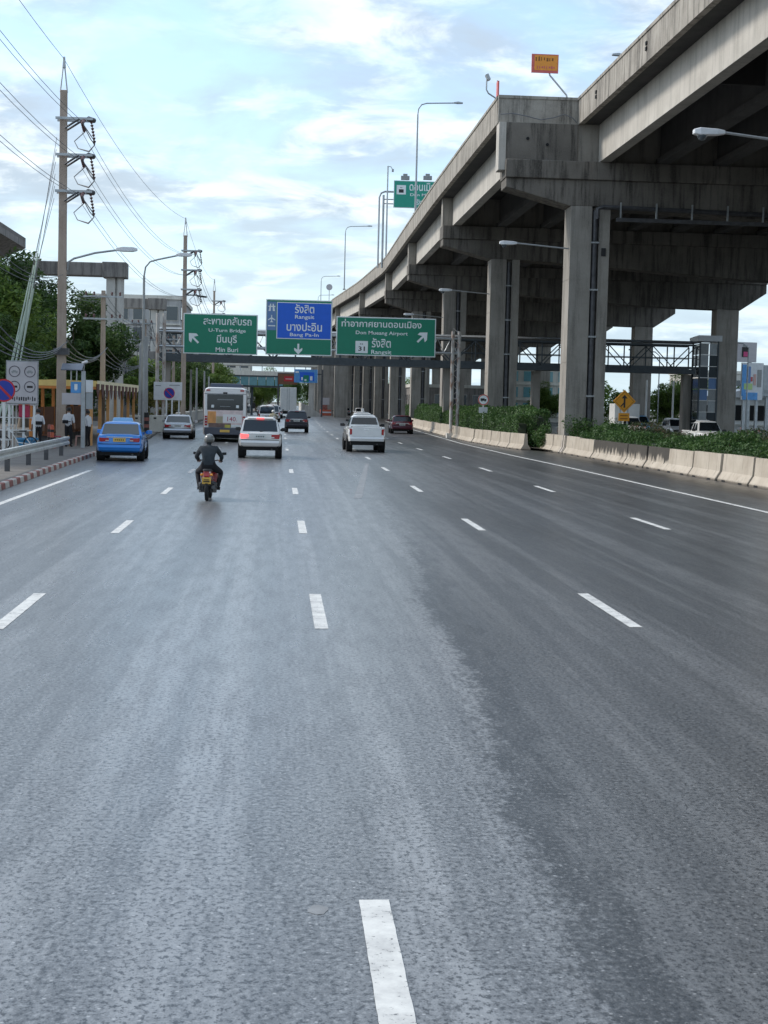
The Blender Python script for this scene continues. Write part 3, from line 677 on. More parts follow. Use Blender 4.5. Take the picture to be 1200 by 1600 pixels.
hedge('median_hedge', 'long clipped green hedge behind the near concrete barriers', [(17.0, 44), (17.0, 60), (17.0, 74), (17.1, 84)], 0.62, 1.08, 1500, 0.048, 'leaf_hedge', 1, 0.32)
hedge('median_hedge', 'low front hedge behind the far row of barriers', [(14.5, 89.5), (14.5, 105), (14.8, 125), (15.5, 150), (17.3, 190)], 0.5, 1.7, 850, 0.055, 'leaf_hedge', 2, 0.08)
hedge('median_hedge', 'taller back hedge along the column bases', [(15.6, 90), (15.5, 110), (15.9, 140), (16.9, 175), (18.4, 215)], 0.45, 2.15, 650, 0.065, 'leaf_hedge', 3, 0.08)
hedge('median_hedge', 'ragged flowering hedge in front of the white pickups', [(21.6, 46), (21.4, 70), (21.4, 96), (21.4, 112)], 0.8, 0.85, 900, 0.055, 'leaf_mixed', 4, 0.6)
def bush(x, y, rx, ry, h, label, seed, mat='leaf_hedge'):
    r_ = np.random.default_rng(seed); t = thing('bush', label, 'bush', (x, y, 0.1)); n = 14
    cs = [(r_.uniform(-rx, rx)*0.6, r_.uniform(-ry, ry)*0.6, h*r_.uniform(0.25, 0.8)) for _ in range(n)]
    mesh_obj('foliage', leaf_mesh('foliage', leaf_cloud(cs, [(rx*0.5, ry*0.5, h*0.3)]*n, [170]*n, 0.075, seed=seed), mat), t)
    m = MB()
    for k in range(6): a = k*1.05; m.tube([(0,0,0), (math.cos(a)*rx*0.3, math.sin(a)*ry*0.3, h*0.45), (math.cos(a)*rx*0.55, math.sin(a)*ry*0.55, h*0.75)], [0.03, 0.02, 0.008], 5)
    m.build('stem', 'bark', t)
bush(16.6, 84.0, 0.9, 1.8, 1.9, 'round dark bush spilling over the barrier at the near column foot', 21)
bush(15.3, 88.2, 0.8, 1.2, 1.45, 'dark bush right in front of the near column', 22)
bush(19.6, 92.0, 1.2, 2.0, 1.9, 'dark bush right of the near column beside the diamond sign', 23)
bush(20.9, 52.5, 1.4, 2.0, 1.9, 'tall dark bush at the right edge behind the hedge', 24)
bush(21.5, 58.0, 1.2, 2.0, 1.7, 'shaggy bush left of the tall bush at the right edge', 25, 'leaf_mixed')
gr = MB(); V = leaf_cloud([(20.5, yy, 0.12) for yy in range(46, 200, 3)], [(3.2, 2.0, 0.18)]*52, [420]*52, 0.09, seed=77)
go = mesh_obj('median_grass', leaf_mesh('median_grass', V, 'leaf_hedge')); tag(go, 'low green ground cover on the median soil', 'ground cover', kind='stuff')

# ================================================================== concrete barriers
JP = [(-0.30, 0.0), (-0.30, 0.07), (-0.13, 0.33), (-0.085, 0.92), (0.085, 0.92), (0.13, 0.33), (0.30, 0.07), (0.30, 0.0)]
def barrier(x, y, ln, ang, label, mat, group, h=1.0, stripe=False):
    t = thing('concrete_barrier', label, 'barrier', (x, y, 0), ang, group)
    m = MB(); ch = 0.03
    m.loft([[(p[0]*0.93, -ln/2, p[1]*h) for p in JP], [(p[0], -ln/2+ch, p[1]*h) for p in JP], [(p[0], ln/2-ch, p[1]*h) for p in JP], [(p[0]*0.93, ln/2, p[1]*h) for p in JP]])
    b = m.build('barrier_body', mat, t)
    for yy in (-ln*0.28, ln*0.28):
        q = MB(); q.box(-0.305, -0.285, yy-0.2, yy+0.2, 0.0, 0.06); q.build('drain_notch', 'under_black', b)
    if stripe:
        for k in range(4):
            q = MB(); z = lambda dx, p: p
            ya = -ln/2 + 0.05 + k*0.26
            q.loft([[(p[0]-0.006 if p[0] < 0 else p[0], ya, p[1]*h+0.004) for p in JP[1:5]], [(p[0]-0.006 if p[0] < 0 else p[0], ya+0.13, p[1]*h+0.004) for p in JP[1:5]]], caps=False, closed=False)
            q.build('hazard_stripe', 'plastic_black' if k % 2 == 0 else 'kerb_white', b)
    return t
GB = 'concrete barriers along the right shoulder'
bx_y = [44.9, 48.4, 51.9, 55.4, 58.9, 62.4, 65.9, 69.4, 72.9, 76.4, 79.9, 83.4, 86.7]
names = ['at the right picture edge', 'next to the one at the right picture edge', 'second', 'third', 'fourth']
lab = {0: 'pale concrete barrier just outside the right edge', 1: 'pale concrete barrier cut by the right picture edge', 2: 'clean pale concrete barrier, second from the right edge', 3: 'clean pale concrete barrier, third from the right edge',
       4: 'pale concrete barrier just right of the sooty ones', 5: 'sooty blackened barrier, nearest of the sooty ones', 6: 'sooty blackened barrier, second of the sooty ones', 7: 'sooty blackened barrier, third of the sooty ones', 8: 'sooty blackened barrier, farthest of the sooty ones',
       9: 'pale concrete barrier just left of the sooty ones', 10: 'pale concrete barrier second left of the sooty ones', 11: 'pale concrete barrier with black stripes under the round bush', 12: 'tilted pale barrier at the end of the near row'}
for k, yy in enumerate(bx_y):
    xx = 16.0 - 0.012*(yy-45) + random.uniform(-0.04, 0.04)
    barrier(xx, yy, 3.42, R(random.uniform(-0.6, 0.6)) + 0.012, lab[k], 'barrier_soot' if 5 <= k <= 8 else 'barrier', GB, 1.02 + random.uniform(-0.02, 0.03), stripe=(k == 11))
ys2 = [88.2 + k*3.05 for k in range(34)]
for k, yy in enumerate(ys2):
    xx = interp(yy, [86, 90, 104, 125, 148, 192], [14.2, 13.75, 13.15, 13.55, 14.2, 15.6]); ang = -math.atan2(interp(yy+1.5, [86, 90, 104, 125, 148, 192], [14.2, 13.75, 13.15, 13.55, 14.2, 15.6]) - xx, 1.5)
    barrier(xx, yy, 3.0, ang + R(random.uniform(-0.8, 0.8)), ('pale barrier in the far row, %s from the gap' % ORD[k]) if k < 10 else 'pale barrier in the dwindling end of the far row', 'barrier', 'far row of concrete barriers', 1.0 + random.uniform(-0.03, 0.03))

# ================================================================== road signs, lamps, poles
def arrow_poly(mb, cx, cz, size, ang, y, wide=0.30):
    pts = [(-wide*0.5, -1), (wide*0.5, -1), (wide*0.5, 0.05), (0.72, 0.05 - 0.35), (0.72, 0.12), (0, 1), (-0.72, 0.12), (-0.72, 0.05-0.35), (-wide*0.5, 0.05)]
    pts = [(-wide*0.5, -1), (wide*0.5, -1), (wide*0.5, 0.1), (0.75, -0.25), (0.75, 0.2), (0, 1), (-0.75, 0.2), (-0.75, -0.25), (-wide*0.5, 0.1)]
    c, s_ = math.cos(ang), math.sin(ang); P = [(cx + size*(p[0]*c + p[1]*s_), cz + size*(-p[0]*s_ + p[1]*c)) for p in pts]
    for f in ((0, 1, 2, 8), (2, 3, 4), (2, 4, 5), (8, 2, 5), (8, 5, 6), (8, 6, 7)):
        mb.quad(*[(P[i][0], y, P[i][1]) for i in f])
GY = 115.0
gan = thing('sign_gantry', 'tall steel gantry frame carrying the three big road signs across the lanes', 'gantry', (2.2, GY+0.6, 0))
def gp(name, mb, mat, **kw): return mb.build(name, mat, gan, world=True, **kw)
for sgn, x0 in ((1, -8.8), (-1, 13.25)):
    for dxx in (-0.18, 0.30):
        m = MB(); m.cyl((x0+dxx, GY+0.6, 0), (x0+dxx, GY+0.6, 8.75 if sgn > 0 else 8.0), 0.13, n=10); gp('post', m, 'rust_steel', smooth=40)
    m = MB()
    for k in range(9): z = 0.6 + k*0.85; m.tube([(x0-0.18, GY+0.6, z), (x0+0.30, GY+0.6, z+0.42), (x0-0.18, GY+0.6, z+0.85)], 0.03, 5)
    gp('post_lacing', m, 'rust_steel')
    m = MB(); m.box(x0-0.5, x0+0.6, GY+0.2, GY+1.0, 0, 0.35); gp('footing', m, 'pale_concrete')
for z in (6.35, 7.45):
    m = MB(); m.cyl((-9.0, GY+0.6, z), (13.6, GY+0.6, z), 0.085, n=8); gp('chord', m, 'galv', smooth=40)
    m = MB(); m.cyl((-9.0, GY+1.3, z), (13.6, GY+1.3, z), 0.07, n=8); gp('chord', m, 'galv', smooth=40)
m = MB()
for k in range(22): x = -8.6 + k; m.tube([(x, GY+0.6, 6.35), (x+0.5, GY+0.6, 7.45), (x+1.0, GY+0.6, 6.35)], 0.04, 5); m.cyl((x, GY+0.6, 7.45), (x, GY+1.3, 7.45), 0.03, n=5)
gp('lattice', m, 'galv')
def big_sign(label, tl, br, mat, Y=GY, border='sign_white', bw=0.075, name='road_sign', thick=0.06):
    a, b = at(*tl, Y), at(*br, Y); x0, x1, z1, z0 = a.x, b.x, a.z, b.z
    t = thing(name, label, 'road sign', ((x0+x1)/2, Y, z0))
    W, Hh = x1-x0, z1-z0
    m = MB(); m.box(-W/2, W/2, 0, thick, 0, Hh); m.build('panel', border, t, bevel=0.012)
    m = MB(); m.box(-W/2+bw, W/2-bw, -0.012, 0.0, bw, Hh-bw); f = m.build('face', mat, t)
    for k in range(1, 4):      # back rails
        m = MB(); m.box(-W/2+0.1, W/2-0.1, thick, thick+0.07, Hh*k/4-0.04, Hh*k/4+0.04); m.build('back_rail', 'galv', t)
    for k in range(max(2, int(W/1.6))):
        xx = lerp(-W/2+0.5, W/2-0.5, k/(max(2, int(W/1.6))-1)); m = MB(); m.box(xx-0.04, xx+0.04, thick+0.071, 0.53, Hh*0.5-0.05, Hh*0.5+0.05); m.build('bracket', 'galv', t)
    def L_(px, py): p = at(px, py, Y); return p.x - (x0+x1)/2, p.z - z0
    def txt(body, x_0, y_0, x_1, y_1, mt='sign_white', bold=0.014):
        p, q = L_(x_0, y_0), L_(x_1, y_1); xs = (p[0], q[0]); text_box(body, xs[0], xs[1], q[1], p[1], -0.018, mt, t, bold)
    return t, L_, txt
t, L_, txt = big_sign('green direction sign with white up-left arrow, leftmost of the three', (287, 489), (402, 555), 'sign_green')
txt('สะพานกลับรถ', 318, 494, 393, 509); txt('U-Turn Bridge', 326, 513, 384, 521.5); txt('มีนบุรี', 339, 522.5, 370, 540); txt('Min Buri', 337, 542.5, 372, 550.5)
m = MB(); p = L_(302.5, 528); arrow_poly(m, p[0], p[1], 0.50, R(-45), -0.018); m.build('arrow', 'sign_white', t)
t, L_, txt = big_sign('green sign with a bright blue panel and a down arrow, tallest of the three', (416, 467), (518, 556.5), 'sign_green')
p, q = L_(434, 473), L_(516.5, 530); m = MB(); m.box(p[0]-0.06, q[0]+0.06, -0.022, -0.0125, q[1]-0.06, p[1]+0.06); m.build('blue_border', 'sign_white', t)
m = MB(); m.box(p[0], q[0], -0.034, -0.0225, q[1], p[1]); m.build('blue_panel', 'sign_blue', t)
def txt2(body, a0, b0, a1, b1, bold=0.014):
    p, q = L_(a0, b0), L_(a1, b1); text_box(body, p[0], q[0], q[1], p[1], -0.040, 'sign_white', t, bold)
txt2('รังสิต', 461, 475, 491, 490); txt2('Rangsit', 461, 492, 491, 500.5); txt2('บางปะอิน', 448, 503, 503, 518.5); txt2('Bang Pa-In', 453, 520, 498, 528)
p, q = L_(418, 471), L_(431, 516); m = MB(); m.box(p[0], q[0], -0.022, -0.0125, q[1], p[1]); m.build('pale_blue_panel', 'sign_paleblue', t)
cx = (p[0]+q[0])/2
m = MB(); pz = L_(424, 480)[1]      # motorway symbol: two carriageways under a bridge bar
for s_ in (-1, 1): m.quad((cx+s_*0.05, -0.026, pz+0.26), (cx+s_*0.13, -0.026, pz+0.26), (cx+s_*0.24, -0.026, pz-0.28), (cx+s_*0.08, -0.026, pz-0.28))
m.box(cx-0.26, cx+0.26, -0.028, -0.0265, pz+0.02, pz+0.10); m.build('motorway_symbol', 'sign_white', t)
m = MB(); pz = L_(424, 498)[1]      # aeroplane symbol
m.quad((cx-0.035, -0.026, pz-0.26), (cx+0.035, -0.026, pz-0.26), (cx+0.035, -0.026, pz+0.24), (cx, -0.026, pz+0.3), (cx-0.035, -0.026, pz+0.24))
for s_ in (-1, 1):
    m.quad((cx+s_*0.035, -0.026, pz+0.10), (cx+s_*0.27, -0.026, pz-0.06), (cx+s_*0.27, -0.026, pz-0.12), (cx+s_*0.035, -0.026, pz-0.02))
    m.quad((cx+s_*0.035, -0.026, pz-0.17), (cx+s_*0.12, -0.026, pz-0.23), (cx+s_*0.12, -0.026, pz-0.27), (cx+s_*0.035, -0.026, pz-0.25))
m.build('aeroplane_symbol', 'sign_white', t)
p, q = L_(419, 508), L_(430, 510); m = MB(); m.box(p[0], q[0], -0.026, -0.0225, q[1], p[1]); m.build('panel_lettering', 'sign_white', t)
m = MB(); p = L_(466, 545.5); arrow_poly(m, p[0], p[1], 0.40, R(180), -0.018, 0.34); m.build('arrow', 'sign_white', t)
t, L_, txt = big_sign('wide green airport sign with up-right arrow and route badge, rightmost of the three', (526, 494), (680, 558.5), 'sign_green')
txt('ท่าอากาศยานดอนเมือง', 534, 498, 658.5, 513.5); txt('Don Mueang Airport', 556, 516.5, 637, 526); txt('รังสิต', 581, 528, 610.5, 543.5); txt('Rangsit', 580, 546.5, 611.5, 556)
p, q = L_(555.5, 532.5), L_(574.5, 552); m = MB(); m.box(p[0], q[0], -0.022, -0.0125, q[1], p[1]); bd = m.build('route_badge', 'sign_white', t, bevel=0.08)
def badge(t, p, q, yy, num='31', th='ทล'):
    w_ = q[0]-p[0]; h_ = p[1]-q[1]
    text_box(num, p[0]+w_*0.24, q[0]-w_*0.24, q[1]+h_*0.18, q[1]+h_*0.55, yy, 'ink', t, 0.02); scribble(p[0]+w_*0.36, q[0]-w_*0.36, q[1]+h_*0.68, q[1]+h_*0.82, yy, 'ink', t, 2, 5)
badge(t, p, q, -0.027)
m = MB(); p = L_(660, 527); arrow_poly(m, p[0], p[1], 0.52, R(45), -0.018); m.build('arrow', 'sign_white', t)
for x_ in (-4.3, 1.5, 8.0):   # maintenance grating below the signs
    pass
# green sign up on the expressway
t, L_, txt = big_sign('green airport sign standing up on the expressway behind a lamp post', (615.5, 281.5), (692, 327), 'sign_green_lit', Y=181.5, name='overhead_sign')
txt('ดอนเมือง', 640, 284.5, 686, 299.5); txt('Don Mueang', 641, 302, 686, 309); txt('รังสิต', 650, 311, 672, 321)
p, q = L_(620, 289), L_(634, 304); m = MB(); m.box(p[0], q[0], -0.022, -0.0125, q[1], p[1]); m.build('route_badge', 'sign_white', t); badge(t, p, q, -0.027, '1')
for a in (633, 668):
    p, q = L_(a-6, 271), L_(a+7, 281); m = MB(); m.box(p[0], q[0], 0.02, 0.5, q[1]+0.02, p[1]-0.25); m.box((p[0]+q[0])/2-0.25, (p[0]+q[0])/2+0.25, 0.1, 0.4, p[1]-0.26, p[1]); m.build('flood_lamp', 'sign_back', t)
og = thing('overhead_sign_gantry', 'pale steel gantry post with rounded corner holding the green sign on the expressway', 'gantry', (12.1, 182.1, 18.42))
m = MB(); m.tube([(11.45, 182.1, 18.42), (11.45, 182.1, 26.6), (11.65, 182.1, 27.1), (12.1, 182.1, 27.3), (20, 182.1, 27.3)], 0.11, 8); m.build('bent_post', 'galv', og, smooth=40, world=True)
m = MB(); m.cyl((11.95, 182.1, 18.42), (11.95, 182.1, 26.9), 0.13, n=8); m.build('post', 'galv', og, smooth=40, world=True)
for z in (25.9, 26.4):
    m = MB(); m.cyl((11.9, 182.1, z), (19.5, 182.1, z), 0.07, n=6); m.build('chord', 'galv', og, smooth=40, world=True)
m = MB(); m.cyl((12.35, 181.6, 18.42), (12.35, 181.6, 30.2), 0.11, 0.08, n=8); m.tube([(12.35, 181.6, 30.15), (12.7, 181.5, 30.1), (12.85, 181.4, 29.8)], 0.05, 6)
cp = thing('camera_pole', 'slim pole with a small camera arm standing on the expressway by the green sign', 'camera pole', (12.35, 181.6, 18.42)); m.build('pole', 'galv', cp, smooth=40, world=True)
m = MB(); m.cbox((12.9, 181.3, 29.65), (0.22, 0.4, 0.3)); m.build('camera', 'lamp_metal', cp, world=True)

def deck_lamp(x, y, label, arm=3.9, h=9.5, side=1, s=1.0, z0=19.6):
    t = thing('street_lamp', label, 'street lamp', (x, y, z0), 0, 'lamps on the expressway')
    m = MB(); m.cyl((0,0,0), (0,0,h-1.0), 0.10*s, 0.07*s, n=8); m.tube([(0,0,h-1.0), (side*0.06,0,h-0.5), (side*0.32,0,h-0.12), (side*0.8,0,h+0.03), (side*(arm-0.6),0,h+0.14)], 0.055*s, 8); m.build('post', 'lamp_metal', t, smooth=40)
    m = MB(); m.loft([[(side*(arm-0.7), -0.09, h+0.10), (side*(arm-0.7), 0.09, h+0.10), (side*(arm-0.7), 0.08, h+0.20), (side*(arm-0.7), -0.08, h+0.20)],
                      [(side*(arm-0.3), -0.17, h+0.08), (side*(arm-0.3), 0.17, h+0.08), (side*(arm-0.3), 0.14, h+0.27), (side*(arm-0.3), -0.14, h+0.27)],
                      [(side*(arm+0.15), -0.13, h+0.10), (side*(arm+0.15), 0.13, h+0.10), (side*(arm+0.15), 0.11, h+0.22), (side*(arm+0.15), -0.11, h+0.22)]]); m.build('lamp_head', 'lamp_metal', t, bevel=0.02)
    m = MB(); m.box(-0.2, 0.2, -0.2, 0.2, -0.02, 0.12); m.build('base_plate', 'concrete', t); return t
deck_lamp(12.1, 140, 'grey lamp on the expressway in front of the green sign', h=9.9)
deck_lamp(9.75, 235, 'grey lamp on the expressway, first left of the sign pole')
deck_lamp(8.75, 330, 'small grey lamp on the expressway, second left of the sign pole', h=9.6)
deck_lamp(9.6, 388, 'farthest small grey lamp on the expressway above the blue panel sign', h=9.6)
deck_lamp(26.0, 108, 'lamp head peeping over the near expressway parapet at top right', arm=3.0, h=7.4, side=-1)
# round marker far on the expressway
t = thing('round_marker', 'small round sign on a pole above the far expressway parapet', 'sign', (8.6, 270, 19.6))
m = MB(); m.cyl((0,0,0), (0,0,2.6), 0.06, n=6); m.build('pole', 'galv', t); m = MB(); m.cyl((0,-0.1,2.9), (0,-0.05,2.9), 0.55, n=14); m.build('disc', 'board_grey', t)
# orange notice on a bent stalk above the end wall
a, b = at(831, 84, 85.7), at(872, 115, 85.7)
t = thing('orange_notice', 'orange notice board on a slanting stalk above the expressway end wall', 'sign', (15.6, 85.7, 19.6)); ox = 15.6; oz = 19.6
x0, x1, z0, z1 = a.x-ox, b.x-ox, b.z-oz, a.z-oz
m = MB(); m.box(x0, x1, -0.03, 0.03, z0, z1); m.build('panel', 'sign_redpink', t); m = MB(); m.box(x0+0.16, x1-0.05, -0.04, -0.0305, z0+0.14, z1-0.06); m.build('face', 'sign_orange', t)
scribble(x0+0.22, x1-0.22, z0+0.58, z0+0.88, -0.046, 'ink_brown', t, 7, 3); scribble(x0+0.3, x1-0.15, z0+0.2, z0+0.40, -0.046, 'sign_redpink', t, 8, 4)
m = MB(); m.tube([(0.1, 0, -0.05), (0.05, 0, 0.15), (-0.9, 0.06, z0-0.1), (-0.98, 0.06, z0+0.2)], 0.05, 6); m.build('stalk', 'galv', t, smooth=40)
t = thing('hooked_pole', 'small hooked pole on the corner of the expressway end wall', 'pole', (11.9, 86.5, 19.6)); m = MB(); m.tube([(0.0, 0, -0.05), (-0.5, 0, 0.25), (-0.62, 0, 0.45), (-0.62, 0, 1.0), (-0.55, 0, 1.15)], 0.045, 6); m.build('stalk', 'galv', t, smooth=40)
m = MB(); m.cbox((-0.56, 0, 1.12), (0.16, 0.4, 0.34), (0, R(-25), 0)); m.build('lamp', 'lamp_metal', t)
t = thing('edge_on_sign', 'thin red and white sign seen edge-on at the end wall corner', 'sign', (11.95, 87.2, 19.6)); m = MB(); m.box(0.02, 0.10, -0.3, 0.3, 0.25, 1.05); m.build('panel', 'sign_redpink', t); m = MB(); m.cyl((0.06,0.33,-0.02), (0.06,0.33,1.2), 0.03, n=6); m.build('post', 'galv', t)

def column_lamp(y, label, arm=3.9, z=11.3):
    t = thing('column_lamp', label, 'street lamp', (16.0, y-0.6, z), 0, 'lamps on the expressway columns')
    m = MB(); m.tube([(0.0, 0, 0), (-0.8, 0, 0.05), (-arm+0.9, 0, 0.22)], 0.045, 6); m.build('arm', 'lamp_metal', t, smooth=40)
    m = MB(); x = -arm
    sec = lambda xx, hw, za, zb: [(xx, -hw, za), (xx, hw, za), (xx, hw*0.8, zb), (xx, -hw*0.8, zb)]
    m.loft([sec(x+1.0, 0.07, 0.16, 0.28), sec(x+0.75, 0.14, 0.12, 0.31), sec(x+0.2, 0.17, 0.10, 0.33), sec(x, 0.12, 0.14, 0.28)]); hd = m.build('lamp_head', 'lamp_white', t, bevel=0.03)
    m = MB(); m.lathe([(0.02, -0.12), (0.11, -0.08), (0.155, 0.0), (0.155, 0.05)], 12, (x+0.28, 0, 0.06)); m.build('lens', 'glass_grey', hd, smooth=60)
    m = MB(); m.box(0.002, 0.12, -0.12, 0.12, -0.2, 0.2); m.build('wall_bracket', 'galv', t)
column_lamp(48, 'large lamp on a thin arm entering from the right edge', arm=3.35, z=10.85)
column_lamp(86, 'lamp on the near column below the end wall')
column_lamp(118, 'lamp on the second column above the airport sign', z=11.0)
column_lamp(151, 'lamp on the third column, deep in the shade behind the airport sign', z=11.0)

# ------------------------------------------------------------------ left side: power poles and lines
def power_pole(x, y, label, h=16.2, spike=True, s=1.0):
    t = thing('power_pole', label, 'power pole', (x, y, 0.15), 0, 'tall concrete power poles')
    m = MB(); hw = 0.215*s
    m.loft([[(-hw, -hw*0.8, 0), (hw, -hw*0.8, 0), (hw, hw*0.8, 0), (-hw, hw*0.8, 0)], [(-hw*0.72, -hw*0.6, h), (hw*0.72, -hw*0.6, h), (hw*0.72, hw*0.6, h), (-hw*0.72, hw*0.6, h)]]); m.build('shaft', 'pole_concrete', t, bevel=0.03)
    m = MB(); m.cyl((-0.16,0,h-0.1), (-0.03,0,h+1.1), 0.035, n=5); m.cyl((0.16,0,h-0.1), (0.03,0,h+1.1), 0.035, n=5); m.cyl((0,0,h+1.0), (0,0,h+1.5), 0.09, 0.05, n=6); m.build('spike', 'galv', t)
    for k, z in enumerate((15.05-0.15, 13.42-0.15, 11.78-0.15)):
        if z > h: continue
        m = MB(); m.box(-0.32, 1.35, -0.34, -0.26, z-0.05, z+0.06); m.box(-0.32, 1.35, 0.26, 0.34, z-0.05, z+0.06); a = m.build('cross_arm', 'galv', t)
        m = MB(); m.tube([(0.1, -0.31, z-0.45), (0.75, -0.31, z-0.02)], 0.05, 5); m.tube([(0.1, 0.31, z-0.45), (0.75, 0.31, z-0.02)], 0.05, 5); m.build('arm_brace', 'steel_dark', a)
        def ins(x0, y0, z0_, x1, y1, z1_, n):
            q = MB()
            for i in range(n):
                u0, u1 = (i+0.2)/n, (i+0.75)/n; p0 = Vector((x0, y0, z0_)).lerp(Vector((x1, y1, z1_)), u0); p1 = Vector((x0, y0, z0_)).lerp(Vector((x1, y1, z1_)), u1); q.cyl(p0, p1, 0.08, 0.04, n=8)
            q.cyl((x0, y0, z0_), (x1, y1, z1_), 0.025, n=5); q.build('insulator', 'porcelain', a)
        ins(1.25, 0, z-0.05, 1.42, 0, z-1.05, 7); ins(0.95, -0.1, z-0.02, 1.0, -1.2, z-0.35, 6); ins(0.8, 0.1, z-0.02, 0.8, 1.2, z-0.35, 6)
        m = MB(); m.cyl((1.15, -0.2, z+0.02), (1.35, 0.2, z+0.02), 0.12, n=8); m.build('clamp', 'steel_dark', a)
        for o_ in (0, 0.12):
            m = MB(); m.tube([(1.0, -1.2, z-0.35), (1.3+o_, -0.6, z-0.95), (1.42, 0, z-1.1), (1.1, 0.5, z-1.32-o_*0.3), (0.55, 0.9, z-1.15), (0.35, 1.1, z-0.8), (0.8, 1.2, z-0.35)], 0.022, 5); m.build('jumper_loop', 'wire', a)
    return t
P1 = (-9.98, 72.0); P2 = (-8.1, 133.0); P3 = (-8.35, 199.0); P0 = (-10.4, 14.0)
pw = power_pole(*P1, 'tall concrete power pole with three cross-arms, the nearest one')
m = MB(); m.box(-0.33, 0.33, -0.3, 0.3, 4.2, 4.5); m.build('pole_band', 'steel_dark', pw)
power_pole(*P2, 'second concrete power pole, rising behind the U-turn sign')
power_pole(*P3, 'farthest concrete power pole, small above the U-turn sign', s=0.8)
m = MB(); t = thing('pole_lamp', 'dark lamp stub on the second power pole', 'street lamp', (P2[0], P2[1]-0.3, 11.3)); m.tube([(0.1,0,0), (1.0,0,0.0), (1.5,-0.1,-0.1)], 0.06, 6); m.build('arm', 'steel_dark', t)
m = MB(); m.cbox((1.5,-0.1,-0.1), (0.8, 0.3, 0.14), (0, R(6), 0)); m.build('lamp_head', 'plastic_black', t)
GW = 'high-voltage conductors on the left poles'
def wire(p, q, sag, label, r=0.018, n=14, group=GW, name='power_line', cat='cable', mat='wire', seg=5):
    p, q = Vector(p), Vector(q); pts = [p.lerp(q, k/n) - Vector((0,0,sag*4*(k/n)*(1-k/n))) for k in range(n+1)]
    m = MB(); m.tube(pts, r, seg); o = m.build(name, mat, smooth=60); return tag(o, label, cat, group)
for k, (z, nm) in enumerate(((15.05, 'top'), (13.42, 'middle'), (11.78, 'lowest'))):
    for d, o_ in enumerate((-0.12, 0.12)):
        tw = ('left', 'right')[d]
        wire((P0[0]+0.95+o_, P0[1], z+0.9), (P1[0]+0.95+o_, P1[1]-1.2, z-0.35), 1.2, '%s pair of high conductors left of the near pole, %s wire' % (nm, tw), 0.011)
        wire((P1[0]+0.8+o_, P1[1]+1.2, z-0.35), (P2[0]+0.95+o_, P2[1]-1.2, z-0.35), 1.7, '%s pair of conductors between near and second pole, %s wire' % (nm, tw), 0.011)
        wire((P2[0]+0.8+o_, P2[1]+1.2, z-0.35), (P3[0]+0.95+o_, P3[1]-1.2, z-0.35), 1.7, '%s pair of conductors between second and farthest pole, %s wire' % (nm, tw), 0.018)
wire((P0[0], P0[1], 18.6), (P1[0], P1[1], 17.75), 0.8, 'thin earth wire reaching the tip of the near pole from the left', 0.012)
wire((P1[0], P1[1], 17.75), (P2[0], P2[1], 17.75), 1.2, 'thin earth wire from the tip of the near pole to the second', 0.012)
wire((P2[0], P2[1], 17.75), (P3[0], P3[1], 17.75), 1.2, 'thin earth wire from the tip of the second pole to the farthest', 0.012)
# guy wires with pale guards, running down to the left of the near pole
for k in range(6):
    x1 = -10.25 - 0.02*k; top = Vector((x1, 71.8, 14.2 - 0.55*k)); bot = Vector((-12.05 - 0.24*(k % 3) - 0.05*k, 69.6 + 0.35*(k//3), 0.15))
    t = thing('guy_wire', 'pale-guarded guy wire of the near power pole, %s from the left' % ORD[5-k], 'guy wire', bot, 0, 'guy wires of the near pole')
    m = MB(); m.cyl((0,0,0), top-bot, 0.012, n=5); m.build('strand', 'wire', t)
    m = MB(); d = (top-bot); m.cyl(d*0.10, d*(0.62 - 0.015*k), 0.035, n=6); m.build('guard', 'cable_guard', t, smooth=60)
# telecom bundles between lower poles
def low_pole(x, y, h, label, mat='pole_concrete', r=0.16, arms=True):
    t = thing('utility_pole', label, 'utility pole', (x, y, 0.12), 0, 'short concrete utility poles')
    m = MB(); m.loft([[(-r, -r, 0), (r, -r, 0), (r, r, 0), (-r, r, 0)], [(-r*0.7, -r*0.7, h), (r*0.7, -r*0.7, h), (r*0.7, r*0.7, h), (-r*0.7, r*0.7, h)]]); m.build('shaft', mat, t, bevel=0.02)
    if arms:
        for z in (h-0.35, h-1.6):
            m = MB(); m.box(-1.1, 1.1, -r-0.08, -r+0.02, z-0.05, z+0.05); a = m.build('cross_arm', 'galv', t)
            for xx in (-0.95, -0.5, 0.5, 0.95):
                q = MB(); q.lathe([(0.03, 0), (0.06, 0.05), (0.05, 0.12), (0.07, 0.16), (0.03, 0.22)], 8, (xx, -r-0.03, z+0.05)); q.build('insulator', 'porcelain', a)
    return t
LP = [(-9.95, 88.5, 8.35), (-10.3, 120, 8.4), (-10.1, 150, 8.4), (-10.5, 56, 8.2)]
low_pole(*LP[0], 'pale square utility pole between the power pole and portal column'); low_pole(*LP[1], 'utility pole crowded with cables left of the rusty gantry post'); low_pole(*LP[2], 'far utility pole seen beside the lamp post')
low_pole(-9.2, 108, 6.6, 'grey pole with black and red base bands right of the shelter', 'grey_wall', 0.2, False); low_pole(-9.9, 112, 6.2, 'slim grey pole directly behind the banded one', 'grey_wall', 0.14, False)
for k, (x, y, h) in enumerate(((-7.9, 141, 5.0), (-7.7, 147, 5.3), (-7.5, 158, 5.2), (-7.4, 166, 4.8))):
    low_pole(x, y, h, 'thin grey fence pole left of the bus, %s from the left' % ORD[k], 'grey_wall', 0.11, False)
GT = 'telecom cables strung along the left pavement'
cab = 0
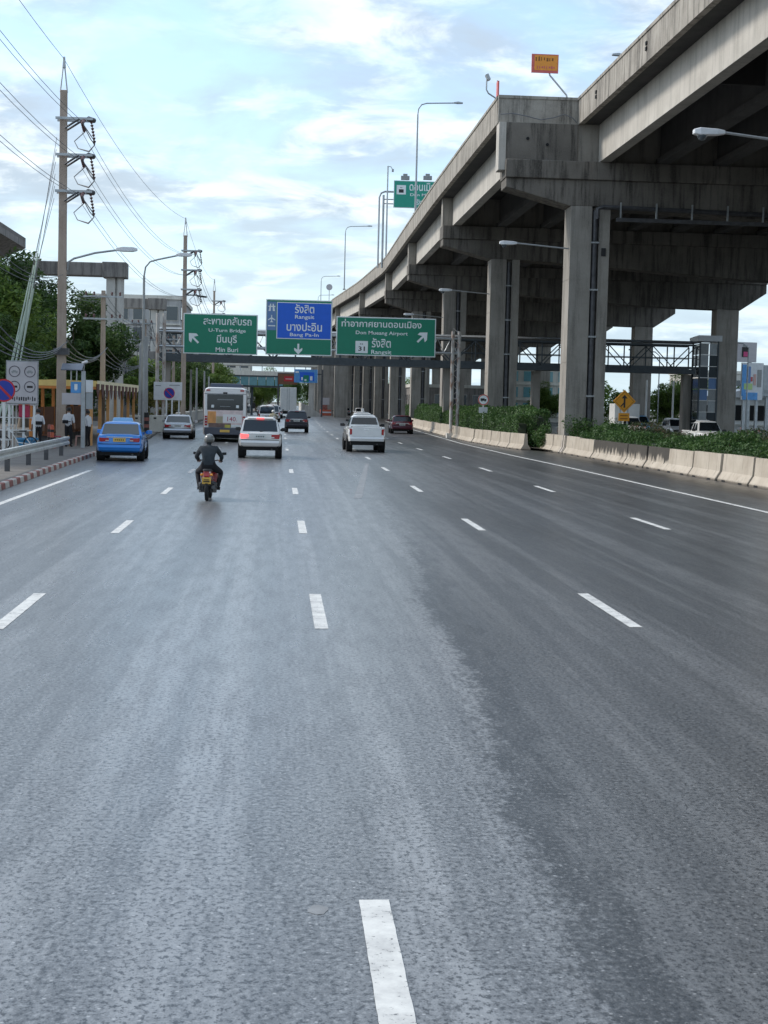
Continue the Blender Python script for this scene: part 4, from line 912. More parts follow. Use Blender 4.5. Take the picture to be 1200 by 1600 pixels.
for (xa, ya, za, xb, yb, zb, sg, n_) in ((-10.5, 56, 4.6, -9.98, 72, 4.3, 0.5, 4), (-9.98, 72, 4.4, -9.95, 88.5, 4.6, 0.35, 4), (-9.95, 88.5, 4.6, -10.3, 120, 4.9, 0.5, 4), (-10.3, 120, 5.0, -10.1, 150, 5.2, 0.5, 3), (-10.5, 56, 7.6, -9.98, 72, 7.6, 0.4, 3), (-9.98, 72, 7.6, -9.95, 88.5, 7.9, 0.3, 3), (-9.95, 88.5, 7.9, -10.3, 120, 7.9, 0.5, 3), (-10.3, 120, 7.9, -10.1, 150, 7.9, 0.5, 3)):
    for j in range(n_):
        cab += 1
        wire((xa + 0.18*j - 0.3, ya, za + 0.22*j), (xb + 0.18*j - 0.3, yb, zb + 0.22*j), sg + 0.12*j, 'sagging telecom cable strung between poles over the left pavement', 0.014 if za > 6 else 0.022, 10, GT, 'telecom_cable')
for k in range(10):
    y0 = 119.6 + random.uniform(-0.6, 0.6); x0 = -10.3 + random.uniform(-0.9, 0.9)
    wire((x0, y0, 8.3), (x0 + random.uniform(-1.2, 1.2), y0 + 0.3, random.uniform(4.6, 6.6)), random.uniform(0.1, 0.8), 'loose drooping cable in the tangle on the crowded utility pole', 0.022, 6, 'tangle of loose cables', 'telecom_cable')
def left_lamp(x, y, z0, arm, label, post=True, rise=0.5, hook=False):
    t = thing('street_lamp', label, 'street lamp', (x, y, z0 if not post else 0.15), 0, 'street lamps on the left')
    m = MB(); zt = 10.6 if post else 0.0
    if post:
        m.cyl((0,0,0), (0,0,zt-0.9), 0.11, 0.07, n=8); m.tube([(0,0,zt-0.9), (0.08,0,zt-0.35), (0.35,0,zt-0.02), (0.8,0,zt+0.12), (arm,0,zt+0.45)], 0.055, 7)
    else: m.tube([(0,0,-0.5), (0.05,0,-0.15), (0.3,0,0.02), (arm*0.5,0,rise*0.6), (arm,0,rise)], 0.05, 7)
    m.build('post' if post else 'arm', 'lamp_metal', t, smooth=40)
    z = zt+0.45 if post else rise
    m = MB(); sec = lambda xx, hw, za, zb: [(xx, -hw, za), (xx, hw, za), (xx, hw*0.8, zb), (xx, -hw*0.8, zb)]
    m.loft([sec(arm-0.3, 0.07, z-0.08, z+0.06), sec(arm, 0.15, z-0.1, z+0.12), sec(arm+0.45, 0.16, z-0.1, z+0.12), sec(arm+0.68, 0.10, z-0.05, z+0.07)]); m.build('lamp_head', 'lamp_white', t, bevel=0.03)
    return t
left_lamp(-9.75, 72, 8.75, 2.5, 'street lamp arm reaching from the near power pole over the road', False, 0.5)
left_lamp(-8.25, 95, 0, 2.2, 'curved street lamp behind the shelter, head near the second power pole')

# ------------------------------------------------------------------ unfinished railway portals on the left
def portal(y, label, deck=False):
    t = thing('concrete_portal', label, 'concrete portal', (-13.1, y, 0), 0, 'unfinished railway portals')
    m = MB(); m.box(-8.2, -1.0, -0.8, 0.8, 12.05, 13.1); m.build('beam', 'old_concrete', t, bevel=0.05); m = MB(); m.box(-0.99, 0.92, -0.95, 0.95, 11.95, 13.17); m.build('beam_end', 'old_concrete', t, bevel=0.05)
    for x in (0.0, -7.4):
        m = MB(); m.prism([(x-0.68, -0.6), (x+0.02, -0.6), (x+0.02, -0.35), (x+0.2, -0.35), (x+0.2, -0.6), (x+0.62, -0.6), (x+0.62, 0.6), (x-0.68, 0.6)], 0, 11.94, 'z'); m.build('column', 'pale_concrete' if x == 0 else 'old_concrete', t)
    m = MB(); m.box(-0.95, 0.75, -0.75, 0.75, 6.2, 7.5); m.build('corbel_block', 'old_concrete', t, bevel=0.05); return t
portal(125, 'weathered concrete portal frame over the trees, nearest of the left ones'); portal(168, 'second weathered concrete portal frame behind the cable tangle'); portal(212, 'farthest concrete portal frame, mostly hidden behind the second')
t = thing('unfinished_deck', 'piece of unfinished concrete railway deck at the upper left edge', 'overpass', (-24.5, 100, 13.2))
m = MB(); m.prism([(-3.0, 0.0), (2.2, 0.0), (4.2, 0.95), (4.2, 1.45), (-5.0, 1.45), (-5.0, 0.95)], -45, 25.5, 'y'); m.build('deck_girder', 'old_concrete', t)
m = MB(); m.box(3.95, 4.2, -45, 25.5, 1.455, 1.75); m.build('edge_upstand', 'paving', t)

# ================================================================== vehicles
def ring_body(y, zl, zt, hw, crown=0.03, ch=0.16):
    zm = lerp(zl, zt, 0.55)
    half = [(hw*0.80, zl), (hw*0.95, zl+0.07), (hw, zl+ch+0.06), (hw, zm), (hw*0.965, zt-0.10), (hw*0.90, zt-0.015), (hw*0.5, zt+crown*0.8)]
    return [(x, y, z) for x, z in half] + [(0, y, zt+crown)] + [(-x, y, z) for x, z in half[::-1]] + [(0, y, zl)]
def wheel_mesh():
    m = MB(); w = 0.11
    m.lathe([(0.60, -w), (0.86, -w), (0.97, -w*0.8), (1.0, -w*0.4), (1.0, w*0.4), (0.97, w*0.8), (0.86, w), (0.60, w)], 20, axis='x'); tyre = m.mesh('tyre', 'rubber', 40)
    m = MB(); m.lathe([(0.02, 0.02), (0.15, 0.06), (0.58, 0.0), (0.62, 0.09), (0.66, 0.10)], 20, axis='x')
    for k in range(5):
        a = k*2*math.pi/5; m.cbox((0.035, math.cos(a)*0.36, math.sin(a)*0.36), (0.05, 0.16, 0.5), (a - math.pi/2, 0, 0))
    return tyre, m.mesh('rim', 'rim', 30)
TYRE, RIM = wheel_mesh()
def add_wheels(t, track, ys, r, wd=1.0):
    for s_ in (-1, 1):
        for yy in ys:
            o = mesh_obj('wheel', TYRE, t, (s_*(track), yy, r)); o.scale = (wd*s_, r, r)
            mesh_obj('rim', RIM, o)
def car(name, label, cat, x, y, paint, kind, rz=0.0, group='vehicles on the road', L=4.5, W=1.8, H=1.5, gc=0.28, belt=0.95, plate='plate_white', z=0.0, brake=False, glass='glass_dark', detail=True, chrome=False):
    t = thing(name, label, cat, (x, y, z), rz, group); hw = W/2; r0 = -L/2; f0 = L/2
    hood = belt - 0.10
    tall = kind in ('suv', 'pickup', 'van')
    # lower body
    if kind == 'sedan': st = [(r0, gc+0.16, belt-0.06, 0.86), (r0+0.05, gc+0.10, belt+0.02, 0.93), (r0+0.22, gc+0.04, belt+0.05, 0.97), (r0+0.9, gc, belt, 1), (0.3, gc, belt, 1), (f0-1.2, gc, belt-0.02, 1), (f0-0.6, gc, hood-0.06, 0.97), (f0-0.12, gc+0.06, hood-0.22, 0.9), (f0, gc+0.12, hood-0.34, 0.78)]
    elif kind == 'pickup': st = [(r0+0.1, gc+0.22, belt-0.02, 0.93), (r0+0.14, gc+0.20, belt, 0.95), (r0+1.2, gc+0.1, belt, 0.96), (-0.3, gc+0.05, belt, 0.97), (f0-1.4, gc, belt, 0.99), (f0-0.5, gc, belt-0.04, 0.97), (f0-0.1, gc+0.05, belt-0.14, 0.92), (f0, gc+0.15, belt-0.24, 0.84)]
    else: st = [(r0, gc+0.18, belt-0.05, 0.90), (r0+0.05, gc+0.10, belt, 0.96), (r0+0.35, gc+0.04, belt, 0.99), (0, gc, belt, 1), (f0-1.3, gc, belt, 1), (f0-0.6, gc, belt-0.05, 0.97), (f0-0.1, gc+0.05, belt-0.18, 0.9), (f0, gc+0.15, belt-0.32, 0.8)]
    m = MB(); m.loft([ring_body(a, b, c, hw*d) for a, b, c, d in st]); body = m.build('body', paint, t, smooth=38)
    # greenhouse
    if kind == 'sedan': g = (r0+0.62, r0+1.25, f0-2.0, f0-1.15)
    elif kind == 'suv': g = (r0+0.06, r0+0.42, f0-2.05, f0-1.2)
    elif kind == 'hatch': g = (r0+0.12, r0+0.62, f0-1.95, f0-1.0)
    elif kind == 'van': g = (r0+0.05, r0+0.2, f0-1.35, f0-0.55)
    else: g = (-0.52, -0.36, 0.62, 1.28)
    yrb, yrt, yft, yfb = g; hb, hr = (hw*0.84, hw*0.64) if kind == 'pickup' else (hw*0.925, hw*0.74); zb = belt - 0.02
    def gring(yy, k):
        zt = zb + (H - zb)*k; xr = lerp(hb, hr, k)
        half = [(hb, zb), (lerp(hb, xr, 0.85), zb + (zt-zb)*0.85), (xr*0.88, zt-0.012), (xr*0.5, zt+0.015*k)]
        return [(a, yy, b) for a, b in half] + [(-a, yy, b) for a, b in half[::-1]]
    m = MB(); m.loft([gring(yrb, 0.02), gring(lerp(yrb, yrt, 0.86), 0.93), gring(yrt+0.08, 1.0), gring(yft-0.1, 1.0), gring(lerp(yft, yfb, 0.12), 0.92), gring(yfb, 0.02)]); cab = m.build('cabin', paint, t, smooth=30)
    e = 0.014
    def slope(k, yb, yt, s_): yy = lerp(yb, yt, min(1, k/0.93)*0.86) if k < 0.93 else yt; return yy, zb + (H-zb)*k
    def pane(nm, yb, yt, sg, k0, k1, w0, w1):
        pts = []
        a = lerp(yb, yt, k0/0.93*0.86 if sg < 0 else k0/0.92*0.88); b_ = lerp(yb, yt, k1/0.93*0.86 if sg < 0 else k1/0.92*0.88)
        za, zc = zb + (H-zb)*k0, zb + (H-zb)*k1
        m = MB(); th = 0.02
        P = [(-w0, a, za), (w0, a, za), (w1, b_, zc), (-w1, b_, zc)]
        nv = (Vector(P[1])-Vector(P[0])).cross(Vector(P[2])-Vector(P[1])).normalized(); nv = nv if nv.y*sg > 0 else -nv
        m.loft([[Vector(p) - nv*0.01 for p in P], [Vector(p) + nv*e for p in P]]); return m.build(nm, glass, cab)
    pane('rear_window', yrb, yrt, -1, 0.26 if kind == 'pickup' else 0.12, 0.80 if kind == 'pickup' else 0.84, hb*0.86, hr*0.97); pane('windscreen', yfb, yft, 1, 0.10, 0.86, hb*0.90, hr*0.94)
    # side windows
    segs = {'sedan': [(yrb+0.55, -0.12), (-0.05, yfb-0.42)], 'suv': [(yrb+0.35, yrb+1.05), (yrb+1.12, 0.05), (0.12, yfb-0.45)], 'hatch': [(yrb+0.45, -0.10), (-0.03, yfb-0.45)], 'van': [(yrb+0.3, -0.9), (-0.8, 0.3), (0.4, yfb-0.3)], 'pickup': [(yrb+0.18, 0.18), (0.25, yfb-0.3)]}[kind]
    for s_ in (-1, 1):
        for i, (ya, yc) in enumerate(segs):
            k0, k1 = 0.10, 0.78; xa, xb = lerp(hb, lerp(hb, hr, 1), k0)*1.0, lerp(hb, hr, k1*0.99)
            top_r = ya + (0.45 if (kind == 'sedan' and i == 0) else 0.08); top_f = yc - (0.42 if i == len(segs)-1 else 0.02)
            m = MB(); o1, o2 = s_*(xa+0.012), s_*(xb+0.014)
            P = [(o1, ya, zb+(H-zb)*k0), (o1, yc, zb+(H-zb)*k0), (o2, top_f, zb+(H-zb)*k1), (o2, top_r, zb+(H-zb)*k1)]
            m.loft([P, [(p[0]-s_*0.03, p[1], p[2]) for p in P]]); m.build('side_window', glass, cab)
        # mirror
        m = MB(); m.loft([[(s_*(hw*0.93), yfb-0.30, zb+0.06), (s_*(hw*0.93), yfb-0.22, zb+0.06), (s_*(hw*0.93), yfb-0.22, zb+0.13), (s_*(hw*0.93), yfb-0.30, zb+0.13)],
                          [(s_*(hw+0.02), yfb-0.34, zb+0.03), (s_*(hw+0.02), yfb-0.20, zb+0.05), (s_*(hw+0.02), yfb-0.20, zb+0.19), (s_*(hw+0.02), yfb-0.34, zb+0.20)],
                          [(s_*(hw+0.20), yfb-0.32, zb+0.05), (s_*(hw+0.20), yfb-0.24, zb+0.06), (s_*(hw+0.20), yfb-0.24, zb+0.18), (s_*(hw+0.20), yfb-0.32, zb+0.19)]]); m.build('mirror', paint if not tall else 'plastic_black', t, bevel=0.015)
    # rear end
    zt_ = belt
    if kind == 'sedan':
        tl = [(0.86, 0.44, belt-0.24, belt-0.07)]; pz = belt-0.16
    elif kind == 'suv': tl = [(0.91, 0.52, belt-0.26, belt-0.05)]; pz = belt-0.16
    elif kind == 'pickup': tl = [(0.91, 0.77, belt-0.36, belt-0.04)]; pz = gc+0.30
    elif kind == 'van': tl = [(0.92, 0.78, belt-0.45, belt+0.05)]; pz = belt-0.2
    else: tl = [(0.90, 0.52, belt-0.22, belt-0.04)]; pz = belt-0.22
    yb = r0 + (0.1 if kind == 'pickup' else 0.0)
    for s_ in (-1, 1):
        xo, xi, z0_, z1_ = tl[0]
        m = MB(); m.loft([[(s_*hw*xi, yb-0.018, z0_+0.03), (s_*hw*xo*0.985, yb+0.0, z0_), (s_*hw*xo, yb+0.0, z1_), (s_*hw*xi, yb-0.018, z1_-0.02)], [(s_*hw*xi, yb+0.14, z0_+0.03), (s_*hw*xo, yb+0.22, z0_), (s_*hw*xo, yb+0.22, z1_), (s_*hw*xi, yb+0.14, z1_-0.02)]])
        lt = m.build('tail_light', 'brake_lit' if (brake and s_ < 0) else 'lens_red', t, bevel=0.012)
        if kind != 'pickup':
            m = MB(); xm = lerp(xi, xo, 0.35); m.box(min(s_*hw*xi, s_*hw*xm), max(s_*hw*xi, s_*hw*xm), yb-0.026, yb-0.0, z0_+0.045, lerp(z0_, z1_, 0.45)); m.build('reverse_lens', 'lens_clear', lt)
        m = MB(); m.box(min(s_*hw*0.62, s_*hw*0.8), max(s_*hw*0.62, s_*hw*0.8), yb-0.028, yb+0.0, gc+0.23, gc+0.28); m.build('reflector', 'lens_red', t)
        m = MB(); m.loft([[(s_*hw*0.55, f0-0.10, belt-0.32), (s_*hw*0.83, f0-0.22, belt-0.32), (s_*hw*0.86, f0-0.34, belt-0.16), (s_*hw*0.55, f0-0.24, belt-0.18)], [(s_*hw*0.55, f0-0.02, belt-0.34), (s_*hw*0.80, f0-0.14, belt-0.33), (s_*hw*0.84, f0-0.28, belt-0.15), (s_*hw*0.55, f0-0.12, belt-0.17)]]); m.build('headlight', 'lens_clear', t)
    m = MB(); m.box(-0.24, 0.24, yb-0.03, yb+0.01, pz-0.065, pz+0.075); pl = m.build('number_plate', plate, t)
    m = MB()
    for k in range(5): m.box(-0.17+k*0.075, -0.13+k*0.075, yb-0.033, yb-0.0302, pz-0.02, pz+0.035)
    m.build('plate_lettering', 'ink', pl)
    m = MB(); m.box(-hw*0.62, hw*0.62, f0-0.16, f0-0.02, belt-0.42, belt-0.28); m.build('grille', 'plastic_black', t)
    m = MB()      # rear bumper
    zz0, zz1 = gc+0.12, gc+0.36
    m.loft([[(-hw*0.93, yb+0.2, zz0), (-hw*0.86, yb-0.05, zz0+0.02), (hw*0.86, yb-0.05, zz0+0.02), (hw*0.93, yb+0.2, zz0)], [(-hw*0.965, yb+0.2, zz1-0.08), (-hw*0.88, yb-0.09, zz1-0.1), (hw*0.88, yb-0.09, zz1-0.1), (hw*0.965, yb+0.2, zz1-0.08)], [(-hw*0.95, yb+0.2, zz1), (-hw*0.88, yb-0.05, zz1), (hw*0.88, yb-0.05, zz1), (hw*0.95, yb+0.2, zz1)]])
    m.build('rear_bumper', 'chrome' if chrome else paint, t, smooth=40)
    if kind != 'pickup':
        m = MB(); m.box(-hw*0.87, hw*0.87, yb-0.012, yb+0.02, gc+0.37, gc+0.392); m.build('panel_gap', 'under_black', t)
        m = MB(); m.box(-hw*0.56, hw*0.56, yb-0.024, yb+0.02, pz+0.10, pz+0.125); m.build('boot_handle', 'chrome', t)
    for s_ in (-1, 1):
        for yy in (-0.55, 0.45): m = MB(); m.box(min(s_*(hw-0.02), s_*(hw+0.018)), max(s_*(hw-0.02), s_*(hw+0.018)), yy, yy+0.18, belt-0.20, belt-0.165); m.build('door_handle', 'chrome', t)
        for yy in (-0.62, 0.38, 1.25): m = MB(); m.box(min(s_*(hw-0.02), s_*(hw+0.003)), max(s_*(hw-0.02), s_*(hw+0.003)), yy, yy+0.015, gc+0.15, belt-0.12); m.build('door_seam', 'under_black', t)
    m = MB(); m.box(-hw*0.84, hw*0.84, r0+0.12, f0-0.2, gc-0.06, gc+0.14); m.build('underbody', 'under_black', t)
    m = MB(); m.cyl((hw*0.55, yb-0.06, gc-0.01), (hw*0.55, yb+0.4, gc-0.01), 0.035, n=8); m.build('exhaust', 'steel_dark', t)
    wr = 0.39 if tall else 0.32; wx = hw - 0.13; wy = (r0 + (1.05 if tall else 0.92), f0 - (0.95 if tall else 0.88))
    for s_ in (-1, 1):
        for yy in wy:
            m = MB(); m.cyl((s_*(hw*0.70), yy, wr+0.02), (s_*(hw+0.004), yy, wr+0.02), wr+0.07, n=18); m.build('wheel_arch', 'under_black', t)
    add_wheels(t, wx + 0.03, wy, wr, 1.1)
    if kind in ('suv', 'hatch', 'van'):
        m = MB(); m.loft([[(-hr*0.8, yrt+0.02, H+0.005), (hr*0.8, yrt+0.02, H+0.005), (hr*0.8, yrt+0.2, H+0.02), (-hr*0.8, yrt+0.2, H+0.02)], [(-hr*0.8, yrt-0.14, H-0.03), (hr*0.8, yrt-0.14, H-0.03), (hr*0.8, yrt+0.05, H+0.035), (-hr*0.8, yrt+0.05, H+0.035)]]); m.build('spoiler', paint, cab)
        m = MB(); m.box(-0.16, 0.16, yrt-0.165, yrt-0.12, H-0.045, H-0.01); m.build('high_brake_light', 'brake_lit' if brake else 'lens_red', cab)
        m = MB(); m.tube([(0, r0+0.10, zb+0.12), (0.0, r0+0.07, zb+0.07), (0.28, r0+0.10, zb+0.12)], 0.012, 5); m.build('wiper', 'plastic_black', cab)
    if kind == 'suv':
        for s_ in (-1, 1):
            m = MB(); m.tube([(s_*hr*0.84, yrt+0.15, H-0.01), (s_*hr*0.84, yrt+0.28, H+0.06), (s_*hr*0.84, yft-0.3, H+0.06), (s_*hr*0.84, yft-0.15, H-0.01)], 0.022, 6); m.build('roof_rail', 'rim', cab)
        m = MB(); m.box(-hw*0.4, hw*0.4, r0-0.02, r0+0.01, belt-0.06, belt-0.025); m.build('garnish', 'chrome', t)
    if kind == 'pickup':      # open bed with tailgate
        m = MB(); m.box(-hw*0.80, hw*0.80, r0+0.2, -0.68, belt-0.02, belt+0.042); m.build('bed_opening', 'under_black', t)
        for s_ in (-1, 1):
            m = MB(); m.box(min(s_*hw*0.80, s_*hw*0.93), max(s_*hw*0.80, s_*hw*0.93), r0+0.12, -0.64, belt-0.05, belt+0.055); m.build('bed_rail', paint, t, bevel=0.02)
        m = MB(); m.box(-hw*0.76, hw*0.76, r0+0.055, r0+0.17, belt-0.44, belt+0.05); tg = m.build('tailgate', paint, t, bevel=0.02)
        m = MB(); m.box(-0.14, 0.14, r0+0.045, r0+0.0549, belt-0.12, belt-0.05); m.build('tailgate_handle', 'chrome', tg)
        m = MB(); m.box(-hr*0.7, hr*0.7, -0.62, -0.5, H-0.01, H+0.05); m.build('roof_lip', paint, cab)
    return t

car('taxi', 'bright blue sedan taxi parked at the left kerb by the shelter', 'taxi', -6.12, 61.9, 'taxi_blue', 'sedan', R(2.0), L=4.6, W=1.8, H=1.50, belt=0.98, plate='plate_yellow', glass='glass_grey')
tx = bpy.data.objects['taxi']; m = MB(); m.loft([[(-0.42, -0.35, 1.50), (0.42, -0.35, 1.50), (0.42, -0.1, 1.51), (-0.42, -0.1, 1.51)], [(-0.36, -0.30, 1.66), (0.36, -0.30, 1.66), (0.36, -0.15, 1.66), (-0.36, -0.15, 1.66)]]); rs = m.build('roof_sign', 'lightblue_car', tx, bevel=0.02)
car('silver_sedan', 'silver sedan driving ahead of the blue taxi near the left kerb', 'car', -6.12, 97.0, 'silver', 'sedan', R(1.0), L=4.7, W=1.84, H=1.46, glass='glass_grey')
car('sport_utility', 'light champagne sport utility vehicle braking right behind the bus', 'car', -0.72, 67.6, 'champagne', 'suv', 0, L=4.75, W=1.84, H=1.74, gc=0.42, belt=1.10, brake=True)
car('dark_sport_utility', 'dark navy sport utility vehicle in the middle lane beyond the bus', 'car', 1.55, 124.8, 'navy_car', 'suv', R(-0.5), L=4.6, W=1.88, H=1.72, gc=0.34, belt=1.10)
car('pickup_truck', 'white pickup truck in the lane left of the maroon car', 'pickup', 4.45, 79.4, 'white_car', 'pickup', R(0.6), L=5.3, W=1.92, H=1.84, gc=0.42, belt=1.22)
car('hatchback', 'dark maroon car in the rightmost lane by the barriers', 'car', 10.35, 129.0, 'maroon', 'hatch', R(-1.0), L=4.4, W=1.86, H=1.50, belt=0.98)
p2_ = car('pickup_truck', 'white pickup truck directly ahead of the near white pickup, half hidden', 'pickup', 5.95, 108, 'white_car', 'pickup', R(0), L=5.3, W=1.84, H=1.78, gc=0.42, belt=1.12)
m = MB(); m.box(-0.09, 0.09, -0.1, 0.1, 1.8, 2.08); m.box(-0.05, 0.05, -0.05, 0.05, 1.75, 1.8); m.build('roof_beacon', 'white_paint', p2_, bevel=0.02)
car('white_van', 'white van beyond the bus, left of the far motorcyclist', 'van', -1.05, 158, 'white_car', 'van', 0, L=4.9, W=1.85, H=1.98, gc=0.3, belt=1.1)
car('white_van', 'second white van farther beyond the bus', 'van', -0.6, 186, 'white_car', 'van', 0, L=4.9, W=1.85, H=2.0, gc=0.3, belt=1.1)
car('pickup_truck', 'small far white pickup truck seen over the braking vehicle roof', 'pickup', -0.2, 222, 'white_car', 'pickup', 0, L=5.2, W=1.84, H=1.8, gc=0.42, belt=1.12)
car('far_car', 'tiny far grey car in the left carriageway beyond the vans', 'car', -2.4, 255, 'grey_car', 'sedan', 0)
car('far_car', 'tiny far white car beside the box truck', 'car', -1.0, 290, 'white_car', 'sedan', 0)
car('far_car', 'tiny dark car far ahead under the expressway', 'car', 10.4, 262, 'navy_car', 'hatch', 0, H=1.6)
car('far_car', 'tiny silver car far ahead under the expressway', 'car', 13.2, 300, 'silver', 'sedan', 0)
car('far_car', 'tiny white car deep under the expressway, right of the silver one', 'car', 14.2, 268, 'white_car', 'hatch', 0, H=1.6)
# opposite road, facing the camera
GO = 'vehicles on the opposite road'
car('pickup_truck', 'white pickup facing us on the opposite road, right of the lit columns', 'pickup', 28.2, 100, 'white_car', 'pickup', R(180), GO, L=5.3, W=1.88, H=1.82, gc=0.42, belt=1.12)
vt = car('delivery_truck', 'small white box truck facing us behind the yellow diamond sign', 'truck', 27.7, 120, 'white_car', 'pickup', R(180), GO, L=5.3, W=1.88, H=1.9, gc=0.45, belt=1.14)
m = MB(); m.box(-1.0, 1.0, -2.7, -0.66, 1.2, 2.9); bxx = m.build('cargo_box', 'white_paint', vt, bevel=0.03); m = MB(); m.box(0.0-0.01, 0.01, -2.715, -2.70, 1.25, 2.85); m.build('door_seam', 'plastic_black', bxx)
car('far_car', 'light blue car on the opposite road between the slim white posts', 'car', 35.5, 150, 'lightblue_car', 'van', R(180), GO, L=4.6, W=1.8, H=1.9, belt=1.1)
car('far_car', 'white car on the opposite road beside the stair tower', 'car', 37.2, 142, 'white_car', 'hatch', R(180), GO, H=1.7)
car('far_car', 'silver car on the opposite road at the near column foot', 'car', 29.2, 146, 'silver', 'hatch', R(180), GO, H=1.6)
car('far_car', 'white car on the opposite road seen between second column and pier pipe', 'car', 26.6, 172, 'white_car', 'sedan', R(180), GO)
car('far_car', 'yellow-green taxi on the opposite road beyond the hedge', 'taxi', 29.6, 178, 'green_taxi', 'sedan', R(180), GO)
car('far_car', 'white car on the opposite road left of the second column', 'car', 25.9, 205, 'white_car', 'van', R(180), GO, H=2.0, belt=1.1)

# ------------------------------------------------------------------ bus
t = thing('city_bus', 'white city bus numbered 140 with printed advert on the rear', 'bus', (-3.05, 90.0, 0), 0, 'vehicles on the road')
BW, BL, BH = 1.24, 11.0, 3.18
m = MB()
def bring(y, k=1.0, dz=0.0): return [(-BW*k, y, 0.42), (-BW*k, y, 2.85), (-BW*0.94*k, y, 3.08+dz), (-BW*0.8*k, y, 3.18+dz), (BW*0.8*k, y, 3.18+dz), (BW*0.94*k, y, 3.08+dz), (BW*k, y, 2.85), (BW*k, y, 0.42)]
m.loft([bring(0.05, 0.965, -0.04), bring(0.16), bring(BL-0.25), bring(BL, 0.95, -0.05)]); bb = m.build('body', 'bus_white', t, smooth=35)
m = MB(); m.loft([[(-0.95, 1.0, 3.17), (0.95, 1.0, 3.17), (0.95, 4.6, 3.17), (-0.95, 4.6, 3.17)], [(-0.9, 1.1, 3.42), (0.9, 1.1, 3.42), (0.9, 4.5, 3.42), (-0.9, 4.5, 3.42)]]); m.build('roof_unit', 'bus_navy', t, bevel=0.04)
m = MB(); m.box(-1.04, 1.04, 0.02, 0.06, 1.86, 2.77); rw = m.build('rear_window', 'glass_dark', t, bevel=0.06)
for xx in (-0.72, 0.72):
    m = MB(); m.box(xx-0.08, xx+0.08, 0.005, 0.019, 2.0, 2.16); m.build('sticker', 'sign_white', rw)
m = MB(); m.box(-0.45, 0.5, 0.008, 0.019, 2.45, 2.5); m.box(-0.3, 0.3, 0.008, 0.019, 2.06, 2.09); m.build('window_bars', 'sign_back', rw)
for xx in (-0.98, 0.98):
    m = MB(); m.box(xx-0.11, xx+0.11, 0.01, 0.06, 2.96, 3.05); m.build('marker_light', 'lens_red', t)
    m = MB(); m.box(min(xx*1.04, xx*1.2), max(xx*1.04, xx*1.2), 0.0, 0.10, 0.95, 1.52); tl_ = m.build('tail_light', 'lens_red', t, bevel=0.02)
    for z_ in (1.08, 1.24, 1.40): m = MB(); m.box(min(xx*1.06, xx*1.17), max(xx*1.06, xx*1.17), -0.012, -0.0005, z_-0.02, z_+0.02); m.build('lamp_divider', 'lens_clear', tl_)
m = MB(); m.box(-0.12, 0.12, 0.0, 0.06, 2.80, 2.90); m.build('rear_camera', 'plastic_black', t)
m = MB(); m.box(-1.22, 1.22, 0.03, 0.052, 2.79, 2.815); m.build('trim_line', 'bus_navy', t)
# printed advert panels across the lower rear
for nm, x0_, x1_, z0_, z1_, mt, yy in (('advert_pink', -1.0, 1.05, 1.02, 1.86, 'ad_pink', 0.028), ('advert_orange', -1.0, -0.52, 1.05, 1.78, 'ad_orange', 0.020), ('advert_brown', -0.95, 0.35, 0.86, 1.10, 'ad_brown', 0.014), ('advert_pale', -0.12, 0.96, 1.14, 1.62, 'bus_white', 0.020), ('advert_tan', -0.5, -0.12, 1.1, 1.5, 'cloth_khaki', 0.018), ('advert_yellow', 0.0, 0.32, 0.84, 1.02, 'ad_yellow', 0.008), ('advert_white_strip', 0.36, 0.8, 0.92, 1.0, 'sign_white', 0.008)):
    m = MB(); m.box(x0_, x1_, yy, 0.06, z0_, z1_); m.build(nm, mt, t)
text_box('140.', 0.14, 0.70, 1.22, 1.48, 0.006, 'ad_crimson', t, 0.0, 'route_number')
m = MB(); m.box(-1.2, 1.2, 0.0, 0.14, 0.42, 0.85); m.build('rear_bumper', 'bus_navy', t, bevel=0.04)
m = MB(); m.box(-0.28, 0.28, -0.03, -0.002, 0.58, 0.72); m.build('number_plate', 'plate_yellow', t)
m = MB(); m.box(-1.05, 1.05, 0.35, BL-0.3, 0.22, 0.44); m.build('underbody', 'under_black', t)
for s_ in (-1, 1):
    for k in range(6):
        m = MB(); m.box(min(s_*BW, s_*(BW+0.012)), max(s_*BW, s_*(BW+0.012)), 0.7+k*1.65, 2.25+k*1.65, 1.65, 2.72); m.build('side_window', 'glass_dark', t)
    m = MB(); m.box(min(s_*BW, s_*(BW+0.02)), max(s_*BW, s_*(BW+0.02)), 0.15, 0.5, 0.5, 3.0); m.build('corner_panel', 'ad_brown', t)
    m = MB(); m.tube([(s_*BW, BL-0.2, 2.6), (s_*(BW+0.25), BL+0.1, 2.55), (s_*(BW+0.25), BL+0.1, 2.3)], 0.02, 5); m.box(min(s_*(BW+0.15), s_*(BW+0.35)), max(s_*(BW+0.15), s_*(BW+0.35)), BL+0.05, BL+0.15, 1.95, 2.3); m.build('mirror', 'plastic_black', t)
m = MB(); m.box(-1.1, 1.1, BL-0.03, BL+0.01, 1.3, 2.8); m.build('windscreen', 'glass_dark', t)
add_wheels(t, 1.05, (2.9, BL-2.4), 0.48, 1.3)
for s_ in (-1, 1):
    for yy in (2.9, BL-2.4):
        m = MB(); m.cyl((s_*0.8, yy, 0.5), (s_*(BW+0.006), yy, 0.5), 0.58, n=20); m.build('wheel_arch', 'under_black', t)
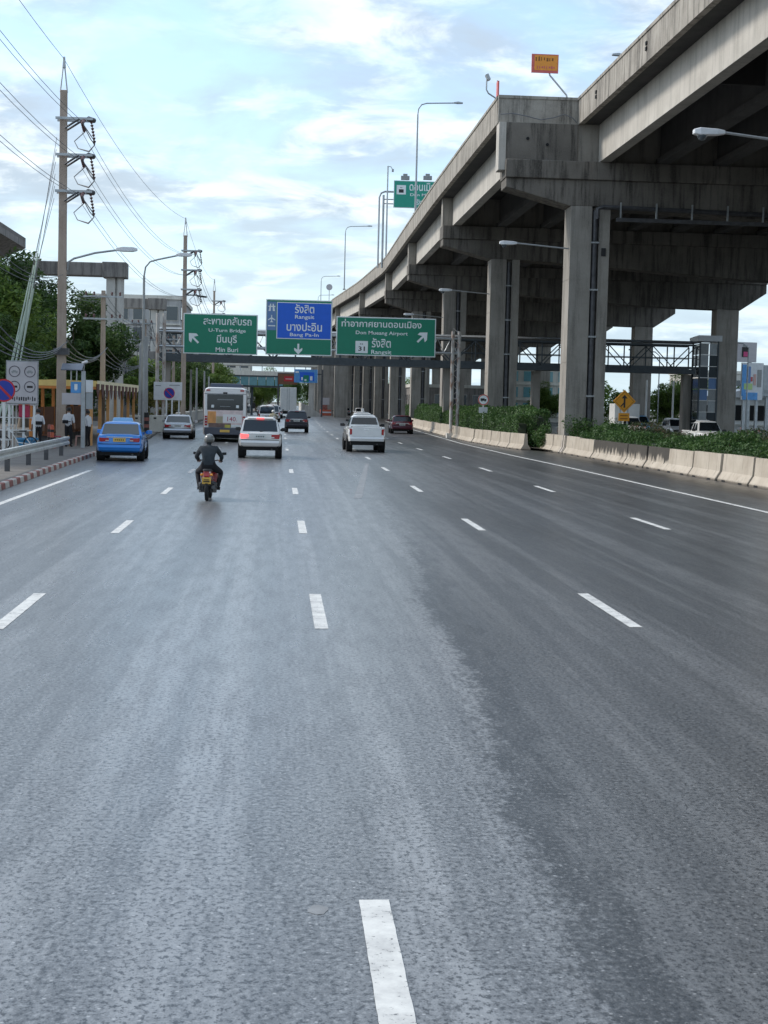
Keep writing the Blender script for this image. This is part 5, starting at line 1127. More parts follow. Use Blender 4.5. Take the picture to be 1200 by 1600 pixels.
# ------------------------------------------------------------------ box truck far ahead
t = thing('box_truck', 'white box truck far ahead below the red display', 'truck', (1.6, 236, 0), 0, 'vehicles on the road')
m = MB(); m.box(-1.25, 1.25, 0, 7.0, 1.0, 4.6); b_ = m.build('cargo_box', 'white_paint', t, bevel=0.05)
for x0_, x1_ in ((-1.2, -0.02), (0.02, 1.2)):
    m = MB(); m.box(x0_, x1_, -0.03, -0.002, 1.1, 4.5); d_ = m.build('rear_door', 'white_paint', b_); m = MB(); m.cyl((x1_-0.15 if x0_ < 0 else x0_+0.15, -0.05, 1.1), (x1_-0.15 if x0_ < 0 else x0_+0.15, -0.05, 4.5), 0.025, n=6); m.build('lock_bar', 'galv', b_)
m = MB(); m.box(-1.2, 1.2, 0.1, 9.2, 0.55, 0.98); m.build('chassis', 'under_black', t); m = MB(); m.box(-1.15, 1.15, 7.2, 9.3, 0.9, 3.0); m.build('cab', 'white_car', t, bevel=0.1)
m = MB(); m.box(-1.1, 1.1, 9.3, 9.33, 1.9, 2.8); m.build('windscreen', 'glass_dark', t)
for s_ in (-1, 1): m = MB(); m.box(min(s_*0.85, s_*1.15), max(s_*0.85, s_*1.15), -0.04, 0.05, 0.7, 0.9); m.build('tail_light', 'lens_red', t)
add_wheels(t, 1.0, (1.6, 8.2), 0.5, 1.6)

# ================================================================== people
def skin_mesh(joints, edges, subdiv=2, root=0):
    me = bpy.data.meshes.new('body'); nm = list(joints); idx = {n_: i for i, n_ in enumerate(nm)}
    me.from_pydata([joints[n_][0] for n_ in nm], [(idx[a], idx[b]) for a, b in edges], [])
    o = bpy.data.objects.new('tmp_body', me); COL.objects.link(o); o.modifiers.new('s', 'SKIN')
    for i, n_ in enumerate(nm):
        r_ = joints[n_][1]; me.skin_vertices[0].data[i].radius = (r_, r_) if isinstance(r_, (int, float)) else r_
        me.skin_vertices[0].data[i].use_root = (i == root)
    sb = o.modifiers.new('u', 'SUBSURF'); sb.levels = subdiv
    dg = bpy.context.evaluated_depsgraph_get(); res = bpy.data.meshes.new_from_object(o.evaluated_get(dg)); bpy.data.objects.remove(o)
    res.polygons.foreach_set('use_smooth', [True]*len(res.polygons)); return res
def zone_mats(me, joints, edges, zones, mats):
    for k in mats: me.materials.append(M[k])
    segs = [(Vector(joints[a][0]), Vector(joints[b][0]), zones.get((a, b), 0), max(joints[a][1] if isinstance(joints[a][1], (int, float)) else joints[a][1][0], 0.02)) for a, b in edges]
    for p in me.polygons:
        c = Vector(p.center); best = None
        for a, b, z, r_ in segs:
            d = b-a; t_ = max(0, min(1, (c-a).dot(d)/max(d.length_squared, 1e-9))); dist = (c - (a + d*t_)).length/ (r_**0.5)
            if best is None or dist < best[0]: best = (dist, z)
        p.material_index = best[1]
EDG = [('pelvis', 'waist'), ('waist', 'chest'), ('chest', 'neck0'), ('neck0', 'neck'), ('neck', 'head'), ('head', 'crown')]
for s_ in 'lr':
    EDG += [('chest', 'sh_'+s_), ('sh_'+s_, 'el_'+s_), ('el_'+s_, 'cuff_'+s_), ('cuff_'+s_, 'wr_'+s_), ('wr_'+s_, 'palm_'+s_), ('pelvis', 'hip_'+s_), ('hip_'+s_, 'kn_'+s_), ('kn_'+s_, 'an_'+s_), ('an_'+s_, 'toe_'+s_)]
    for i in range(4): EDG += [('palm_'+s_, 'fa%d_' % i + s_), ('fa%d_' % i + s_, 'fb%d_' % i + s_)]
    EDG += [('wr_'+s_, 'ta_'+s_), ('ta_'+s_, 'tb_'+s_)]
def figure(J, sleeves='short', bulk=1.0):
    """J: key joints -> positions; fills in radii, cuffs, hands and fingers"""
    rad = dict(pelvis=(0.155, 0.125), waist=(0.145, 0.115), chest=(0.175, 0.125), neck0=0.075, neck=0.058, head=0.092, crown=0.082, sh=0.072, el=0.05, cuff=0.045, wr=0.032, palm=(0.042, 0.022), hip=0.098, kn=0.066, an=0.045, toe=0.042)
    j = {}
    for k_ in ('pelvis', 'waist', 'chest', 'sh', 'el', 'hip', 'kn', 'an', 'toe'):
        v_ = rad[k_]; rad[k_] = tuple(q*bulk for q in v_) if isinstance(v_, tuple) else v_*bulk
    for n_, p in J.items(): j[n_] = (tuple(p), rad[n_.split('_')[0]])
    for s_ in 'lr':
        el_, wr_ = Vector(J['el_'+s_]), Vector(J['wr_'+s_]); d = (wr_-el_).normalized()
        j['cuff_'+s_] = (tuple(el_ + (wr_-el_)*(0.12 if sleeves == 'short' else 0.9)), 0.052 if sleeves == 'short' else 0.05)
        pl = wr_ + d*0.07; j['palm_'+s_] = (tuple(pl), (0.040, 0.022))
        side = d.cross(Vector((0, 1, 0.3))).normalized(); up_ = side.cross(d).normalized(); sg = 1 if s_ == 'r' else -1
        for i in range(4):
            o_ = side*(i-1.5)*0.021; ln = (0.035, 0.042, 0.040, 0.032)[i]
            a = pl + d*ln + o_*1.1 - up_*0.008; b = a + d*ln*0.55 - up_*ln*0.6
            j['fa%d_' % i + s_] = (tuple(a), 0.0095); j['fb%d_' % i + s_] = (tuple(b), 0.008)
        a = wr_ + d*0.035 - side*0.042*1 ; b = a + d*0.04 - side*0.012; j['ta_'+s_] = (tuple(a), 0.011); j['tb_'+s_] = (tuple(b), 0.009)
    return j
def person(label, x, y, z, rz, J, top='shirt_white', legs='cloth_black', hair=True, sleeves='short', name='person', group=None, scale=1.0, helmet=None):
    t = thing(name, label, 'person', (x, y, z), rz, group); t.scale = (scale,)*3
    j = figure(J, sleeves, 1.2 if helmet else 1.0); me = skin_mesh(j, EDG)
    zn = {}
    for a, b in EDG:
        k = 2
        if a.startswith(('pelvis', 'hip', 'kn')): k = 1
        if (a, b) == ('pelvis', 'waist') or a == 'waist' or a == 'chest' or a.startswith(('sh', 'el')): k = 0
        if a.startswith('cuff') and sleeves == 'long': k = 0
        if a.startswith('an'): k = 3
        if a == 'neck0': k = 2
        zn[(a, b)] = k
    zone_mats(me, j, EDG, zn, [top, legs, 'skin', 'shoe']); mesh_obj('body', me, t)
    hd, cr = Vector(J['head']), Vector(J['crown']); fw = Vector(J.get('look', (0, 1, 0))) if False else Vector((0, 1, 0)); c = hd.lerp(cr, 0.55)
    if helmet is None:
        m = MB(); rings = []
        for k in range(6):
            a = R(-8 + k*18); r_ = 0.108*math.cos(a); rings.append([(c.x + r_*math.cos(2*math.pi*q/14), c.y - 0.014 + r_*1.12*math.sin(2*math.pi*q/14), c.z + 0.105*math.sin(a) + (0.03 if math.sin(2*math.pi*q/14) > 0.5 and k < 2 else -0.045 if k == 0 else 0)) for q in range(14)])
        m.loft(rings); m.build('hair', 'hair', t, smooth=60)
    for s_ in (-1, 1):
        m = MB(); m.lathe([(0.004, -0.008), (0.024, -0.004), (0.02, 0.008), (0.004, 0.01)], 8, (c.x + s_*0.096, c.y, c.z-0.03), 'x'); m.build('ear', 'skin', t)
        m = MB(); m.cbox((c.x + s_*0.034, c.y + 0.092, c.z-0.005), (0.026, 0.012, 0.01)); m.build('eye', 'hair', t)
    m = MB(); m.loft([[(c.x-0.008, c.y+0.088, c.z+0.005), (c.x+0.008, c.y+0.088, c.z+0.005), (c.x, c.y+0.08, c.z)], [(c.x-0.017, c.y+0.09, c.z-0.042), (c.x+0.017, c.y+0.09, c.z-0.042), (c.x, c.y+0.115, c.z-0.038)]]); m.build('nose', 'skin', t)
    m = MB(); m.cbox((c.x, c.y+0.088, c.z-0.066), (0.042, 0.012, 0.01)); m.build('mouth', 'wood_brown', t)
    return t
def standing(lean=0.0, arm_l=None, arm_r=None, stride=0.0):
    return {'pelvis': (0, 0, 0.93), 'waist': (0, 0.01, 1.08), 'chest': (0, 0.0+lean, 1.30), 'neck0': (0, -0.005+lean, 1.43), 'neck': (0, 0.005+lean, 1.50), 'head': (0, 0.025+lean, 1.58), 'crown': (0, 0.02+lean, 1.68),
            'sh_l': (-0.185, lean, 1.375), 'el_l': (-0.25, -0.03+lean, 1.10), 'wr_l': arm_l or (-0.25, 0.08, 0.88), 'sh_r': (0.185, lean, 1.375), 'el_r': (0.25, -0.03+lean, 1.10), 'wr_r': arm_r or (0.25, 0.08, 0.88),
            'hip_l': (-0.09, 0, 0.86), 'kn_l': (-0.10, 0.02+stride*0.5, 0.48), 'an_l': (-0.11, -0.02+stride, 0.075), 'toe_l': (-0.13, 0.13+stride, 0.035), 'hip_r': (0.09, 0, 0.86), 'kn_r': (0.10, 0.03-stride*0.5, 0.48), 'an_r': (0.11, -0.02-stride, 0.075), 'toe_r': (0.13, 0.13-stride, 0.035)}
GPp = 'people waiting at the shelter'
z0_ = 0.15
person('person in white shirt with dark belt bag standing behind the guard rail, leftmost', -10.35, 67.6, z0_, R(20), standing(), group=GPp)
bg_ = thing('belt_bag', 'dark bag worn by the leftmost person in white', 'bag', (-10.35, 67.6, z0_+1.12), R(20)); m = MB(); m.cbox((0, -0.15, 0), (0.3, 0.12, 0.15)); m.build('pouch', 'cloth_black', bg_, bevel=0.03); m = MB(); m.lathe([(0.19, -0.02), (0.20, -0.02), (0.20, 0.02), (0.19, 0.02)], 16, ring=True); m.build('strap', 'cloth_black', bg_)
person('person in white shirt seen from behind beside the solar pole', -9.45, 70.6, z0_, R(-12), standing(0.03, (-0.12, 0.16, 1.05), (0.12, 0.16, 1.05)), group=GPp, scale=1.04)
bg_ = thing('waist_pouch', 'dark pouch on the back of the person beside the solar pole', 'bag', (-9.52, 70.42, z0_+1.15)); m = MB(); m.cbox((-0.05, 0, 0), (0.26, 0.1, 0.16)); m.build('pouch', 'cloth_black', bg_, bevel=0.03); m = MB(); m.cbox((0.13, 0.02, 0.02), (0.12, 0.03, 0.03)); m.build('strap', 'cloth_black', bg_)
person('person in pale shirt half hidden behind the grey solar pole', -8.72, 71.8, z0_, R(60), standing(0.02), group=GPp, scale=0.97)
person('person in dark clothes sitting back in the shelter shade', -10.0, 75.0, z0_, R(200), standing(0.0), top='cloth_black', group=GPp, scale=0.95)

# ------------------------------------------------------------------ motorcycle and rider
def scooter(label, x, y, paint, rz=0.0, plate='plate_yellow', name='motorcycle'):
    t = thing(name, label, 'motorcycle', (x, y, 0), rz, 'motorcycles')
    for yy in (-0.62, 0.62):
        o = mesh_obj('wheel', TYRE, t, (0, yy, 0.285)); o.scale = (0.42, 0.285, 0.285); mesh_obj('rim', RIM, o)
    m = MB()      # rear fairing and seat base, tapering to the tail
    sec = lambda yy, hw, z0, z1: [(-hw*0.8, yy, z0), (-hw, yy, lerp(z0, z1, 0.5)), (-hw*0.75, yy, z1), (hw*0.75, yy, z1), (hw, yy, lerp(z0, z1, 0.5)), (hw*0.8, yy, z0)]
    m.loft([sec(-0.78, 0.075, 0.66, 0.76), sec(-0.6, 0.125, 0.54, 0.78), sec(-0.2, 0.15, 0.42, 0.74), sec(0.1, 0.12, 0.36, 0.6), sec(0.3, 0.10, 0.34, 0.46)]); m.build('body_panel', paint, t, smooth=40)
    m = MB(); m.loft([sec(-0.7, 0.09, 0.765, 0.80), sec(-0.5, 0.125, 0.77, 0.83), sec(-0.1, 0.13, 0.735, 0.79), sec(0.12, 0.09, 0.68, 0.73)]); m.build('seat', 'plastic_black', t, smooth=50)
    m = MB(); m.loft([[(-0.07, -0.80, 0.64), (0.07, -0.80, 0.64), (0.085, -0.78, 0.735), (-0.085, -0.78, 0.735)], [(-0.06, -0.72, 0.63), (0.06, -0.72, 0.63), (0.07, -0.7, 0.75), (-0.07, -0.7, 0.75)]]); m.build('tail_light', 'lens_red', t, bevel=0.01)
    for s_ in (-1, 1): m = MB(); m.cyl((s_*0.09, -0.76, 0.69), (s_*0.15, -0.79, 0.69), 0.03, n=8); m.build('indicator', 'lens_amber', t)
    m = MB(); m.loft([[(-0.085, -0.82, 0.40), (0.085, -0.82, 0.40), (0.07, -0.70, 0.66), (-0.07, -0.70, 0.66)], [(-0.085, -0.80, 0.39), (0.085, -0.80, 0.39), (0.07, -0.66, 0.65), (-0.07, -0.66, 0.65)]]); m.build('mudguard', 'plastic_black', t)
    m = MB(); m.cbox((0, -0.845, 0.535), (0.23, 0.012, 0.17), (R(14), 0, 0)); pl = m.build('number_plate', plate, t)
    m = MB(); m.box(-0.07, 0.07, -0.868, -0.866, 0.55, 0.57); m.box(-0.08, 0.08, -0.860, -0.858, 0.50, 0.53); m.build('plate_lettering', 'ink', pl)
    m = MB(); m.box(-0.12, 0.12, -0.45, 0.2, 0.24, 0.42); m.build('engine', 'steel_dark', t, bevel=0.03)
    m = MB(); m.cyl((0.17, -0.72, 0.36), (0.16, -0.1, 0.28), 0.052, 0.04, n=10); m.build('exhaust', 'steel_dark', t, smooth=40)
    m = MB(); m.cbox((-0.17, -0.4, 0.34), (0.05, 0.5, 0.12)); m.build('chain_guard', 'plastic_black', t)
    for s_ in (-1, 1):      # lower side covers and splash guards flanking the rear wheel
        m = MB(); m.loft([[(s_*0.08, -0.66, 0.26), (s_*0.16, -0.64, 0.24), (s_*0.19, -0.62, 0.44), (s_*0.10, -0.66, 0.50)], [(s_*0.08, -0.3, 0.20), (s_*0.23, -0.3, 0.20), (s_*0.25, -0.3, 0.46), (s_*0.10, -0.3, 0.52)], [(s_*0.08, 0.15, 0.20), (s_*0.2, 0.15, 0.20), (s_*0.2, 0.15, 0.36), (s_*0.10, 0.15, 0.40)]]); m.build('side_cover', 'plastic_black', t, smooth=40)
    m = MB(); m.loft([[(-0.20, 0.34, 0.34), (0.20, 0.34, 0.34), (0.16, 0.42, 0.34), (-0.16, 0.42, 0.34)], [(-0.23, 0.36, 0.6), (0.23, 0.36, 0.6), (0.16, 0.47, 0.6), (-0.16, 0.47, 0.6)], [(-0.13, 0.38, 0.9), (0.13, 0.38, 0.9), (0.1, 0.5, 0.9), (-0.1, 0.5, 0.9)]]); m.build('leg_shield', paint, t, smooth=40)
    m = MB(); m.cyl((0, 0.62, 0.285), (0, 0.42, 0.85), 0.04, n=8); m.build('fork', 'steel_dark', t)
    m = MB(); m.tube([(-0.34, 0.28, 1.0), (-0.2, 0.36, 1.03), (0, 0.4, 0.98), (0.2, 0.36, 1.03), (0.34, 0.28, 1.0)], 0.018, 6); hb_ = m.build('handlebar', 'plastic_black', t, smooth=50)
    for s_ in (-1, 1):
        m = MB(); m.tube([(s_*0.26, 0.33, 1.03), (s_*0.30, 0.31, 1.14), (s_*0.36, 0.30, 1.19)], 0.008, 5); m.loft([[(s_*0.32, 0.285, 1.165), (s_*0.44, 0.285, 1.175), (s_*0.44, 0.285, 1.245), (s_*0.33, 0.285, 1.24)], [(s_*0.33, 0.31, 1.17), (s_*0.43, 0.31, 1.18), (s_*0.43, 0.31, 1.235), (s_*0.34, 0.31, 1.235)]]); m.build('mirror', 'plastic_black', hb_)
        m = MB(); m.cyl((s_*0.1, 0.0, 0.27), (s_*0.3, 0.0, 0.27), 0.018, n=6); m.build('foot_peg', 'steel_dark', t); m = MB(); m.cyl((s_*0.1, -0.35, 0.35), (s_*0.26, -0.35, 0.35), 0.016, n=6); m.build('foot_peg', 'steel_dark', t)
    m = MB(); m.loft([[(-0.09, 0.44, 0.94), (0.09, 0.44, 0.94), (0.09, 0.44, 1.06), (-0.09, 0.44, 1.06)], [(-0.06, 0.56, 0.95), (0.06, 0.56, 0.95), (0.06, 0.56, 1.03), (-0.06, 0.56, 1.03)]]); m.build('headlight', 'lens_clear', t, bevel=0.02)
    return t
RIDE = {'pelvis': (0, -0.22, 0.90), 'waist': (0, -0.19, 1.06), 'chest': (0, -0.12, 1.28), 'neck0': (0, -0.08, 1.40), 'neck': (0, -0.05, 1.46), 'head': (0, -0.03, 1.53), 'crown': (0, -0.04, 1.63),
        'sh_l': (-0.20, -0.11, 1.35), 'el_l': (-0.34, 0.0, 1.13), 'wr_l': (-0.30, 0.22, 1.04), 'sh_r': (0.20, -0.11, 1.35), 'el_r': (0.34, 0.0, 1.13), 'wr_r': (0.30, 0.22, 1.04),
        'hip_l': (-0.11, -0.18, 0.86), 'kn_l': (-0.31, 0.18, 0.72), 'an_l': (-0.24, -0.05, 0.33), 'toe_l': (-0.27, 0.11, 0.29), 'hip_r': (0.11, -0.18, 0.86), 'kn_r': (0.31, 0.18, 0.72), 'an_r': (0.24, -0.05, 0.33), 'toe_r': (0.27, 0.11, 0.29)}
def helmet(x, y, z, rz, label, mat, s=1.0):
    t = thing('helmet', label, 'helmet', (x, y, z), rz); t.scale = (s,)*3
    m = MB(); rings = []
    for k in range(8):
        a = R(-38 + k*18); r_ = 0.138*math.cos(a); rings.append([(r_*math.cos(2*math.pi*q/18), r_*1.15*math.sin(2*math.pi*q/18), 0.135*math.sin(a)) for q in range(18)])
    m.loft(rings); m.build('shell', mat, t, smooth=60)
    m = MB(); m.lathe([(0.112, -0.092), (0.120, -0.088), (0.120, -0.076), (0.112, -0.072)], 18, ring=True); m.build('rim_trim', 'plastic_black', t)
    m = MB(); rr = []
    for k in range(3):
        a = R(-22 + k*20); rr.append([(0.146*math.cos(a)*math.cos(R(30+q*20)), 0.165*math.cos(a)*math.sin(R(30+q*20)), 0.145*math.sin(a)) for q in range(7)])
    m.loft(rr, caps=False, closed=False); m.build('visor', 'glass_grey', t)
MX, MYY = -1.66, 38.0
scooter('dark red motorcycle with orange plate, ridden in the left-centre lane', MX, MYY, 'red_paint', R(-1.5))
person('motorcyclist in charcoal jacket riding the near motorcycle, seen from behind', MX, MYY, 0, R(-1.5), RIDE, top='cloth_charcoal', legs='cloth_black', sleeves='long', helmet=True)
helmet(MX, MYY-0.03, 1.60*0.93, R(-1.5), 'mottled grey helmet worn by the near motorcyclist', 'helmet_grey', 0.93)
for o_ in bpy.data.objects:
    if o_.parent is None and o_.name in ('motorcycle',) or (o_.get('label') or '').startswith('motorcyclist in charcoal'): o_.scale = (0.93,)*3
scooter('far red motorcycle beyond the braking vehicle', -0.35, 128, 'red_paint', 0, 'plate_white')
person('far motorcyclist in a pale vest between the bus and dark vehicle', -0.35, 128, 0, 0, RIDE, top='cloth_khaki', legs='cloth_black', sleeves='long', helmet=True)
helmet(-0.35, 127.97, 1.60, 0, 'pale helmet worn by the far motorcyclist', 'white_paint')

# ================================================================== left pavement furniture
t = thing('guard_rail', 'galvanised steel guard rail along the left kerb', 'guard rail', (-7.9, 50, 0.15))
def gx(Y): return kerbx(Y) - 0.75
WB = [(0.0, 0.40), (0.05, 0.42), (0.05, 0.50), (-0.01, 0.54), (-0.01, 0.58), (0.05, 0.62), (0.05, 0.70), (0.0, 0.72)]
ysr = [30, 34, 38, 42, 46, 50, 54, 58, 61.5]
for a, b in zip(ysr[:-1], ysr[1:]):
    m = MB(); b2 = b + 0.12
    m.loft([[(gx(a)+p[0]+q, a, p[1]+0.15) for p in WB] + [(gx(a)+p[0]+q-0.008, a, p[1]+0.15) for p in WB[::-1]] for q in (0,)] + [[(gx(b2)+p[0], b2, p[1]+0.15) for p in WB] + [(gx(b2)+p[0]-0.008, b2, p[1]+0.15) for p in WB[::-1]]]); m.build('rail', 'rail_pale', t, world=True)
m = MB(); m.loft([[(gx(61.5)+p[0]-0.02, 61.6, p[1]+0.15) for p in WB], [(gx(61.5)-0.25, 62.0, p[1]+0.15) for p in WB]], caps=False, closed=False); m.build('rail_end', 'rail_pale', t, world=True)
for y in (33.6, 37.4, 42.2, 47.0, 51.6, 56.0, 60.4):
    m = MB(); m.box(gx(y)-0.20, gx(y)-0.06, y-0.07, y+0.07, 0.1, 0.86); p_ = m.build('post', 'steel_dark', t, world=True); m = MB(); m.box(gx(y)-0.06, gx(y)-0.01, y-0.05, y+0.05, 0.6, 0.8); m.build('spacer', 'galv', p_)
def no_parking(x, y, dia, zc, label, red='sign_red', posts=1, zb=0.15):
    t = thing('no_parking_sign', label, 'traffic sign', (x, y, zb), 0, 'no parking signs'); r_ = dia/2; z = zc - zb
    m = MB(); m.cyl((0, 0.0, z), (0, 0.02, z), r_, n=28); m.build('disc', 'sign_red', t)
    m = MB(); m.cyl((0, -0.006, z), (0, -0.0005, z), r_*0.86, n=28); m.build('blue_face', 'sign_cobalt', t)
    m = MB(); m.cbox((0, -0.009, z), (dia*0.86, 0.004, dia*0.10), (0, R(45), 0)); m.build('red_slash', 'sign_red', t)
    for k in range(posts):
        xx = 0 if posts == 1 else (-0.2 + 0.4*k); m = MB(); m.box(xx-0.055, xx+0.055, 0.03, 0.13, 0, z + (r_*0.6 if posts == 1 else 0)); m.build('post', 'white_paint', t)
    return t
no_parking(-10.50, 60, 0.88, 2.62, 'large blue no parking disc at the far left edge')
no_parking(-7.75, 111.0, 0.78, 2.85, 'small blue no parking disc in front of the white notice board', posts=2)
# grey board with four restriction roundels
t = thing('restriction_board', 'grey board with four round restriction symbols on white posts', 'traffic sign', (-10.78, 66, 0.15))
m = MB(); m.box(-0.68, 0.68, 0, 0.05, 1.92, 3.76); m.build('frame', 'sign_back', t, bevel=0.01); m = MB(); m.box(-0.63, 0.63, -0.012, -0.0, 1.97, 3.71); m.build('face', 'board_grey', t)
for xx in (-0.32, 0.32):
    for i_, zz in enumerate((3.30, 2.66)):
        m = MB(); m.lathe([(0.205, -0.004), (0.24, -0.004), (0.24, 0.004), (0.205, 0.004)], 24, (xx, -0.018, zz), 'y', True); rg = m.build('roundel', 'ring_grey', t)
        m = MB()      # vehicle silhouette
        if i_ == 0: m.box(xx-0.13, xx+0.13, -0.020, -0.016, zz-0.05, zz+0.01); m.box(xx-0.08, xx+0.07, -0.020, -0.016, zz+0.011, zz+0.05); m.box(xx-0.10, xx-0.05, -0.020, -0.016, zz-0.08, zz-0.051); m.box(xx+0.05, xx+0.10, -0.020, -0.016, zz-0.08, zz-0.051)
        else: m.box(xx-0.12, xx+0.12, -0.020, -0.016, zz-0.045, zz+0.045)
        m.build('symbol', 'ink' if i_ else 'sign_back', rg)
scribble(-0.42, 0.6, 2.05, 2.27, -0.016, 'ink', t, 11, 6)
for xx in (-0.55, 0.05, 0.5): m = MB(); m.box(xx-0.045, xx+0.045, 0.06, 0.15, 0, 3.6 if xx != 0.05 else 2.0); m.build('post', 'white_paint', t)
# solar powered stop sign with camera
t = thing('solar_stop_pole', 'grey pole with solar panel, blue stop sign and white camera', 'bus stop sign', (-8.72, 70.0, 0.15))
m = MB(); m.box(-0.09, 0.09, -0.09, 0.09, 0, 3.45); m.build('post', 'galv', t, bevel=0.01)
m = MB(); m.cbox((-0.5, 0.0, 3.62), (0.95, 0.62, 0.05), (R(28), 0, 0)); m.build('solar_panel', 'solar', t, bevel=0.01)
m = MB(); m.cyl((-0.55, 0.02, 3.0), (-0.55, 0.02, 3.58), 0.03, n=6); m.cyl((-0.3, 0.02, 3.0), (-0.3, 0.02, 3.58), 0.03, n=6); m.build('panel_strut', 'galv', t)
m = MB(); m.box(-0.56, -0.10, -0.03, 0.03, 2.46, 2.96); bs_ = m.build('stop_sign', 'ad_blue', t); m = MB(); m.box(-0.40, -0.26, -0.036, -0.0305, 2.62, 2.86); m.box(-0.38, -0.28, -0.036, -0.0305, 2.58, 2.61); m.build('bus_symbol', 'sign_white', bs_)
m = MB(); m.box(-0.95, -0.10, -0.03, 0.03, 1.93, 2.45); m.build('route_board', 'board_grey', t, bevel=0.01)
m = MB(); m.box(0.10, 0.42, -0.05, 0.08, 2.5, 3.05); m.build('control_box', 'lamp_white', t, bevel=0.01); m = MB(); m.box(0.12, 0.42, -0.05, 0.03, 1.75, 2.49); m.build('timetable', 'lamp_metal', t)
m = MB(); m.tube([(0, 0, 3.4), (0.05, -0.1, 3.75), (0.12, -0.15, 3.8)], 0.025, 6); m.build('camera_arm', 'galv', t); m = MB(); m.cbox((0.08, -0.25, 3.84), (0.12, 0.34, 0.11), (R(-12), 0, R(40))); m.build('camera', 'lamp_white', t, bevel=0.02)
# ------------------------------------------------------------------ bus shelter
t = thing('bus_shelter', 'orange-posted bus shelter with yellow roof and scalloped maroon valance', 'bus shelter', (-10.2, 84, 0.15))
def sp(name, mb, mat, par=None, **kw): return mb.build(name, mat, par or t, world=True, **kw)
m = MB(); m.loft([[(-11.9, 73.2, 3.0), (-8.55, 73.2, 3.0), (-8.55, 73.2, 3.16), (-10.2, 73.2, 3.24), (-11.9, 73.2, 3.16)], [(-11.9, 95.4, 3.0), (-8.6, 95.4, 3.0), (-8.6, 95.4, 3.16), (-10.2, 95.4, 3.24), (-11.9, 95.4, 3.16)]]); rf = sp('roof', m, 'roof_yellow')
m = MB(); m.box(-11.95, -8.5, 73.08, 73.18, 2.93, 3.2); sp('end_fascia', m, 'roof_yellow', rf); m = MB(); m.box(-11.95, -8.5, 73.06, 73.17, 2.80, 2.92); sp('end_trim', m, 'orange_post', rf)
n = 11
for k in range(n):            # scalloped valance on the road side: cream tongues with maroon points between
    y0 = 73.3 + k*22.0/n; y1 = y0 + 22.0/n
    m = MB(); x_ = -8.50 - 0.05*k/n; ym = (y0+y1)/2
    m.prism([(y0+0.02, 3.22), (y1-0.02, 3.22), (y1-0.02, 2.90), (ym+0.5, 2.84), (ym, 2.78), (ym-0.5, 2.84), (y0+0.02, 2.90)], x_, x_+0.03, 'x'); sp('valance_tongue', m, 'roof_cream', rf)
    m = MB(); m.prism([(y0-0.62, 3.06), (y0+0.62, 3.06), (y0+0.5, 2.7), (y0+0.16, 2.42), (y0, 2.34), (y0-0.16, 2.42), (y0-0.5, 2.7)], x_+0.035, x_+0.06, 'x'); sp('valance_point', m, 'maroon_trim', rf)
for y_ in (73.6, 77.2, 80.8, 84.4, 88.0, 91.6, 95.1):
    for x_ in (-8.8, -11.6):
        m = MB(); m.box(x_-0.075, x_+0.075, y_-0.075, y_+0.075, 0.15, 3.0); sp('post', m, 'post_tan' if x_ > -10 else 'orange_post')
m = MB(); m.box(-11.62, -11.55, 73.7, 95.0, 0.5, 1.9); sp('back_panel', m, 'wood_brown')
for y_ in (75.4, 79.0, 82.6, 86.2, 89.8):
    m = MB(); m.box(-11.3, -10.85, y_-1.2, y_+1.2, 0.55, 0.62); bnch = sp('bench_seat', m, 'wood_brown')
    for yy in (y_-1.0, y_+1.0): m = MB(); m.box(-11.25, -10.9, yy-0.04, yy+0.04, 0.15, 0.55); sp('bench_leg', m, 'steel_dark', bnch)
for y_ in (74.0, 77.0, 80.0): m = MB(); m.box(-11.9, -8.6, y_-0.04, y_+0.04, 2.86, 2.98); sp('roof_beam', m, 'wood_brown', rf)
# ------------------------------------------------------------------ vendor things on the pavement
t = thing('cargo_tricycle', 'white and blue cargo tricycle parked behind the guard rail', 'tricycle', (-11.0, 64.4, 0.15), R(75))
for x_, y_ in ((-0.45, 0.5), (0.45, 0.5), (0, -0.9)):
    m = MB(); m.lathe([(0.27, -0.02), (0.31, -0.02), (0.31, 0.02), (0.27, 0.02)], 20, (x_, y_, 0.31), 'x', True); w_ = m.build('wheel', 'rubber', t)
    m = MB()
    for k in range(8): a = k*math.pi/4; m.cyl((x_, y_, 0.31), (x_, y_+math.cos(a)*0.28, 0.31+math.sin(a)*0.28), 0.006, n=4)
    m.build('spokes', 'galv', w_)
m = MB(); m.tube([(0, -0.9, 0.31), (0, -0.35, 0.35), (0, -0.1, 0.75), (0, -0.55, 0.78), (0, -0.9, 0.31)], 0.022, 6); m.tube([(0, -0.1, 0.75), (0, 0.15, 0.95)], 0.022, 6); m.build('frame', 'white_paint', t); m = MB(); m.box(-0.42, 0.42, 0.1, 0.9, 0.42, 0.48); m.build('cargo_bed', 'white_paint', t)
m = MB(); m.tube([(-0.3, 0.0, 1.0), (-0.1, 0.15, 0.98), (0.1, 0.15, 0.98), (0.3, 0.0, 1.0)], 0.016, 6); m.build('handlebar', 'galv', t); m = MB(); m.loft([[(-0.05, -0.68, 0.8), (0.05, -0.68, 0.8), (0.09, -0.5, 0.8), (-0.09, -0.5, 0.8)][::1], [(-0.09, -0.72, 0.86), (0.09, -0.72, 0.86), (0.05, -0.4, 0.85), (-0.05, -0.4, 0.85)]]); m.build('saddle', 'plastic_black', t)
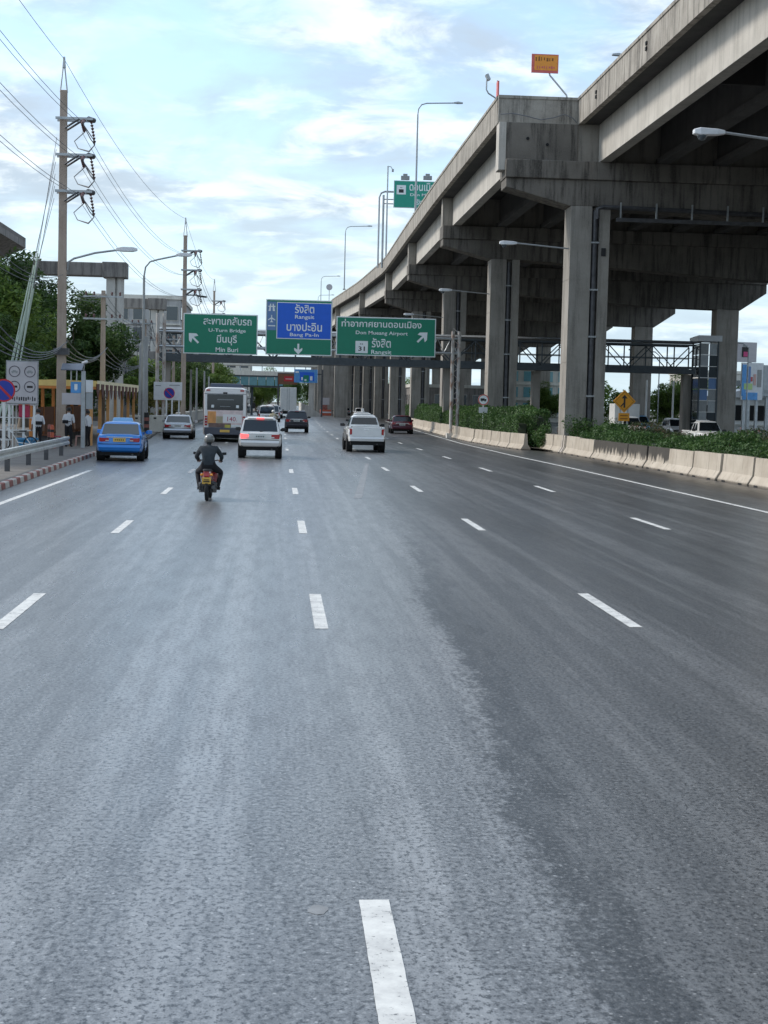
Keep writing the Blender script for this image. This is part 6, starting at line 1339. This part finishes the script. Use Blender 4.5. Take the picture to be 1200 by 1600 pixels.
t = thing('blue_tub', 'round blue plastic tub on the pavement by the leftmost person', 'tub', (-10.55, 66.0, 0.15)); m = MB(); m.lathe([(0.05, 0.02), (0.30, 0.0), (0.42, 0.42), (0.45, 0.5), (0.42, 0.5), (0.38, 0.42), (0.27, 0.06), (0.05, 0.05)], 20); m.build('tub', 'tub_blue', t, smooth=50); m = MB(); m.lathe([(0.42, 0.42), (0.47, 0.43), (0.47, 0.5), (0.42, 0.51)], 20); m.build('rim', 'tub_blue', t)
t = thing('vendor_frame', 'white tubular vendor frame under the grey board', 'stall', (-11.5, 68.0, 0.15))
for x_ in (-0.9, 0.0, 0.9):
    for y_ in (0, 0.9): m = MB(); m.box(x_-0.03, x_+0.03, y_-0.03, y_+0.03, 0, 1.9); m.build('post', 'white_paint', t)
for z_ in (0.75, 1.3, 1.86): m = MB(); m.box(-0.95, 0.95, -0.035, 0.935, z_, z_+0.04); m.build('shelf', 'white_paint' if z_ < 1.8 else 'board_grey', t)
t = thing('red_cooler', 'red drinks box on the vendor frame', 'box', (-11.0, 68.0, 1.49)); m = MB(); m.box(-0.22, 0.22, -0.2, 0.2, 0, 0.52); m.build('body', 'ad_crimson', t, bevel=0.03); m = MB(); m.box(-0.23, 0.23, -0.21, 0.21, 0.525, 0.6); m.build('lid', 'red_orange', t, bevel=0.02)
for k, (x_, y_, lb) in enumerate(((-9.95, 69.0, 'orange bollard with dark bands between the two people in white'), (-10.15, 69.6, 'red bollard behind the banded orange one'))):
    t = thing('bollard', lb, 'bollard', (x_, y_, 0.15)); m = MB(); m.lathe([(0.16, 0), (0.16, 0.04), (0.09, 0.06), (0.085, 0.95), (0.06, 1.02), (0.01, 1.03)], 14); m.build('body', 'red_orange' if k == 0 else 'kerb_red', t, smooth=40)
    for z_ in (0.35, 0.7): m = MB(); m.lathe([(0.091, z_), (0.093, z_), (0.093, z_+0.12), (0.091, z_+0.12)], 14); m.build('band', 'plastic_black', t)
for k, (x_, y_, mt, lb) in enumerate(((-10.05, 71.2, 'ad_crimson', 'red plastic stool behind the leftmost person'), (-9.75, 72.2, 'post_tan', 'tan wooden stool near the shelter post'), (-9.2, 72.6, 'cloth_pink', 'pink plastic stool by the shelter post'))):
    t = thing('stool', lb, 'stool', (x_, y_, 0.15)); m = MB(); m.box(-0.17, 0.17, -0.17, 0.17, 0.44, 0.48); m.build('seat', mt, t, bevel=0.02)
    for a in (-1, 1):
        for b in (-1, 1): m = MB(); m.tube([(a*0.14, b*0.14, 0.44), (a*0.18, b*0.18, 0)], 0.02, 6); m.build('leg', mt, t)
# banded posts, white concrete stubs and notice board farther along
t = thing('banded_post', 'black and red banded post beside the white concrete blocks', 'bollard', (-8.75, 103.5, 0.15))
m = MB(); m.cyl((0,0,0), (0,0,1.35), 0.22, n=14); m.build('body', 'plastic_black', t)
for z_ in (0.35, 0.8): m = MB(); m.lathe([(0.222, z_), (0.227, z_), (0.227, z_+0.22), (0.222, z_+0.22)], 14); m.build('band', 'kerb_red', t)
for k, (x_, y_, w_, lb) in enumerate(((-9.6, 104.0, 0.8, 'white block left of the banded post'), (-8.0, 106.5, 1.5, 'white low wall right of the banded post'))):
    t = thing('white_block', lb, 'concrete block', (x_, y_, 0.15)); m = MB(); m.box(-w_/2, w_/2, -0.2, 0.2, 0, 1.15); m.build('body', 'cream_wall', t, bevel=0.03)
    for xx in (-w_*0.25, w_*0.25): m = MB(); m.box(xx-0.09, xx+0.09, -0.21, -0.2005, 0.9, 1.0); m.build('lift_slot', 'under_black', t)
t = thing('white_railing', 'short white railing behind the low white wall', 'railing', (-8.2, 109, 0.15))
for z_ in (0.6, 1.0): m = MB(); m.box(-1.6, 1.6, -0.03, 0.03, z_, z_+0.08); m.build('rail', 'white_paint', t)
for k in range(6): m = MB(); m.box(-1.55+k*0.62-0.03, -1.55+k*0.62+0.03, -0.04, 0.04, 0, 1.25); m.build('post', 'white_paint', t)
t = thing('notice_board', 'white notice board with small lettering on posts beyond the silver sedan', 'notice board', (-7.95, 112.4, 0.15))
m = MB(); m.box(-1.02, 1.02, 0, 0.06, 2.2, 3.5); m.build('panel', 'lamp_white', t, bevel=0.01)
for i_, (a, b_, z_) in enumerate(((0.1, 0.85, 3.25), (-0.2, 0.4, 2.98), (-0.2, 0.3, 2.75), (-0.2, 0.35, 2.52), (-0.9, -0.5, 3.2))): m = MB(); m.box(a, b_, -0.006, -0.001, z_, z_+0.06); m.build('text_line', 'sign_back', t)
for xx in (-0.8, 0.8): m = MB(); m.box(xx-0.05, xx+0.05, 0.07, 0.17, 0, 3.4); m.build('post', 'white_paint', t)
t = thing('low_wall', 'pale low wall along the pavement left of the bus', 'wall', (-8.9, 150, 0.1))
m = MB(); m.box(-0.15, 0.15, -26, 40, 0, 1.0); m.build('wall_body', 'pale_concrete', t); m = MB(); m.box(-0.2, 0.2, -26, 40, 1.003, 1.12); m.build('coping', 'cream_wall', t)

# ================================================================== right side signs
t = thing('merge_sign', 'amber diamond merge sign with small plate below on the median', 'traffic sign', (18.2, 80, 0.1))
m = MB(); m.cbox((0, 0, 2.78), (0.86, 0.03, 0.86), (0, R(45), 0)); m.build('diamond', 'sign_amber', t, bevel=0.03)
m = MB(); m.loft([[(-0.42*1.2, -0.018, 2.78), (0, -0.018, 2.78+0.505), (0.505, -0.018, 2.78), (0, -0.018, 2.78-0.505)], [(-0.505, -0.017, 2.78), (0, -0.017, 2.78+0.505), (0.505, -0.017, 2.78), (0, -0.017, 2.78-0.505)]]); bl = m.build('black_line', 'ink', t)
m = MB(); m.loft([[(-0.48, -0.026, 2.78), (0, -0.026, 2.78+0.48), (0.48, -0.026, 2.78), (0, -0.026, 2.78-0.48)], [(-0.48, -0.019, 2.78), (0, -0.019, 2.78+0.48), (0.48, -0.019, 2.78), (0, -0.019, 2.78-0.48)]]); m.build('amber_face', 'sign_amber', t)
m = MB(); m.box(-0.045, 0.045, -0.034, -0.028, 2.44, 2.95); m.quad((-0.16, -0.031, 2.93), (0.16, -0.031, 2.93), (0, -0.031, 3.13)); m.cbox((-0.10, -0.031, 2.60), (0.26, 0.004, 0.065), (0, R(-48), 0)); m.build('merge_arrow', 'ink', t)
m = MB(); m.box(-0.29, 0.29, -0.015, 0.015, 1.74, 2.16); pl = m.build('sub_plate', 'sign_amber', t)
for z_ in (1.84, 2.0): m = MB(); m.box(-0.2, 0.2, -0.02, -0.0155, z_, z_+0.05); m.build('plate_text', 'ink_brown', pl)
for xx in (-0.2, 0.2): m = MB(); m.box(xx-0.04, xx+0.04, 0.02, 0.1, 0, 2.7); m.build('post', 'galv', t)
t = thing('truck_ban_sign', 'round white sign with red ring and small plate on the hedge', 'traffic sign', (13.95, 104, 0.1))
m = MB(); m.cyl((0, 0, 2.78), (0, 0.02, 2.78), 0.37, n=26); m.build('disc', 'sign_white', t); m = MB(); m.lathe([(0.30, -0.004), (0.368, -0.004), (0.368, 0.002), (0.30, 0.002)], 26, (0, -0.006, 2.78), 'y', True); m.build('ring', 'sign_redpink', t)
m = MB(); m.box(-0.2, 0.06, -0.014, -0.004, 2.72, 2.88); m.box(0.07, 0.19, -0.014, -0.004, 2.72, 2.83); m.box(-0.15, -0.08, -0.014, -0.004, 2.67, 2.719); m.box(0.07, 0.14, -0.014, -0.004, 2.67, 2.719); m.build('truck_symbol', 'ink', t)
m = MB(); m.box(-0.3, 0.3, 0, 0.02, 1.88, 2.28); m.build('sub_plate', 'lamp_white', t); m = MB(); m.box(-0.035, 0.035, 0.022, 0.09, 0, 2.9); m.build('post', 'white_paint', t)
for k, (x_, y_, lb) in enumerate(((19.4, 92, 'small notice on a post right of the near column'), (17.6, 125, 'small grey notice beside the second column foot'))):
    t = thing('small_notice', lb, 'sign', (x_, y_, 0.1)); m = MB(); m.cyl((0, 0, 2.25), (0, 0.02, 2.25), 0.33, n=20); m.build('disc', 'board_grey', t); m = MB(); m.box(-0.32, 0.32, 0, 0.02, 1.45, 1.9); m.build('plate', 'board_grey', t); m = MB(); m.box(-0.03, 0.03, 0.022, 0.08, 0, 2.4); m.build('post', 'galv', t)

# ================================================================== footbridge
FY = 138.0
t = thing('footbridge', 'dark steel truss footbridge crossing all lanes behind the sign gantry', 'footbridge', (10, FY, 0))
def fp(name, mb, mat, par=None, **kw): return mb.build(name, mat, par or t, world=True, **kw)
X0, X1 = -10.5, 37.5
m = MB(); m.box(X0, X1, FY-1.3, FY+1.3, 5.78, 6.02); fp('deck', m, 'truss_paint')
for yy in (FY-1.25, FY+1.25):
    for z_ in (6.02, 7.15, 8.25): m = MB(); m.box(X0, X1, yy-0.07, yy+0.07, z_, z_+(0.16 if z_ != 7.15 else 0.07)); fp('chord', m, 'truss_paint')
    nseg = 24; dxs = (X1-X0)/nseg
    for k in range(nseg+1):
        xx = X0 + k*dxs; m = MB(); m.box(xx-0.05, xx+0.05, yy-0.05, yy+0.05, 6.2, 8.24); fp('truss_post', m, 'truss_paint')
    for k in range(nseg):
        xx = X0 + k*dxs; a, b_ = (6.2, 8.24) if k % 2 else (8.24, 6.2); m = MB(); m.cyl((xx, yy, a), (xx+dxs, yy, b_), 0.05, n=5); fp('diagonal', m, 'truss_paint')
    m = MB(); m.box(X0, X1, yy-0.02, yy+0.02, 6.2, 6.42); fp('side_panel', m, 'truss_paint')
m = MB(); m.prism([(FY-1.6, 8.55), (FY+1.6, 8.55), (FY+1.2, 8.72), (FY-1.2, 8.72)], X0-0.3, X1+0.3, 'x'); fp('roof', m, 'lamp_metal')
for xx in (X0+0.6, 15.2, 23.2, X1-0.5):
    m = MB(); m.box(xx-0.35, xx+0.35, FY-0.5, FY+0.5, 0, 5.71); fp('pier', m, 'concrete')
t2 = thing('stair_tower', 'glazed footbridge stair tower right of the lit columns', 'stair tower', (38.7, FY, 0)); t2.scale = (0.72, 0.8, 0.95)
m = MB(); m.box(-1.2, 1.2, -1.6, 1.6, 0, 0.3); m.build('plinth', 'pale_concrete', t2)
for xx in (-1.15, 1.15):
    for yy in (-1.5, 1.5): m = MB(); m.box(xx-0.09, xx+0.09, yy-0.09, yy+0.09, 0.3, 9.2); m.build('post', 'truss_paint', t2)
for k in range(8):
    z_ = 0.4 + k*1.08
    for xx in (-0.56, 0.56): m = MB(); m.box(xx-0.5, xx+0.5, -1.53, -1.5, z_, z_+1.0); m.build('pane', ('glass_grey', 'sign_paleblue', 'lamp_metal', 'glass_grey', 'sign_back')[(k*2 + (xx > 0)*3) % 5], t2)
    m = MB(); m.box(-1.06, 1.06, -1.56, -1.44, z_+1.0, z_+1.07); m.build('rail', 'white_paint', t2)
    for xx in (-1.12, 1.12): m = MB(); m.box(xx-0.01, xx+0.01, -1.4, 1.4, z_, z_+1.0); m.build('side_pane', 'glass_grey', t2)
m = MB(); m.prism([(-1.9, 9.2), (1.9, 9.2), (1.9, 9.6), (-1.9, 9.75)], -1.5, 1.5, 'x'); m.build('roof', 'lamp_white', t2)

# ================================================================== background buildings
def building(label, x, y, w, d, h, mat, cols, rows, name='building', group='background buildings', roof='flat', win='glass_grey', z0=1.0, cat='building', rz=0, ledge='cream_wall'):
    t = thing(name, label, cat, (x, y, -0.03), rz, group)
    m = MB(); m.box(-w/2, w/2, 0, d, 0, h); m.build('wall', mat, t)
    if roof == 'flat': m = MB(); m.box(-w/2-0.2, w/2+0.2, -0.2, d+0.2, h+0.002, h+0.5); m.build('roof', ledge, t)
    else: m = MB(); m.prism([(-w/2-0.5, h+0.002), (w/2+0.5, h+0.002), (w/2+0.5, h+0.15), (0, h+w*0.16), (-w/2-0.5, h+0.15)], -0.5, d+0.5, 'y'); m.build('roof', roof, t)
    cw, rh = w/cols, (h-z0-0.4)/rows
    for r_ in range(rows):
        for c_ in range(cols):
            cx = -w/2 + (c_+0.5)*cw; cz = z0 + (r_+0.5)*rh; ww, wh = cw*0.34, rh*0.32
            m = MB(); m.box(cx-ww-0.06, cx+ww+0.06, -0.05, -0.002, cz-wh-0.06, cz+wh+0.06); f_ = m.build('window', ledge, t); m = MB(); m.box(cx-ww, cx+ww, -0.07, -0.051, cz-wh, cz+wh); m.build('pane', win, f_)
        m = MB(); m.box(-w/2-0.1, w/2+0.1, -0.25, -0.003, z0+r_*rh-0.12, z0+r_*rh+0.06); m.build('floor_band', ledge, t)
    # side facing the road
    s_ = 1 if x < 0 else -1
    for r_ in range(rows):
        for c_ in range(max(2, int(d/3.5))):
            cy = (c_+0.5)*d/max(2, int(d/3.5)); cz = z0 + (r_+0.5)*rh; xx = s_*w/2
            m = MB(); m.box(min(xx, xx+s_*0.05)+0.001*s_, max(xx, xx+s_*0.05)+0.001*s_, cy-0.8, cy+0.8, cz-rh*0.3, cz+rh*0.3); m.build('side_window', win, t)
    return t
building('grey apartment block with many windows right of the second portal', -19.5, 205, 13, 25, 15.5, 'grey_wall', 6, 5)
building('pale low office block behind the far trees on the left', -17.5, 250, 14, 22, 11, 'cream_wall', 5, 3)
building('white wall and block at the far left edge under the deck', -28, 128, 10, 20, 12.6, 'pale_concrete', 4, 4)
building('long dark shed behind the shelter trees', -25, 150, 16, 40, 7.5, 'old_concrete', 5, 2)
building('cream building far ahead left of the box truck', -14, 330, 16, 25, 12, 'cream_wall', 6, 4)
building('pale tower far ahead above the bus roof', -9, 420, 10, 15, 9, 'pale_concrete', 4, 3)
building('white house with teal balcony seen between the second and near columns', 46, 262, 15, 14, 9.5, 'cream_wall', 5, 3, win='glass_teal')
building('long low white shop row right of the stair tower', 75, 215, 26, 15, 4.6, 'cream_wall', 8, 1)
building('white gabled shed at the right edge below the billboard', 56.5, 178, 9, 14, 4.2, 'white_paint', 3, 1, roof='lamp_white', win='under_black')
building('dark warehouse deep behind the columns', 30, 420, 34, 20, 7.5, 'old_concrete', 8, 2, ledge='old_concrete')
building('low brown building between third column and gantry', 27, 240, 12, 16, 5.2, 'old_concrete', 4, 1)
building('pale blue warehouse beyond the trees on the right', 92, 260, 40, 20, 9, 'pale_concrete', 10, 2)
# billboards at the right edge
def billboard(label, x, y, w, z0_, z1_, base, blocks, name='billboard'):
    t = thing(name, label, 'billboard', (x, y, -0.03), R(8))
    m = MB(); m.box(-w/2, w/2, 0, 0.3, z0_, z1_); m.build('panel', base, t)
    for i_, (a, b_, c_, d_, mt) in enumerate(blocks): m = MB(); m.box(-w/2+a*w, -w/2+b_*w, -0.03-0.01*(i_ % 5), -0.001, lerp(z0_, z1_, c_), lerp(z0_, z1_, d_)); m.build('printed_block', mt, t)
    for xx in (-w*0.3, w*0.3): m = MB(); m.box(xx-0.15, xx+0.15, 0.31, 0.6, 0, z1_-0.4); m.build('post', 'galv', t)
billboard('pale rooftop billboard with a pink and dark emblem', 54.0, 176, 3.0, 8.3, 10.6, 'board_grey', [(0.38, 0.68, 0.25, 0.75, 'ink'), (0.45, 0.62, 0.28, 0.52, 'ad_magenta'), (0.42, 0.6, 0.76, 0.86, 'sign_back')])
billboard('tall colourful blue and white advert board at the right edge', 53.8, 172, 2.6, 3.9, 8.1, 'lamp_white', [(0, 0.2, 0.1, 0.95, 'ad_blue'), (0.22, 0.4, 0.45, 0.9, 'sign_paleblue'), (0.1, 0.5, 0.28, 0.44, 'ad_lime'), (0.05, 0.75, 0.0, 0.2, 'ad_blue'), (0.55, 0.66, 0.4, 0.7, 'cloth_pink'), (0.72, 0.92, 0.35, 0.82, 'grey_car'), (0.4, 0.5, 0.5, 0.62, 'lens_red')])
billboard('grey panel cut by the right edge beside the colourful board', 58.0, 176, 3.5, 4.4, 8.0, 'lamp_metal', [(0.05, 0.95, 0.1, 0.2, 'sign_back')])
for k, (x_, y_, lb) in enumerate(((36.3, 150, 'left slim white post under the footbridge'), (39.5, 152, 'right slim white post under the footbridge'), (33.0, 160, 'slim pale post behind the amber sign'), (27.5, 165, 'slim pale post left of the near column'))):
    t = thing('slim_post', lb, 'post', (x_, y_, 0)); m = MB(); m.cyl((0,0,0), (0,0,5.4), 0.11, 0.09, n=8); m.build('shaft', 'white_paint', t); m = MB(); m.box(-0.2, 0.2, -0.2, 0.2, 0, 0.12); m.build('base_plate', 'galv', t)
for k, (y_, lb) in enumerate(((190, 'lamp with a long arm hanging in the bright gap right of centre columns'), (160, 'lamp with a long arm in the gap left of the right column'))):
    t = thing('street_lamp', lb, 'street lamp', (47.5 + k*2, y_, 0), 0, 'lamps on the opposite road'); m = MB(); m.tube([(0,0,0), (0,0,9.2), (-0.6,0,9.7), (-3.2,0,9.9)], 0.07, 7); m.build('post', 'lamp_metal', t, smooth=40); m = MB(); m.cbox((-3.5,0,9.9), (0.9, 0.3, 0.16)); m.build('lamp_head', 'lamp_metal', t, bevel=0.03)

# ================================================================== far end of the road
t = thing('far_bridge', 'long cream walkway bridge crossing far ahead above the traffic', 'bridge', (0, 300, 0))
m = MB(); m.box(-16, 7.5, 299, 303, 6.6, 7.3); m.build('deck', 'pale_concrete', t, world=True); m = MB(); m.box(-16, 7.5, 298.8, 298.98, 7.31, 8.2); m.build('parapet', 'cream_wall', t, world=True); m = MB(); m.box(-16, 7.5, 298.5, 303.5, 9.2, 9.6); m.build('roof', 'cream_wall', t, world=True)
for k in range(12): m = MB(); m.box(-15.8+k*2.1, -15.65+k*2.1, 298.85, 299.0, 8.21, 9.19); m.build('roof_post', 'galv', t, world=True)
for xx in (-12, -6.5, 6.5): m = MB(); m.box(xx-0.5, xx+0.5, 300, 302, 0, 6.59); m.build('pier', 'pale_concrete', t, world=True)
t = thing('glazed_walkway', 'teal glazed walkway behind the bus, under the cream bridge', 'walkway', (-2, 268, 0))
m = MB(); m.box(-11, 1.0, 268, 270.5, 4.8, 5.1); m.build('deck', 'truss_paint', t, world=True)
for k in range(8): m = MB(); m.box(-10.9+k*1.48, -9.55+k*1.48, 267.9, 267.95, 5.12, 6.6); m.build('pane', 'glass_teal', t, world=True)
m = MB(); m.box(-11.1, 1.1, 267.8, 270.7, 6.62, 6.85); m.build('roof', 'truss_paint', t, world=True)
for xx in (-10.5, -4.5, 0.6): m = MB(); m.box(xx-0.2, xx+0.2, 269, 269.4, 0, 4.79); m.build('pier', 'truss_paint', t, world=True)
t = thing('display_gantry', 'dark portal gantry far ahead with a red display and blue sign', 'gantry', (3, 258, 0))
m = MB(); m.box(-0.1, 0.2, 258, 258.3, 0, 7.2); m.build('post', 'steel_dark', t, world=True); m = MB(); m.box(7.2, 7.5, 258, 258.3, 0, 7.9); m.build('post', 'steel_dark', t, world=True); m = MB(); m.box(-0.1, 7.5, 258.02, 258.25, 7.0, 7.2); m.build('beam', 'steel_dark', t, world=True)
t2 = thing('red_display', 'dark board with a small red display above the box truck', 'display', (1.6, 257.6, 5.3)); m = MB(); m.box(-1.6, 1.55, 0, 0.3, 0, 1.75); m.build('housing', 'wood_brown', t2); m = MB(); m.box(-0.62, 0.95, -0.03, -0.002, 0.5, 1.35); m.build('screen', 'sign_red', t2); m = MB(); m.box(-0.4, 0.7, -0.04, -0.0305, 0.86, 0.94); m.build('screen_text', 'sign_white', t2)
t2 = thing('blue_direction_sign', 'bright blue overhead direction sign far ahead beside the red display', 'road sign', (4.6, 257.5, 5.65)); m = MB(); m.box(-1.95, 1.95, 0, 0.1, 0, 2.2); m.build('panel', 'ad_blue', t2); m = MB(); m.box(-1.0, 1.4, -0.02, -0.002, 0.3, 1.75); m.build('blue_face', 'sign_blue', t2); m = MB(); m.box(-0.4, 0.5, -0.035, -0.0205, 0.15, 1.25); m.build('green_face', 'sign_green', t2)
for a, b_, c_, d_ in ((-0.75, -0.5, 0.4, 0.9), (0.7, 1.1, 0.4, 1.1), (-0.2, 0.1, 0.3, 0.6), (-1.75, -1.2, 1.6, 1.9)): m = MB(); m.box(a, b_, -0.045, -0.0355 if a == -0.2 else -0.0205, c_, d_); m.build('lettering', 'sign_white', t2)
# gore between the carriageways
t = thing('gore_wall', 'sloping white concrete wall at the far road split', 'wall', (5.6, 262, 0)); m = MB(); m.prism([(-1.6, 0), (1.7, 0), (1.7, 0.5), (-1.4, 2.3), (-1.6, 2.3)], 0, 30, 'y'); m.build('wall_body', 'pale_concrete', t)
t = thing('crash_cushion', 'red and white crash cushion at the far road split', 'crash cushion', (8.9, 285, 0)); m = MB(); m.box(-1.0, 1.0, 0, 2.5, 0, 1.1); m.build('base', 'red_orange', t, bevel=0.05); m = MB(); m.box(-0.9, 0.3, 0.3, 2.2, 1.11, 2.0); m.build('drum', 'kerb_red', t, bevel=0.1); m = MB(); m.box(-0.95, 0.65, 0.4, 0.5, 2.02, 3.3); m.build('panel', 'board_grey', t); m = MB(); m.box(-1.05, 1.05, -0.03, -0.002, 0.5, 0.75); m.build('white_band', 'lamp_white', t)
for k, (x_, y_, s_, kd, lb) in enumerate(((-12.5, 215, 0.95, 'dense', 'dark tree far left of the bus'), (-10.8, 232, 0.9, 'broad', 'broad far tree left above the bus'), (-16, 280, 1.1, 'dense', 'dark far tree behind the pale office block'), (-5, 360, 0.9, 'broad', 'tiny far tree under the cream bridge'), (4, 480, 1.2, 'dense', 'tiny dark tree at the end of the road'), (-3, 500, 1.3, 'broad', 'tiny broad tree at the end of the road'), (12, 520, 1.3, 'dense', 'tiny tree at the road end under the expressway'))):
    tree(kd, x_, y_, s_, lb, k*1.3, 0, group='far trees ahead')
# far masses closing the horizon
def far_wood(label, x0, x1, y, h, seed):
    r_ = np.random.default_rng(seed); n = int((x1-x0)/4); cs = [(x0 + (k+0.5)*(x1-x0)/n + r_.uniform(-1, 1), y + r_.uniform(-6, 6), h*r_.uniform(0.2, 0.75)) for k in range(n) for _ in range(3)]
    o = mesh_obj('far_trees', leaf_mesh('far_trees', leaf_cloud(cs, [(3.2, 3.0, h*0.3)]*len(cs), [420]*len(cs), 0.40, seed=seed), 'leaf_tree')); tag(o, label, 'trees', kind='stuff')
far_wood('mass of distant trees behind the shops on the right', 44, 150, 236, 7.5, 5)
far_wood('mass of distant trees behind the left buildings', -190, -22, 270, 10, 6)
far_wood('mass of distant trees closing the end of the road', -60, 60, 640, 14, 8)
